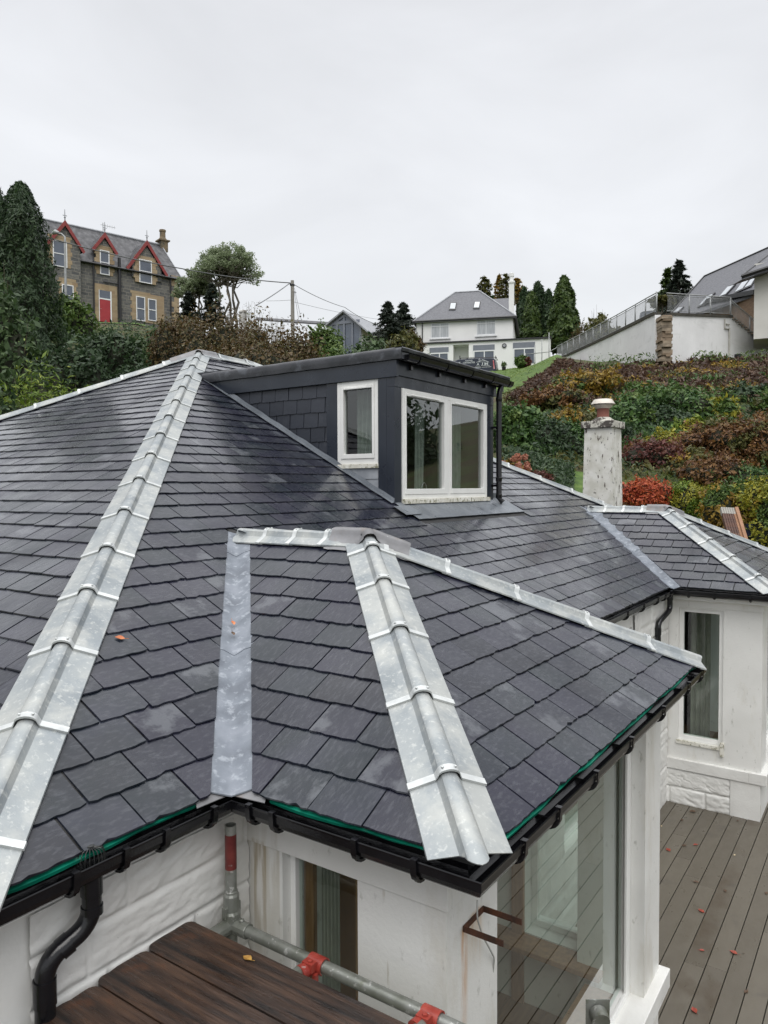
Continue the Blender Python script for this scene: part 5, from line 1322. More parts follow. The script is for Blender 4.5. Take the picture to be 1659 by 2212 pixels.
def cone_tree(name, label, cat, x, ytop, ybot, wpx, d, leafk, n=9000, size=.2, power=.8, group=None, layers=0, droop=.6, lean=0, narrow=.12, core=True, z0=None, aspect=.35, prow=None):
    g = G2(x, d); zt = (1052 - ytop) / FOC * d; zb = (1052 - ybot) / FOC * d if z0 is None else z0; gr = gz(x, d); zb = max(zb, gr - .2) if z0 is None else zb
    W2 = wpx / 2 / FOC * d; H = zt - zb; t = thing(name, label, cat, (g[0], g[1], gr), group)
    mb = MB(); mb.tube([(g[0], g[1], gr - .3), (g[0], g[1], zb + H * .5), (g[0], g[1], zt - H * .02)], [W2 * .09 + .05, W2 * .05 + .03, .015], 8); obj('trunk', mb, LM['bark'], t)
    if layers:
        Ps = []; Ns = []; lm = MB(); rr = random.Random(int(x))
        for L_ in range(layers):
            f = (L_ + rr.uniform(.0, .8)) / layers; z = zb + H * f * .97; R = W2 * ((1 - f) ** power + narrow * .3) * rr.uniform(.7, 1.1); nbr = int(5 + 5 * (1 - f))
            for b in range(nbr):
                a = rr.uniform(0, 6.28); q = R * rr.uniform(.65, 1.12); e = np.array([math.cos(a), math.sin(a)]); k = max(6, int(n / (layers * nbr) ))
                u = RG.uniform(.12, 1, k) ** .8; dz = -droop * .25 * q * u ** 1.5 + .12 * q * u
                sp = RG.normal(0, .15 * q + .04, (k, 3)) * (1.15 - u)[:, None]; sp[:, 2] *= .9
                P = np.stack([g[0] + e[0] * q * u, g[1] + e[1] * q * u, z + dz], 1) + sp; Ps.append(P); nn = np.tile([e[0] * .3, e[1] * .3, 1.], (k, 1)); Ns.append(nn)
                lm.tube([(g[0], g[1], z), (g[0] + e[0] * q * .5, g[1] + e[1] * q * .5, z + .03 * q), (g[0] + e[0] * q * .95, g[1] + e[1] * q * .95, z + (.12 - droop * .25) * q)], [.03 + .004 * q, .02, .006], 4, cap=False)
        quads_mesh('crown', leaf_quads(np.vstack(Ps), np.vstack(Ns), size, aspect, droop, .45), LM[leafk], t); obj('branches', lm, LM['bark'], t)
    else:
        f = RG.uniform(0, 1, n) ** 1.25; a = RG.uniform(0, 2 * np.pi, n); sd = RG.uniform(0, 99)
        R = W2 * np.clip((1 - f) ** power, 0, 1) * (1 - np.clip((.12 - f) / .12, 0, 1) * .35) + narrow * .15
        lob = np.array([noise.noise(Vector((math.cos(q) * 1.8 + sd, math.sin(q) * 1.8, w * H / max(W2, .1) * 1.1))) + .7 * noise.noise(Vector((math.cos(q) * 4 + sd, math.sin(q) * 4, w * H / max(W2, .1) * 2.6))) for q, w in zip(a, f)])
        rad = R * (1 - np.abs(RG.normal(0, .18, n))) * (1 + .42 * lob)
        P = np.stack([g[0] + np.cos(a) * rad, g[1] + np.sin(a) * rad, zb + H * f + .1 * lob], 1); N = np.stack([np.cos(a), np.sin(a), np.full(n, .35)], 1)
        quads_mesh('crown', leaf_quads(P, N, size, aspect, droop, .5), LM[leafk], t)
        if core:
            mb = MB(); prof = [(W2 * .6 * ((1 - u) ** power) + .02, H * u * .93) for u in np.linspace(.02, 1, 9)]; mb.lathe((g[0], g[1], zb), prof, 12); obj('filler_core', mb, M_core, t)
    return t
def branch_tree(name, label, cat, x, ytop, ybot, wpx, d, leafk, n=9000, size=.16, seed=1, group=None, bark='bark', crown_from=.45, nb=26, leafy=1.0, flatter=1.0, clump=.55):
    g = G2(x, d); zt = (1052 - ytop) / FOC * d; gr = gz(x, d); zb = min((1052 - ybot) / FOC * d, zt - 1); zb = max(zb, gr); W2 = wpx / 2 / FOC * d; H = zt - zb
    t = thing(name, label, cat, (g[0], g[1], gr), group); r = random.Random(seed); mb = MB(); tips = []
    stems = []
    ns = 5
    for i in range(ns):
        a = 2 * math.pi * i / ns + r.uniform(-.3, .3); q = (g[0] + math.cos(a) * W2 * .30 * r.uniform(.5, 1.2), g[1] + math.sin(a) * W2 * .30 * r.uniform(.5, 1.2), zb + H * r.uniform(.40, .55))
        pts = limb(mb, (g[0], g[1], gr - .2), q, W2 * .035 + .03, W2 * .018 + .015, 7, .15, seed + i); stems.append(pts[-1])
    for i in range(nb):
        s_ = stems[i % ns]; a = r.uniform(0, 6.28); rad = W2 * math.sqrt(r.uniform(.05, 1)) * .86; top = crown_from + (1 - crown_from) * math.sqrt(max(0.02, 1 - (rad / W2) ** 2)) * r.uniform(.55, 1) ** .5
        q = Vector((g[0] + math.cos(a) * rad, g[1] + math.sin(a) * rad, zb + H * top * .93)); pts = limb(mb, s_, q, W2 * .014 + .012, .012, 6, .22, seed * 7 + i)
        tips.append((pts[-1], 1.0)); 
        for j in range(3):
            b = pts[3 + j % 3]; e = b + Vector((r.uniform(-1, 1), r.uniform(-1, 1), r.uniform(.1, .8))) * W2 * .26; limb(mb, b, e, .016, .006, 4, .2, seed + i * 5 + j); tips.append((e, .8))
    obj('trunk', mb, LM[bark], t)
    if leafy:
        Ps = []; Ns = []; k = max(8, int(n / len(tips)))
        for tip, s_ in tips:
            R = W2 * .19 * s_ * clump / .55; dd = RG.normal(0, 1, (k, 3)); dd /= np.linalg.norm(dd, axis=1)[:, None]; rad = RG.uniform(.2, 1, k) ** .6
            Ps.append(np.array(tip) + dd * rad[:, None] * np.array([R, R, R * .6 * flatter])); dd[:, 2] += .4; Ns.append(dd)
        quads_mesh('crown', leaf_quads(np.vstack(Ps), np.vstack(Ns), size, .45, .2), LM[leafk], t)
    return t
def twiggy(name, label, cat, x, ytop, ybot, wpx, d, seed=1, leafk=None, n=0, size=.08, twigs=160, group=None, m='twig', thick=.012):
    g = G2(x, d); zt = (1052 - ytop) / FOC * d; gr = gz(x, d); zb = gr - .1; W2 = wpx / 2 / FOC * d; H = zt - zb; r = random.Random(seed)
    t = thing(name, label, cat, (g[0], g[1], zb), group); mb = MB(); ends = []
    for i in range(twigs):
        a = r.uniform(0, 6.28); rad = math.sqrt(r.random()); q = Vector((g[0] + math.cos(a) * rad * W2, g[1] + math.sin(a) * rad * W2, zb + H * r.uniform(.6, 1) * math.sqrt(max(.1, 1 - .75 * rad * rad))))
        p = Vector((g[0] + math.cos(a) * rad * W2 * .25, g[1] + math.sin(a) * rad * W2 * .25, zb)); m_ = p.lerp(q, .5) + Vector((r.uniform(-1, 1), r.uniform(-1, 1), r.uniform(-.2, .8))) * W2 * .12
        mb.tube([p, m_, q], [thick * 1.6, thick, thick * .4], 3, cap=False); ends.append((m_, q))
    obj('twigs', mb, LM[m], t)
    if n:
        k = int(n / len(ends)) + 1; Ps = []
        for a, b in ends:
            u = RG.uniform(0, 1.02, k)[:, None]; Ps.append(np.array(a) * (1 - u) + np.array(b) * u + RG.normal(0, .05 * W2 + .02, (k, 3)))
        P = np.vstack(Ps); quads_mesh('foliage', leaf_quads(P, np.tile([0, 0, .6], (len(P), 1)), size, .5), LM[leafk], t)
    return t

# -------- left side
cone_tree('cypress_tree', 'tall dark cypress tree at the left edge, left of the stone house', 'tree', 58, 402, 900, 205, 30, 'cypress', 30000, .17, .52, droop=-1.2, aspect=.28)
cone_tree('cypress_tree', 'tall dark cypress tree partly cut off by the left edge of the picture', 'tree', -14, 386, 900, 200, 31, 'cypress', 24000, .17, .5, droop=-1.2, aspect=.28)
shrub('broadleaf_tree', 'large mid green leafy tree at the far left, lower than the cypresses', 'tree', 10, 566, 960, 215, 21, 'rhodo', 12000, .17, 9, seed=1, flat=1.3)
shrub('laurel_bush', 'yellow green bush on the bank beneath the lamp post', 'shrub', 140, 628, 780, 125, 44, 'mid', 8000, .24, 8, seed=2)
shrub('laurel_bush', 'olive green bush just left of the red door', 'shrub', 188, 690, 790, 80, 46, 'olive', 4500, .22, 6, seed=22)
shrub('rhododendron_bush', 'dark green rhododendron below the red door', 'shrub', 245, 712, 850, 150, 33, 'dark', 8000, .20, 7, seed=3)
shrub('rhododendron_bush', 'very dark rhododendron standing behind the left ridge of the slate roof', 'shrub', 165, 728, 880, 150, 27, 'dark', 6500, .17, 7, seed=33)
shrub('rhododendron_bush', 'green rhododendron in front of the right end of the stone house', 'shrub', 345, 698, 830, 125, 38, 'rhodo', 7500, .21, 7, seed=4)
shrub('rhododendron_bush', 'dark bush beneath the green rhododendron, next to the roof top', 'shrub', 300, 762, 870, 140, 26, 'dark', 6500, .15, 7, seed=5)
shrub('bamboo_bush', 'bright yellow green leafy bush at lower left behind the roof', 'shrub', 95, 748, 930, 230, 19, 'bright', 11000, .13, 9, seed=6, aspect=.25)
shrub('rhododendron_bush', 'shadowy evergreen bush at the left edge above the roof line', 'shrub', -20, 800, 960, 160, 18, 'dark', 6000, .13, 6, seed=61)
branch_tree('airy_tree', 'tall open crowned tree with grey green leaf clusters right of the stone house', 'tree', 500, 520, 700, 165, 52, 'airy', 14000, .15, seed=5, bark='barkpale', nb=90, crown_from=.25, clump=.46)
branch_tree('airy_tree', 'lower open tree with grey green leaves touching the stone house corner', 'tree', 428, 575, 700, 115, 54, 'airy', 9500, .15, seed=9, bark='barkpale', nb=55, crown_from=.1, clump=.45)
cone_tree('fir_tree', 'small dark fir between the trunks of the airy trees', 'tree', 462, 612, 705, 80, 50, 'spruce', 5000, .25, .8, layers=16)
cone_tree('fir_tree', 'small dark fir just right of the stone house corner', 'tree', 412, 628, 705, 70, 52, 'spruce', 3500, .25, .8, layers=14)
for i, (x, yt, w, d, lb, lk) in enumerate([(395, 686, 120, 33, 'russet brown hedge bush nearest the stone house', 'russet'), (475, 668, 170, 32, 'wide russet hedge bush beneath the airy tree', 'russet'),
    (560, 672, 170, 31, 'russet brown bush left of the telegraph pole foot', 'russet'), (640, 694, 130, 31, 'russet brown bush around the telegraph pole foot', 'russet'), (520, 715, 260, 27, 'low russet brown bush right behind the roof ridge', 'russet')]):
    shrub('russet_bush', lb, 'shrub', x, yt - 20, 830, w * 1.15, d, lk, 16000, .11, 9, seed=40 + i, aspect=.6, group='russet brown hedge bushes', shell=.3, core=.6)
    twiggy('hedge_twigs', ['fine bare twigs rising from the russet bush nearest the stone house', 'fine bare twigs rising from the wide russet bush', 'fine bare twigs rising left of the telegraph pole', 'fine bare twigs rising around the telegraph pole foot', 'fine bare twigs standing out of the low russet bush'][i], 'twigs', x, yt + 2, 790, w * .9, d - .4, seed=i + 3, twigs=70, thick=.006, group='bare twigs in the hedge')
twiggy('bare_bush', 'grey bare twiggy bush between the airy tree and the telegraph pole', 'shrub', 548, 646, 700, 90, 45, seed=12, twigs=150, leafk='airy', n=500, size=.12)
twiggy('bare_bush', 'pale bare twigs low beside the telegraph pole', 'shrub', 598, 664, 700, 70, 46, seed=14, twigs=110)
shrub('rhododendron_bush', 'green rhododendron left of the glass gabled house', 'shrub', 702, 696, 800, 110, 40, 'mid', 6500, .2, 6, seed=7)
shrub('rhododendron_bush', 'green rhododendron in front of the glass gable', 'shrub', 795, 716, 800, 130, 38, 'rhodo', 6500, .2, 7, seed=8)
shrub('rhododendron_bush', 'dark green bush between two green rhododendrons beside the dormer roof', 'shrub', 730, 742, 810, 120, 34, 'mid', 5000, .17, 6, seed=81)
shrub('birch_bush', 'olive brown bush left of the white house', 'shrub', 868, 708, 800, 75, 52, 'olive', 5000, .24, 6, seed=9)
shrub('birch_bush', 'green brown bush touching the white house corner', 'shrub', 893, 712, 800, 50, 58, 'russet', 3000, .24, 5, seed=10)
cone_tree('spruce_tree', 'dark ragged spruce with left leaning top, left of the white house', 'tree', 840, 653, 735, 100, 74, 'spruce', 5200, .36, .75, layers=20)
cone_tree('spruce_tree', 'dark ragged spruce close against its neighbour, left of the white house', 'tree', 872, 655, 735, 90, 76, 'spruce', 5200, .36, .75, layers=21)
# -------- behind the white house
for i, (x, yt, w, d) in enumerate([(1046, 600, 60, 118), (1078, 598, 50, 122), (1093, 594, 62, 120), (1116, 603, 58, 124)]):
    cone_tree('larch_tree', ['golden larch leftmost above the white house roof', 'thin golden larch left of the white chimney', 'golden larch tallest just behind the white chimney', 'golden larch right of the white chimney'][i], 'tree', x, yt, 660, w, d, 'olive' if i % 2 == 0 else 'gold', 1500, .5, .6, layers=13, group='larches behind the white house')
shrub('hedge_trees', 'dark trees seen over the white house roof beside the chimney', 'tree', 1066, 637, 680, 60, 112, 'dark', 3500, .6, 5, seed=50)
cone_tree('cypress_tree', 'dark cypress tree rising just right of the white chimney', 'tree', 1132, 628, 735, 46, 92, 'cypress', 6000, .5, .5)
cone_tree('cypress_tree', 'tall dark cypress tree with bluish tone, third from the white chimney', 'tree', 1161, 617, 740, 56, 90, 'cypress', 8000, .5, .5, droop=-1)
cone_tree('cypress_tree', 'narrow green cypress between the dark cypress and the big conifer', 'tree', 1147, 636, 740, 46, 88, 'conifer', 5000, .45, .5, droop=-1)
cone_tree('cypress_tree', 'dark narrow cypress tucked against the big light green conifer', 'tree', 1184, 632, 740, 34, 88, 'cypress', 4500, .42, .5, droop=-1)
cone_tree('conifer_tree', 'big broad light green conifer right of the white house', 'tree', 1216, 604, 760, 84, 80, 'conifer', 12000, .42, .6, droop=-.4, aspect=.45, narrow=.3)
twiggy('bare_bush', 'brown bare bush behind the lower railing', 'shrub', 1262, 690, 760, 80, 74, seed=21, twigs=200, leafk='russet', n=2500, size=.25, thick=.02)
twiggy('bare_bush', 'pale bare birch twigs above the railing', 'shrub', 1290, 661, 730, 70, 78, seed=22, twigs=160, thick=.02)
shrub('evergreen_bush', 'olive green rounded bush behind the middle of the railing', 'shrub', 1300, 678, 745, 80, 72, 'olive', 3500, .35, 5, seed=23)
cone_tree('fir_tree', 'dark fir with ragged outline left of the large slate roof', 'tree', 1462, 566, 700, 104, 78, 'spruce', 6000, .5, .8, layers=20)
cone_tree('fir_tree', 'smaller dark fir to the left of the ragged one above the wall', 'tree', 1438, 584, 700, 80, 80, 'conifer', 3500, .5, .8, layers=16)
branch_tree('birch_tree', 'low leafy birch behind the top of the railing', 'tree', 1425, 640, 700, 60, 70, 'olive', 1800, .35, seed=31, nb=18)

# -------- garden slope on the right
def S(name, label, x, yt, yb, w, lk, n=5000, size=.09, nl=7, seed=0, dd=None, **k):
    return shrub(name, label, 'shrub', x, yt - (yb - yt) * .04, yb, w * 1.35, dd, lk, int(n * 1.5), size * 1.15, nl, seed=seed, **k)
S('evergreen_shrub', 'tall dark green shrub right of the dormer downpipe', 1125, 876, 1005, 105, 'fern', 9000, .12, 8, 101, 25.5)
S('evergreen_shrub', 'dark shadowed shrub left of the chimney stack', 1205, 905, 1020, 120, 'dark', 9000, .11, 8, 102, 25)
S('evergreen_shrub', 'grey green shrub between two dark shrubs left of the chimney', 1168, 898, 1000, 80, 'rhodo', 4500, .10, 6, 103, 25.8)
S('leafy_shrub', 'yellow green shrub high left beside the chimney pot', 1235, 880, 960, 90, 'olive', 4500, .12, 6, 104, 28)
S('bracken_bush', 'golden brown bracken clump above the chimney pot', 1265, 806, 880, 130, 'gold', 8000, .14, 7, 105, 36, flat=.5)
S('bracken_bush', 'amber bracken clump left of the golden one on the bank', 1195, 838, 890, 100, 'orange', 5000, .13, 6, 106, 33, flat=.5)
t_, lb_ = S('hydrangea', 'hydrangea with faded pink heads and yellow leaves right of the dormer', 1108, 985, 1025, 62, 'gold', 2600, .11, 5, 107, 19)
r_ = random.Random(5)
for i in range(13):
    q = PD(1085 + r_.uniform(0, 56), 980 + r_.uniform(0, 34) + (i % 3) * 3, 18.5 + r_.uniform(-.3, .3)); dd = RG.normal(0, 1, (90, 3)); dd /= np.linalg.norm(dd, axis=1)[:, None]
    quads_mesh('flower_head', leaf_quads(q + dd * .075, dd, .05, .8), LM['pink'], t_)
S('evergreen_shrub', 'glossy green shrub right of the chimney pot', 1345, 872, 950, 110, 'fern', 8000, .12, 7, 110, 29)
S('evergreen_shrub', 'dark green shrub right beside the chimney cope', 1322, 905, 1000, 80, 'dark', 5500, .11, 6, 111, 26)
S('evergreen_shrub', 'broad leafed pale green shrub in the middle of the slope', 1440, 836, 935, 175, 'fern', 9000, .15, 8, 112, 31)
S('evergreen_shrub', 'deep green shrub under the pale broad leafed one', 1420, 885, 960, 120, 'dark', 6500, .12, 7, 113, 28.5)
S('leafy_shrub', 'lime yellow shrub highest in the middle of the slope', 1545, 862, 925, 70, 'yellow', 3500, .15, 5, 114, 30.5)
S('leafy_shrub', 'lime green spindly shrub left of the brown thicket', 1492, 900, 990, 70, 'bright', 3500, .13, 6, 115, 27.5)
S('maple_shrub', 'dark maroon shrub with one red shoulder above the scarlet one', 1425, 948, 1040, 130, 'maroon', 9000, .085, 8, 116, 24)
S('leafy_shrub', 'yellow gold shrub behind the maroon shrub', 1440, 935, 985, 80, 'yellow', 3500, .10, 5, 117, 26)
S('maple_shrub', 'rounded scarlet orange shrub just above the far bay ridge', 1395, 1034, 1104, 88, 'red', 11000, .05, 7, 118, 19.2)
S('leafy_shrub', 'rounded yellow green shrub right of the scarlet shrub', 1483, 1038, 1112, 72, 'bright', 6500, .055, 7, 119, 19)
S('leafy_shrub', 'dark olive shrub above the rounded yellow green shrub', 1500, 970, 1050, 90, 'olive', 5000, .09, 6, 120, 23)
S('thicket_bush', 'copper brown thicket with orange tips at upper right', 1570, 905, 1020, 150, 'orange', 13000, .095, 9, 121, 24.5, core=.65)
S('thicket_bush', 'copper brown thicket running out of the right edge', 1665, 890, 1030, 150, 'orange', 11000, .095, 8, 122, 24.5, core=.65)
S('thicket_bush', 'dark brown shaded bush below the copper thicket', 1560, 985, 1080, 130, 'orange', 6000, .085, 7, 123, 21.5)
S('juniper_bush', 'dark blue green juniper low in the brown thicket', 1605, 1002, 1045, 110, 'fern', 5000, .07, 7, 124, 21, flat=.5)
S('leafy_shrub', 'yellow leafed shrub behind the stacked planks', 1578, 1042, 1130, 100, 'gold', 7000, .07, 7, 125, 17.8)
S('leafy_shrub', 'fresh green and yellow shrub at the right edge', 1640, 1032, 1135, 110, 'yellow', 8000, .07, 8, 126, 17.6)
S('evergreen_shrub', 'dark green bush at the right edge below the white wall', 1632, 838, 890, 100, 'dark', 5000, .15, 6, 127, 33)
S('evergreen_shrub', 'green bush high at the right edge above the thicket', 1672, 850, 905, 70, 'mid', 3500, .14, 5, 128, 31)
S('fern_clump', 'green fern clump on the brown bank under the stone pillar', 1372, 835, 870, 60, 'fern', 3000, .13, 5, 129, 35, flat=.6)
S('heather_clump', 'low dark brown clump on the lawn by the far roof hip', 1168, 1018, 1042, 50, 'maroon', 2500, .06, 4, 130, 20.6, flat=.5)

# trees on the far side of the garden, behind the photographer's right shoulder; the dormer panes mirror them
for i, (X_, Y_, h_, w_) in enumerate([(34, -20, 11, 9), (46, -22, 13, 10), (28, -27, 10, 9)]):
    t = thing('garden_tree', ['broad dark tree beyond the deck mirrored in the dormer panes', 'tallest dark tree beyond the deck, mirrored in the dormer', 'rounded dark tree nearest beyond the deck, mirrored in the dormer'][i], 'tree', (X_, Y_, -5), 'trees mirrored in the dormer panes')
    lobes = [((X_ + rnd.uniform(-.3, .3) * w_, Y_ + rnd.uniform(-.3, .3) * w_, -5 + h_ * rnd.uniform(.45, .8)), (w_ * .3, w_ * .3, h_ * .2)) for _ in range(8)]
    P, N = lobes_points(lobes, 5000); quads_mesh('crown', leaf_quads(P, N, .5), LM['dark'], t); mb = MB(); limb(mb, (X_, Y_, -5), (X_, Y_, -5 + h_ * .6), .35, .12); obj('trunk', mb, LM['bark'], t)

# ground covers nobody could count
def cover(name, x0, x1, d0, d1, n, size, lk, hgt=.25, seed=0, clump=1.2, thr=0., mask=None, aspect=.3):
    rg = np.random.default_rng(seed); P = []
    while len(P) < n:
        x = rg.uniform(x0, x1); d = math.sqrt(rg.uniform(d0 * d0, d1 * d1))
        if mask and not mask(x, d): continue
        g = G2(x, d); v = noise.noise(Vector((g[0] * clump * .5, g[1] * clump * .5, seed)))
        if v < thr: continue
        P.append((g[0], g[1], ground(g[0], g[1]) + rg.uniform(0, hgt) * (1 + v)))
    P = np.array(P); N = np.tile([-.2, -.3, .7], (n, 1)); return quads_mesh(name, leaf_quads(P, N, size, aspect, 0, .7), LM[lk], None, tuple(P[0]), kind='stuff')
cover('bracken', 1085, 1235, 34, 57, 12000, .26, 'bracken', .3, 1, mask=lambda x, d: 1052 - FOC * gz(x, d) / d > 789 + max(0, (1203 - x)) * .75)
cover('bracken', 1225, 1760, 32, 45.5, 22000, .26, 'bracken', .35, 2, thr=-.25)
cover('bracken', 1225, 1760, 29, 43, 2200, .20, 'gold', .4, 3, thr=.22)
cover('rough_grass', 1225, 1760, 33, 44, 4500, .17, 'olive', .2, 23, thr=.05)
cover('undergrowth', 1085, 1240, 19, 25, 6000, .13, 'dark', .3, 24, thr=-.15)
cover('undergrowth', 1085, 1760, 22, 32, 5000, .17, 'dark', .35, 16, thr=-.1)
cover('ground_cover', 1085, 1760, 24, 38, 7000, .2, 'fern', .35, 4, thr=.05)
cover('ground_cover', 1085, 1760, 22, 42, 7000, .2, 'olive', .3, 5, thr=.0)
cover('undergrowth', -250, 900, 17, 50, 20000, .26, 'dark', .6, 6, thr=-.3)
cover('moss_and_grass', 1085, 1760, 16, 24, 9000, .07, 'bright', .04, 7, thr=-.2)
cover('lawn_grass', 1010, 1195, 46, 72, 9000, .12, 'bright', .05, 8, thr=-1)
cover('weeds', 1240, 1760, 42.6, 44.5, 1500, .2, 'mid', .7, 9, thr=.1)
for i, (x, yt) in enumerate([(1287, 768), (1332, 775), (1410, 780), (1565, 770), (1592, 778), (1525, 778)]):
    twiggy('weed_sprig', ['tall thin leafy sprig leftmost against the sloping white wall', 'short sprig against the middle of the sloping white wall', 'sprig beside the stone pillar foot', 'reddish sprig against the right white wall', 'sprig right of the drain pipe foot', 'low sprig left of the drain pipe'][i], 'weed', x, yt, 805, 14, 43.0, seed=i + 60, twigs=9, leafk='mid' if i < 3 else 'orange', n=70, size=.12, group='weeds against the white wall', thick=.012)

# ================================================================== BUILDINGS ON THE HILL
class Fac:
    """a vertical facade through two ground points given as (image column, distance)"""
    def __init__(s, xa, da, xb, db):
        s.A = G2(xa, da); B = G2(xb, db); s.L = float(np.hypot(*(B - s.A))); s.S = (B - s.A) / s.L
        n = np.array([s.S[1], -s.S[0]]); s.n = n if n @ (s.A) < 0 else -n
    def at(s, x, y, o=0.):
        r = ray(x, y); A = s.A + s.n * o; k = float(s.n @ A) / float(s.n @ r[:2]); P = r * k
        return float((P[:2] - s.A) @ s.S), float(P[2])
    def W(s, u, z, o=0.):
        p = s.A + s.S * u + s.n * o; return np.array([p[0], p[1], z])
    def box(s, mb, u0, u1, z0, z1, o0, o1):
        b = [s.W(u0, z0, o0), s.W(u1, z0, o0), s.W(u1, z0, o1), s.W(u0, z0, o1)]; t = [s.W(u0, z1, o0), s.W(u1, z1, o0), s.W(u1, z1, o1), s.W(u0, z1, o1)]; mb.hexa(b, t)
    def rect(s, x0, y0, x1, y1, o=0.):
        u0 = s.at(x0, (y0 + y1) / 2, o)[0]; u1 = s.at(x1, (y0 + y1) / 2, o)[0]; z1 = s.at((x0 + x1) / 2, y0, o)[1]; z0 = s.at((x0 + x1) / 2, y1, o)[1]
        return u0, u1, z0, z1
    def poly(s, mb, pts, o0, o1):
        mb.slab([s.W(u, z, o0) for u, z in pts], tuple(np.append(s.n * (o1 - o0), 0)))
M_bgwhite = material('white_render', [(.78, .78, .77), (.84, .84, .83)], rough=.8, nscale=.6, bump=.01, bscale=6, stains=[((.48, .49, .46), .9, .6, .75, (1, 1, .4), .5)])
M_bgwall = material('weathered_white_render', [(.74, .74, .74), (.82, .82, .82)], rough=.8, nscale=.7, bump=.01, bscale=4, stains=[((.42, .43, .41), .8, .55, .75, (.6, .6, 2), .5), ((.35, .34, .30), 2.5, .62, .75, (1, 1, .3), .5)])
M_wst = material('whinstone_masonry', [(.055, .056, .058), (.10, .10, .098), (.16, .155, .14)], rough=.85, nscale=2.6, stretch=(1, 1, 3.2), bump=.05, bscale=3, bstretch=(1, 1, 3), detail=3,
                 stains=[((.16, .14, .10), 2.2, .58, .7, (1, 1, 2), .7)])
M_sand = material('sandstone_dressing', [(.22, .16, .095), (.31, .235, .145), (.26, .17, .10)], rough=.85, nscale=1.8, stretch=(1, 1, 2), stains=[((.34, .17, .08), .9, .6, .7, (1, 1, 1), .6)])
M_redp = material('red_bargeboard', [(.20, .022, .022), (.26, .04, .035)], rough=.5, nscale=4)
M_reddoor = material('red_door_paint', [(.32, .02, .028), (.36, .03, .035)], rough=.4, nscale=3)
M_bgframe = material('white_window_frame', [(.74, .75, .76), (.78, .79, .80)], rough=.5)
M_bgslate = material('hill_roof_slate', [(.060, .062, .072), (.095, .098, .112), (.13, .132, .145)], rough=.5, nscale=5, stretch=(1, 1, 3), detail=8, bump=.02, bscale=9, bstretch=(1, 1, 4), contrast=(.3, .7))
M_bgslate_st = material('stained_hill_roof', [(.022, .022, .024), (.05, .05, .056), (.095, .095, .10)], rough=.6, nscale=1.3, detail=8, stretch=(2, 2, .6), contrast=(.32, .68))
M_black = material('black_gutter', [(.015, .015, .017), (.02, .02, .022)], rough=.4)
M_grey = material('grey_galvanised_post', [(.28, .29, .29), (.36, .37, .37)], rough=.5, metal=.3, nscale=5)
M_conc = material('lead_grey_trim', [(.25, .26, .28), (.33, .34, .36)], rough=.6)
M_greypanel = material('grey_fascia_panel', [(.16, .175, .21), (.19, .205, .24)], rough=.4)

def roofquad(mb, pts, th=.12): mb.slab(pts, (0, 0, -th))
def bgwindow(F, parent, x0, y0, x1, y1, o=.02, bars=(), vbars=(), fw=.07, pane=None, frame=None):
    u0, u1, z0, z1 = F.rect(x0, y0, x1, y1, o); mb = MB()
    F.box(mb, u0, u0 + fw, z0, z1, o, o + .06); F.box(mb, u1 - fw, u1, z0, z1, o, o + .06); F.box(mb, u0 + fw, u1 - fw, z0, z0 + fw, o, o + .06); F.box(mb, u0 + fw, u1 - fw, z1 - fw, z1, o, o + .06)
    for b in bars: zz = z0 + (z1 - z0) * b; F.box(mb, u0 + fw, u1 - fw, zz - fw * .45, zz + fw * .45, o, o + .058)
    for b in vbars: uu = u0 + (u1 - u0) * b; F.box(mb, uu - fw * .5, uu + fw * .5, z0 + fw, z1 - fw, o, o + .059)
    w = obj('window', mb, frame or M_bgframe, parent); mb = MB(); F.box(mb, u0 + fw * .9, u1 - fw * .9, z0 + fw * .9, z1 - fw * .9, o + .01, o + .02); obj('pane', mb, pane or M_bgglass, w)
    return u0, u1, z0, z1

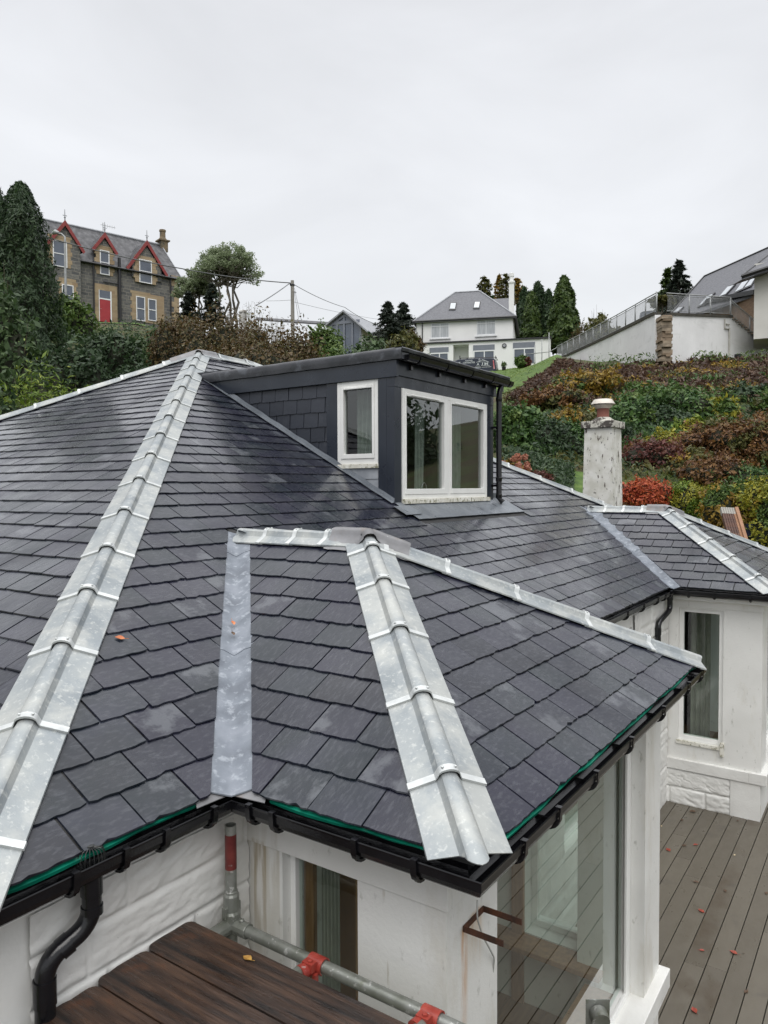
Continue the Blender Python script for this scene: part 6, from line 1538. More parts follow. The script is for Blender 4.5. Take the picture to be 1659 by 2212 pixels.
# ---------------------------------------------------------------- stone house
c1 = lambda x, y: (79.6 + .2 * x, 451.3 + .2 * y)     # picture crop coordinates
F = Fac(180, 60, 385, 65.3)
u_r, z_e = F.at(*c1(1530, 735)); zg = 12.6
def coursed(m, ang, c1_, c2_, cm, bw, rh, ms):
    t = m.node_tree; N = t.nodes; L = t.links; tcn = N.new('ShaderNodeTexCoord'); vr = N.new('ShaderNodeVectorRotate'); vr.rotation_type = 'Z_AXIS'; vr.inputs['Angle'].default_value = -ang
    L.new(tcn.outputs['Object'], vr.inputs['Vector']); sp_ = N.new('ShaderNodeSeparateXYZ'); L.new(vr.outputs[0], sp_.inputs[0]); cb = N.new('ShaderNodeCombineXYZ'); L.new(sp_.outputs[0], cb.inputs[0]); L.new(sp_.outputs[2], cb.inputs[1])
    nz_ = N.new('ShaderNodeTexNoise'); nz_.inputs['Scale'].default_value = 1.2; L.new(cb.outputs[0], nz_.inputs['Vector']); ad = N.new('ShaderNodeVectorMath'); ad.operation = 'MULTIPLY_ADD'; ad.inputs[1].default_value = (.14, .10, 0); L.new(nz_.outputs['Color'], ad.inputs[0]); L.new(cb.outputs[0], ad.inputs[2])
    b = N.new('ShaderNodeTexBrick'); b.inputs['Scale'].default_value = 1; b.inputs['Brick Width'].default_value = bw; b.inputs['Row Height'].default_value = rh; b.inputs['Mortar Size'].default_value = ms; b.inputs['Mortar Smooth'].default_value = .3; b.offset = .37; b.squash = .7; b.squash_frequency = 3
    b.inputs['Color1'].default_value = (*c1_, 1); b.inputs['Color2'].default_value = (*c2_, 1); b.inputs['Mortar'].default_value = (*cm, 1); L.new(ad.outputs[0], b.inputs['Vector'])
    p = N['Principled BSDF']; old = p.inputs['Base Color'].links[0].from_socket; mx = N.new('ShaderNodeMix'); mx.data_type = 'RGBA'; mx.inputs['Factor'].default_value = .7; L.new(old, mx.inputs['A']); L.new(b.outputs['Color'], mx.inputs['B']); L.new(mx.outputs['Result'], p.inputs['Base Color'])
coursed(M_wst, math.atan2(F.S[1], F.S[0]), (.075, .077, .082), (.17, .165, .15), (.26, .24, .20), .62, .27, .022)
coursed(M_sand, math.atan2(F.S[1], F.S[0]), (.27, .195, .12), (.42, .33, .21), (.34, .29, .21), .9, .31, .012)
st = thing('stone_house', 'grey stone house with red bargeboards, red door and three gablets on the left hilltop', 'house', F.W(2, zg, 0))
uL = F.at(10, 560)[0] - 2; DEP = 8.0
z_e = F.at(*c1(1000, 650))[1]
mb = MB(); F.box(mb, uL, u_r, zg - 1, z_e, -DEP, 0); 
zr = F.at(*c1(1300, 385), -DEP / 2)[1]
F_g = [F.W(u_r, z_e, 0), F.W(u_r, z_e, -DEP), F.W(u_r, zr - .1, -DEP / 2)]; mb.slab([p for p in F_g], tuple(np.append(F.S * -.3, 0)))
sw = obj('wall', mb, M_wst, st)
mb = MB(); ov = .25
roofquad(mb, [F.W(uL, z_e - .12, ov), F.W(u_r + .25, z_e - .12, ov), F.W(u_r + .25, zr, -DEP / 2), F.W(uL, zr, -DEP / 2)])
roofquad(mb, [F.W(uL, zr, -DEP / 2), F.W(u_r + .25, zr, -DEP / 2), F.W(u_r + .25, z_e - .12, -DEP - ov), F.W(uL, z_e - .12, -DEP - ov)])
roof_s = obj('roof', mb, M_bgslate_st, st)
mb = MB(); mb.tube([F.W(uL, zr + .04, -DEP / 2), F.W(u_r + .25, zr + .04, -DEP / 2)], .10, 6); mb.tube([F.W(u_r + .25, z_e - .08, ov), F.W(u_r + .25, zr + .03, -DEP / 2)], .05, 5); obj('ridge', mb, M_conc, roof_s)
mb = MB(); mb.tube([F.W(uL, z_e - .16, ov + .05), F.W(u_r + .3, z_e - .16, ov + .05)], .07, 6); obj('gutter', mb, M_black, st)
# quoins at the right corner
mb = MB()
for i in range(14):
    z0 = zg + i * .45; F.box(mb, u_r - (.75 if i % 2 else .45), u_r + .015, z0, min(z0 + .435, z_e - .3), -.3, .03)
obj('quoins', mb, M_sand, st, bevel=.015)
def gablet(xl, yl, xa, ya, xr, yr, proj):
    """stone gable front with red bargeboards; eaves left, apex, eaves right in crop pixels"""
    (ul, zl), (ua, za), (ur, zr_) = F.at(*c1(xl, yl), proj), F.at(*c1(xa, ya), proj), F.at(*c1(xr, yr), proj)
    zm = (zl + zr_) / 2; half = (ur - ul) / 2; um = (ul + ur) / 2; g = .28
    mb = MB(); F.poly(mb, [(um - half + g, zg - .5), (um + half - g, zg - .5), (um + half - g, zm + .05), (um, za - .35), (um - half + g, zm + .05)], .001, proj - .12) if proj > .3 else F.poly(mb, [(um - half + .5, z_e - .6), (um + half - .5, z_e - .6), (um + half - .5, zm + .3), (um, za - .45), (um - half + .5, zm + .3)], .001, proj - .1)
    gw = obj('gable_wall', mb, M_wst, st)
    mb = MB(); bk = -(za - z_e) / (zr - z_e) * (DEP / 2) - .1
    mb.slab([F.W(um - half, zm, proj), F.W(um, za, proj), F.W(um, za, bk), F.W(um - half, zm, min(0, bk * .1))], (0, 0, -.08)); mb.slab([F.W(um, za, proj), F.W(um + half, zm, proj), F.W(um + half, zm, min(0, bk * .1)), F.W(um, za, bk)], (0, 0, -.08))
    obj('gable_roof', mb, M_bgslate_st, st)
    mb = MB(); w = .32
    F.poly(mb, [(um - half - .06, zm - .1), (um - half + .1, zm - .28), (um, za - w * 1.1), (um, za + .08)], proj + .005, proj + .06); F.poly(mb, [(um, za + .08), (um, za - w * 1.1), (um + half - .1, zm - .28), (um + half + .06, zm - .1)], proj + .005, proj + .06)
    bb = obj('bargeboard', mb, M_redp, st)
    mb = MB(); c = F.W(um, za, proj); mb.tube([c, c + [0, 0, .9]], [.05, .02], 6); mb.tube([c + F.W(um + .16, .5, proj) * 0 + np.append(F.S * -.16, .42), c + np.append(F.S * .16, .42)], .03, 5); mb.lathe(c + [0, 0, .22], [(.03, 0), (.09, .05), (.03, .1)], 8); obj('finial', mb, M_conc, st)
    return um, half, zm, za
g1 = gablet(95, 300, 258, 120, 515, 515, .55)
g2 = gablet(600, 420, 735, 262, 870, 465, .12)
g3 = gablet(970, 620, 1187, 345, 1410, 705, .25)
def dressed(x0, y0, x1, y1, o, bars=(.5,), vbars=(), wm=26, top=30, bot=0):
    a = c1(x0 - wm, y0 - top); b = c1(x1 + wm, y1 + bot); u0, u1, z0, z1 = F.rect(a[0], a[1], b[0], b[1], o); mb = MB(); i = 0; z = z0
    while z < z1 - .05:
        h = min(.32, z1 - z); e = .12 if i % 2 else 0; F.box(mb, u0 - e, u1 + e, z, z + h - .012, o - .1, o + .012); z += h; i += 1
    obj('stone_dressing', mb, M_sand, st)
    a = c1(x0, y0); b = c1(x1, y1); return bgwindow(F, st, a[0], a[1], b[0], b[1], o + .0125, bars, vbars)
dressed(172, 345, 325, 625, .44, wm=38, top=60); dressed(680, 450, 782, 712, .03, wm=40, top=50); dressed(1105, 552, 1240, 802, .16, wm=45, top=45)
dressed(1072, 948, 1168, 1210, .02, wm=45, top=55); a = c1(1200, 975), c1(1290, 1210); bgwindow(F, st, a[0][0], a[0][1], a[1][0], a[1][1], .035, (.5,))
a, b = c1(250, 830), c1(420, 1000); dressed(270, 820, 395, 1050, .44, wm=30, top=70)
mb = MB(); u0, u1, z0, z1 = F.rect(*c1(1160, 930), *c1(1350, 1240)); F.box(mb, u0, u1 + .2, z0, z1, -.05, .028); obj('stone_dressing', mb, M_sand, st)
u0, u1, z0, z1 = F.rect(*c1(620, 820), *c1(868, 1225)); mb = MB(); F.box(mb, u0, u1, z0, z1, -.1, .04); obj('door_surround', mb, M_sand, st)
u0, u1, z0, z1 = F.rect(*c1(668, 885), *c1(805, 1222)); mb = MB(); F.box(mb, u0, u0 + .05, z0, z1, .05, .08); F.box(mb, u1 - .1, u1, z0, z1, .05, .08); zt_ = z0 + (z1 - z0) * .73; F.box(mb, u0, u1, zt_ - .05, zt_ + .05, .05, .081); dr_ = obj('door_frame', mb, M_bgframe, st)
mb = MB(); F.box(mb, u0 + .05, u1 - .1, z0, zt_ - .05, .045, .07); dd_ = obj('door', mb, M_reddoor, st, bevel=.01)
mb = MB(); F.box(mb, u0 + .051, u1 - .101, zt_ + .05, z1, .045, .06); obj('fanlight', mb, M_bgglass, dr_); mb = MB(); mb.lathe(F.W(u0 + .15, z0 + 1, .09), [(.03, 0), (.03, .03)], 8); obj('handle', mb, M_cowl, dd_)
for (x, yt, yb, rr) in ((605, 560, 1100, .06), (1438, 720, 1150, .06)):
    ua, za = F.at(*c1(x, yt)); ub, zb_ = F.at(*c1(x, yb)); mb = MB(); mb.tube([F.W(ua, za, .12), F.W(ua, zg, .12)], rr, 6); obj('downpipe', mb, M_black, st)
ua, za = F.at(*c1(882, 600)); mb = MB(); mb.tube([F.W(ua, za + .5, .15), F.W(ua, za, .14), F.W(ua, zg, .14)], .13, 7); q1, q2 = F.at(*c1(715, 790)), F.at(*c1(870, 815)); mb.tube([F.W(*q1, .1), F.W(*q2, .14)], .05, 6); obj('soil_pipe', mb, M_black, st)
(ul, zt1), (ur, _) = F.at(*c1(1330, 230), -DEP / 2), F.at(*c1(1385, 230), -DEP / 2); mb = MB(); um = (ul + ur) / 2; F.box(mb, um - .33, um + .33, zr - .6, zr + .35, -DEP / 2 - .4, -DEP / 2 + .4)
F.box(mb, um - .5, um + .5, zr + .351, zr + .47, -DEP / 2 - .5, -DEP / 2 + .5); mb.lathe(F.W(um, zr + .471, -DEP / 2), [(.42, 0), (.26, .28), (.25, .75), (.30, .78), (.30, .95), (.2, .98)], 8); obj('chimney', mb, material('weathered_stone', [(.12, .10, .07), (.20, .15, .09), (.07, .07, .055)], rough=.9, nscale=1.5), st)
(ua, za) = F.at(*c1(715, 250), -DEP / 2); (_, zb_) = F.at(*c1(715, 150), -DEP / 2); mb = MB(); mb.tube([F.W(ua, za - .6, -DEP / 2), F.W(ua, zb_, -DEP / 2)], .03, 5); mb.tube([F.W(ua - .2, zb_ - .2, -DEP / 2), F.W(ua + 1.1, zb_ - .2, -DEP / 2)], .02, 4)
for k in range(5): mb.tube([F.W(ua + .2 + k * .2, zb_ - .35, -DEP / 2), F.W(ua + .2 + k * .2, zb_ - .05, -DEP / 2)], .012, 4)
obj('aerial', mb, M_grey, st)

# ---------------------------------------------------------------- lamp post, pole and cables
q = PD(142, 640, 50); lp = thing('street_lamp', 'grey street lamp with curved arm in front of the stone house', 'street lamp', (q[0], q[1], gz(142, 50)))
mb = MB(); a_ = PD(140, 512, 50); b_ = PD(133, 505, 50); c_ = PD(118, 503, 50); mb.tube([(q[0], q[1], gz(142, 50)), a_ - [0, 0, .3], a_, b_, c_], [.09, .07, .06, .05, .05], 8); obj('pole', mb, M_grey, lp, auto=50)
mb = MB(); mb.tube([PD(127, 503, 50), PD(120, 501, 50), PD(113, 504, 50)], [.09, .17, .10], 8); obj('lantern', mb, M_grey, lp, auto=50)
tp = PD(631.5, 606, 50); g_ = gz(631, 50); tpo = thing('telegraph_pole', 'weathered wooden telegraph pole standing in the russet hedge', 'telegraph pole', (tp[0], tp[1], g_))
M_pole = material('weathered_pole', [(.20, .19, .17), (.30, .28, .25)], rough=.85, nscale=2, stretch=(6, 6, .5))
mb = MB(); mb.tube([(tp[0], tp[1], g_ - .3), tp], [.15, .11], 10); obj('pole', mb, M_pole, tpo)
mb = MB(); mb.lathe(tp - [0, 0, .35], [(.16, 0), (.16, .1)], 8); mb.tube([tp - [0, 0, .25], PD(626, 613, 50)], .06, 6); mb.tube([PD(634, 630, 50), PD(640, 632, 50)], .03, 5); obj('bracket', mb, M_black, tpo)
def wire(name, pts, r, label, sag=0, group='overhead cables', m=None):
    P = [np.array(p, float) for p in pts]; o = []
    for a, b in zip(P[:-1], P[1:]):
        for k in range(12): t = k / 12; o.append(a * (1 - t) + b * t - np.array([0, 0, sag * 4 * t * (1 - t)]))
    o.append(P[-1]); mb = MB(); mb.tube(o, r, 5); return obj(name, mb, m or material('cable_sheath', [(.12, .125, .13), (.16, .165, .17)], rough=.6), None, P[0], label, 'cable', group, smooth=True)
pt = PD(627, 611, 50)
wire('overhead_cable', [pt, PD(392, 580, 47), PD(85, 508, 44)], .035, 'thick cable crossing in front of the stone house', .12)
wire('overhead_cable', [pt, PD(553, 660, 44)], .03, 'short thick cable sloping down left from the pole into the hedge', .05)
wire('overhead_cable', [tp - [0, 0, .2], PD(745, 664, 62), PD(815, 701, 70)], .022, 'thin cable descending right from the pole past the glass gable', .15)
wire('overhead_cable', [PD(629, 648, 50), PD(575, 650, 60)], .012, 'faint level wire left of the pole', .02)
wire('overhead_cable', [PD(634, 652, 50), PD(820, 690, 75)], .012, 'faint thin wire sloping right from the pole', .1)
wire('stay_wire', [PD(636, 622, 50), PD(651, 692, 48)], .014, 'right one of two stay wires anchored beside the pole', 0, 'stay wires')
wire('stay_wire', [PD(636, 632, 50), PD(645, 690, 48.5)], .014, 'left one of two stay wires anchored beside the pole', 0, 'stay wires')
q = PD(525, 672, 36); b_ = PD(525, 722, 36); M_wp = material('flaking_white_post', [(.45, .44, .42), (.62, .61, .58)], rough=.8, nscale=3, stains=[((.10, .08, .06), 4, .5, .6, (1, 1, 1), .9)])
mb = MB(); mb.box(q[0] - .14, q[0] + .14, q[1] - .14, q[1] + .14, gz(525, 36) - .2, q[2] - .1); mb.lathe((q[0], q[1], q[2] - .0999), [(.2, 0), (.2, .1), (.05, .16)], 8)
obj('gate_post', mb, M_wp, None, (q[0], q[1], gz(525, 36)), 'flaking white post half hidden in the russet hedge', 'post', bevel=.02)

# ---------------------------------------------------------------- glass gabled house
c2 = lambda x, y: (398.2 + .32 * x, 464.5 + .32 * y)
F = Fac(*[c2(965, 740)[0], 92], *[c2(1190, 790)[0], 90])
gh = thing('gabled_house', 'low house with dark framed glass gable end behind the rhododendrons', 'house', F.W(3, 14, 0))
(ul, zl), (ua, za), (ur, zr_) = F.at(*c2(965, 742)), F.at(*c2(1085, 645)), F.at(*c2(1195, 740)); um = ua
zb0 = 14.5; mb = MB(); F.poly(mb, [(ul + .2, zb0), (ur, zb0), (ur, zr_ - .1), (um, za - .3), (ul + .2, zl - .1)], -8, -.05); obj('wall', mb, M_bgwhite, gh)
mb = MB(); mb.slab([F.W(ul, zl, .5), F.W(um, za, .5), F.W(um, za, -8), F.W(ul, zl, -8)], (0, 0, -.22)); u2, z2 = F.at(*c2(1255, 792)); mb.slab([F.W(um, za, .5), F.W(u2, z2, .5), F.W(u2, z2, -8), F.W(um, za, -8)], (0, 0, -.22)); obj('roof', mb, M_conc, gh)
w = .28; mb = MB()
for (p, q) in (((ul + .35, zl - .1), (um, za - .35)), ((um, za - .35), (ur, zr_ - .1))):
    F.poly(mb, [p, q, (q[0], q[1] - w * 1.2), (p[0], p[1] - w * 1.2)], .0, .12)
zt = F.at(*c2(1100, 722))[1]; F.box(mb, ul + .6, ur - .2, zt - .2, zt + .15, .0, .11)
for x in (1032, 1080, 1135): uu = F.at(*c2(x, 760))[0]; F.box(mb, uu - .13, uu + .13, zb0, zt if x != 1080 else za - .4, .0, .1)
uu = F.at(*c2(1190, 760))[0]; F.box(mb, uu - .12, uu + .1, zb0, zr_ - .2, .0, .1); wf = obj('window', mb, M_greypanel, gh)
mb = MB(); F.poly(mb, [(ul + .5, zb0), (ur - .1, zb0), (ur - .1, zr_ - .4), (um, za - .5), (ul + .5, zl - .4)], -.045, -.01); obj('pane', mb, M_bgglass, wf)
mb = MB(); a, b = c2(490, 690), c2(985, 722); P1 = PD(a[0], a[1], 98); P2 = PD(b[0], b[1], 94); P3 = P2 + np.array([0, 0, -.7]); P4 = P1 + np.array([0, 0, -.7]); fw_ = np.append(-FW, 0) * 2
mb.slab([P1, P2, P3 + fw_, P4 + fw_], (0, 0, -.15)); obj('side_roof', mb, M_bgslate_st, gh)

# ---------------------------------------------------------------- white house with garage wing
c3 = lambda x, y: (796.4 + .28 * x, 530.9 + .28 * y)
F = Fac(*[c3(372, 0)[0], 75.5], *[c3(1115, 0)[0], 73.5])
wh = thing('white_house', 'white two storey house with hipped slate roof and two roof windows', 'house', F.W(0, 12, 0))
ur, ze = F.at(*c3(1112, 548)); DEP = 8.5; zb0 = 11.3
mb = MB(); F.box(mb, 0, ur, zb0, ze, -DEP, 0); obj('wall', mb, M_bgwhite, wh)
zr_ = F.at(*c3(760, 355), -DEP / 2)[1]; ua = F.at(*c3(665, 362), -DEP / 2)[0]; ub = F.at(*c3(855, 350), -DEP / 2)[0]; o = .35
E4 = [F.W(-o, ze - .05, o), F.W(ur + o, ze - .05, o), F.W(ur + o, ze - .05, -DEP - o), F.W(-o, ze - .05, -DEP - o)]; R1, R2 = F.W(ua, zr_, -DEP / 2), F.W(ub, zr_, -DEP / 2)
mb = MB(); 
for f_ in ([E4[0], E4[1], R2, R1], [E4[1], E4[2], R2], [E4[2], E4[3], R1, R2], [E4[3], E4[0], R1]): mb.slab(f_, (0, 0, -.15))
wr = obj('roof', mb, M_bgslate, wh)
mb = MB()
for p, q in ((E4[0], R1), (E4[1], R2), (R1, R2)): mb.tube([p, q], .09, 5)
obj('ridge_tiles', mb, M_conc, wr)
mb = MB(); mb.tube([E4[3], E4[0], E4[1], E4[2]], .09, 6); obj('gutter', mb, M_black, wh)
nrm = np.cross(np.subtract(E4[1], E4[0]), np.subtract(R1, E4[0])); nrm /= np.linalg.norm(nrm); nrm = nrm if nrm[2] > 0 else -nrm
def skylight(parent, nrm, P0, pts, fr=M_black, pane=None, th=.08):
    q = [on_plane(x, y, nrm, P0) for x, y in pts]; c = sum(q) / 4; mb = MB(); mb.slab([c + (p - c) * 1.12 for p in q], nrm * th); s_ = obj('roof_window', mb, fr, parent); mb = MB(); mb.slab([c + (p - c) * .85 + nrm * (th + .001) for p in q], nrm * .02); obj('pane', mb, pane or M_skyp, s_)
M_skyp = material('sky_painted_pane', [(.42, .45, .48), (.52, .55, .58)], rough=.1, nscale=.6)  # pale base colour paints in the sky's reflection
skylight(wh, nrm, E4[0], [c3(622, 495), c3(668, 495), c3(678, 445), c3(632, 445)]); skylight(wh, nrm, E4[0], [c3(808, 486), c3(852, 486), c3(862, 435), c3(818, 435)])
M_curtw = material('net_curtained_pane', [(.36, .38, .40), (.48, .50, .52)], rough=.3, nscale=2, stretch=(4, 4, .5))
bgwindow(F, wh, *c3(482, 598), *c3(620, 712), .02, (.78,), (.5,), .06, M_curtw); bgwindow(F, wh, *c3(834, 573), *c3(978, 688), .02, (.78,), (.5,), .06, M_curtw)
for (a, b) in (((470, 712), (632, 722)), ((822, 690), (990, 701))): u0, u1, z0, z1 = F.rect(*c3(*a), *c3(*b)); mb = MB(); F.box(mb, u0, u1, z0, z1, 0, .15); obj('sill', mb, M_bgframe, wh)
uu = F.at(*c3(415, 600))[0]; mb = MB(); mb.tube([F.W(uu, ze, .1), F.W(uu, zb0, .1)], .055, 6); obj('downpipe', mb, M_black, wh)
u0, z1 = F.at(*c3(1083, 295), -1.6); u1, _ = F.at(*c3(1122, 295), -1.6); mb = MB(); F.box(mb, u0, u1, zb0, z1, -2.0, -1.2); F.box(mb, u0 - .08, u1 + .08, z1 + .001, z1 + .18, -2.08, -1.12); mb.lathe(F.W((u0 + u1) / 2, z1 + .18, -1.6), [(.2, 0), (.2, .5), (.26, .55), (.26, .85), (.15, .9)], 8); obj('chimney', mb, M_bgwhite, wh)
u0, _ = F.at(*c3(970, 470), -DEP); u1, _ = F.at(*c3(1090, 470), -DEP); z1 = F.at(*c3(1030, 415), -DEP - 2)[1]; mb = MB(); mb.slab([F.W(u0 - 3, z1 - 3, -DEP + 2), F.W(u1, z1 - 3, -DEP + 2), F.W(u1, z1, -DEP - 1.5), F.W(u0 - 3, z1, -DEP - 1.5)], (0, 0, -.15)); obj('rear_roof', mb, M_bgslate, wh)
# flat roofed wing in front
O1 = 1.6
F2 = Fac(*[c3(415, 0)[0], 75.4 - O1], *[c3(1404, 0)[0], 72.7 - O1]); ur2, zt2 = F2.at(*c3(1404, 715)); zt2 = F2.at(*c3(900, 738))[1]
r1 = F2.rect(*c3(652, 762), *c3(772, 930)); mb = MB(); zl_ = 11.2
F2.box(mb, 0, r1[0], zl_, zt2, -3, 0); F2.box(mb, r1[1], ur2, zl_, zt2, -3, 0); F2.box(mb, r1[0], r1[1], r1[3], zt2, -3, 0); F2.box(mb, r1[0], r1[1], zl_, r1[3], -3, -1.3); obj('wing_wall', mb, M_bgwhite, wh)
mb = MB(); F2.box(mb, -.15, ur2 + .12, zt2 + .001, zt2 + .14, -3.1, .15); obj('wing_roof', mb, M_black, wh)
for (a, b, c_, d_) in ((470, 785, 617, 925), (806, 765, 972, 925), (1113, 745, 1283, 925)):
    u0, u1, z0, z1 = F2.rect(*c3(a, b), *c3(c_, d_)); z0 = zl_ + .6; zm = z1 - .27 * (z1 - z0) ; mb = MB(); F2.box(mb, u0, u1, zm, z1, .01, .05); obj('fascia_panel', mb, M_greypanel, wh)
    mb = MB(); fw = .09; um = (u0 + u1) / 2; F2.box(mb, u0 + .05, u1, zm - fw * 1.3, zm - .001, .01, .08)
    for uu in (u0 + .05, um, u1 - fw): F2.box(mb, uu, uu + fw, z0, zm - fw * 1.3, .01, .08)
    w_ = obj('patio_window', mb, M_bgframe, wh); mb = MB(); F2.box(mb, u0 + .1, u1 - .05, z0, zm - fw, -.02, .03); obj('pane', mb, M_bgglass, w_)
u0, z0 = F2.at(*c3(1047, 771)); q = F2.W(u0, z0, .03); nn = np.append(F2.n, 0); mb = MB()
mb.tube([q, q + nn * .05], .22, 14); v_ = obj('round_vent', mb, M_black, wh); mb = MB(); mb.tube([q + nn * .051, q + nn * .07], .14, 12); obj('vent_cover', mb, M_conc, v_)
q = PD(*c3(1043, 912), 69); pl_ = thing('potted_plant', 'small dark potted plant against the white garage wall', 'plant pot', (q[0], q[1], gz(1088, 69))); zq = gz(1088, 69)
mb = MB(); mb.lathe((q[0], q[1], zq), [(.14, 0), (.2, .35), (.2, .38)], 10); obj('pot', mb, M_dark, pl_); P, N = lobes_points([((q[0], q[1], zq + .6), (.25, .25, .3))], 200); quads_mesh('foliage', leaf_quads(P, N, .14), LM['mid'], pl_)
shrub('rose_bush', 'green and red leaved bush by the lower end of the railing', 'shrub', 1127, 769, 795, 30, 66, 'mid', 1500, .2, 4, seed=70)
shrub('rose_bush', 'small russet bush at the foot of the railing', 'shrub', 1140, 775, 795, 16, 65.5, 'maroon', 600, .2, 3, seed=71)
twiggy('slender_sapling', 'slender sapling with sparse leaves in front of the left patio window', 'tree', 922, 755, 800, 38, 60, seed=72, twigs=60, leafk='mid', n=500, size=.14)

# ---------------------------------------------------------------- van
vc = lambda x, y: (1440 * .66364 + .08 * x, 1130 * .66364 + .08 * y)
FV = Fac(*[vc(150, 0)[0], 68.2], *[vc(1440, 0)[0], 67.0])
u1, zbot = FV.at(*vc(1440, 600)); Lv = FV.L; zroof = FV.at(*vc(1300, 285))[1]; zr0 = FV.at(*vc(430, 330))[1]; zv = zbot - .45
van = thing('van', 'dark blue slating contractor van with white lettering parked before the white house', 'van', FV.W(Lv / 2, zv - .25, -1))
M_van = material('dark_blue_van_paint', [(.012, .018, .035), (.016, .022, .042)], rough=.25, spec=.6)
def vz(x, y): return FV.at(*vc(x, y))
prof = [(0, zv + .45), (.02, zv + .75)] + [vz(*p) for p in ((190, 530), (250, 440), (340, 365), (430, 330), (700, 305), (1000, 292), (1300, 282), (1385, 290), (1415, 330), (1432, 450))] + [(Lv, zv + .75), (Lv, zv + .25), (.15, zv + .25)]
mb = MB(); FV.poly(mb, prof, -1.9, 0); vb = obj('body', mb, M_van, van, bevel=.06)
mb = MB(); FV.poly(mb, [vz(225, 475), vz(300, 400), vz(348, 385), vz(335, 440), vz(232, 490)], .002, .012); FV.poly(mb, [vz(352, 510), vz(370, 425), vz(485, 395), vz(480, 450), vz(430, 500), vz(390, 515)], .002, .012)
obj('side_window', mb, M_skyp, van)
mb = MB(); FV.poly(mb, [(.10, vz(190, 520)[1]), vz(330, 372), vz(345, 372), (.2, vz(190, 520)[1])], -1.8, -.1); obj('windscreen', mb, M_bgglass, van)
mb = MB()
for (p, q) in ((vz(495, 345), vz(495, 590)), (vz(880, 320), vz(880, 590))): FV.box(mb, p[0] - .012, p[0] + .012, q[1] - .1, p[1], .001, .006)
p, q = vz(500, 525), vz(1380, 500); FV.poly(mb, [(p[0], p[1] - .03), (q[0], q[1] - .03), (q[0], q[1] + .02), (p[0], p[1] + .02)], .001, .02); obj('door_seams', mb, M_dark, van)
mb = MB(); FV.poly(mb, [vz(1365, 350), vz(1388, 350), vz(1415, 585), vz(1385, 585)], .001, .05); obj('tail_light', mb, material('tail_light_lens', [(.55, .08, .10), (.75, .45, .45)], rough=.3, nscale=2), van)
mb = MB()
for k in (1.05, Lv - 1.0):
    for o_ in (.0, -1.72):
        c = FV.W(k, zv + .08, o_); mb.tube([c - nn * .2 * 0, c - np.append(FV.n, 0) * .22], .33, 18)
obj('wheel', mb, material('tyre_rubber', [(.012, .012, .012), (.02, .02, .02)], rough=.8), van)
mb = MB(); ra, rb = vz(465, 290), vz(1425, 262)
for o_ in (-.15, -1.75):
    mb.tube([FV.W(ra[0], ra[1], o_), FV.W(rb[0], rb[1], o_)], .035, 6)
for t_ in np.linspace(0, 1, 6):
    u_ = ra[0] + (rb[0] - ra[0]) * t_; z_ = ra[1] + (rb[1] - ra[1]) * t_; mb.tube([FV.W(u_, z_, -.15), FV.W(u_, z_, -1.75)], .03, 5); mb.tube([FV.W(u_, z_ - .2, -.15), FV.W(u_, z_ + (.12 if t_ in (0, ) else .0), -.15)], .025, 5)
mb.tube([FV.W(rb[0], rb[1] + .12, -.15), FV.W(rb[0] + .12, rb[1] - .1, -.15)], .03, 5); mb.tube([FV.W(ra[0], ra[1] + .22, -.15), FV.W(ra[0], ra[1] - .25, -.15)], .04, 5)
obj('roof_rack', mb, M_black, van)
mb = MB(); c = FV.W(vz(215, 490)[0], vz(215, 490)[1], .15); mb.box(c[0] - .1, c[0] + .1, c[1] - .1, c[1] + .1, c[2] - .15, c[2] + .15); obj('wing_mirror', mb, M_black, van, bevel=.04)
M_vinyl = material('white_vinyl', [(.55, .57, .60), (.60, .62, .65)], rough=.5)
def lettering(txt, x0, y0, x1, y1, parent, F_, conv, off=.008, ext=.004, name='lettering', bold=0):
    """text mesh fitted to a pixel box on the facade"""
    cu = bpy.data.curves.new(name, 'FONT'); cu.body = txt; cu.extrude = ext; cu.offset = bold
    to = bpy.data.objects.new('tmp', cu); COL.objects.link(to); dg_ = bpy.context.evaluated_depsgraph_get(); dg_.update()
    me = bpy.data.meshes.new_from_object(to.evaluated_get(dg_)); COL.objects.unlink(to); bpy.data.objects.remove(to)
    co = np.array([v.co[:] for v in me.vertices]); mn, mx_ = co.min(0), co.max(0)
    bl, tl, br = F_.at(*conv(x0, y1)), F_.at(*conv(x0, y0)), F_.at(*conv(x1, y1 + 0)); fs = [tuple(p.vertices) for p in me.polygons]
    vs = []
    for v in co:
        a = (v[0] - mn[0]) / (mx_[0] - mn[0]); b = (v[1] - mn[1]) / (mx_[1] - mn[1]); vs.append(F_.W(bl[0] + (br[0] - bl[0]) * a, bl[1] + (br[1] - bl[1]) * a * 0 + (tl[1] - bl[1]) * b, off + (v[2] - mn[2])))
    mb = MB(); mb.add(vs, fs); return obj(name, mb, M_vinyl, parent)
lettering('SLATING', 620, 352, 815, 385, van, FV, vc, bold=.02); lettering('CONTRACTOR', 555, 402, 880, 448, van, FV, vc, bold=.02)
lettering('A', 925, 428, 1000, 502, van, FV, vc, bold=.01); lettering('J', 1050, 418, 1095, 490, van, FV, vc, bold=.01); lettering('M', 1138, 415, 1232, 490, van, FV, vc, bold=.01)
mb = MB()
def vline(pts, w=.035):
    for a, b in zip(pts[:-1], pts[1:]):
        a_, b_ = np.array(vz(*a)), np.array(vz(*b)); d = (b_ - a_) / np.linalg.norm(b_ - a_); n2 = np.array([-d[1], d[0]]) * w / 2
        FV.poly(mb, [tuple(a_ - n2), tuple(b_ - n2), tuple(b_ + n2), tuple(a_ + n2)], .006, .010)
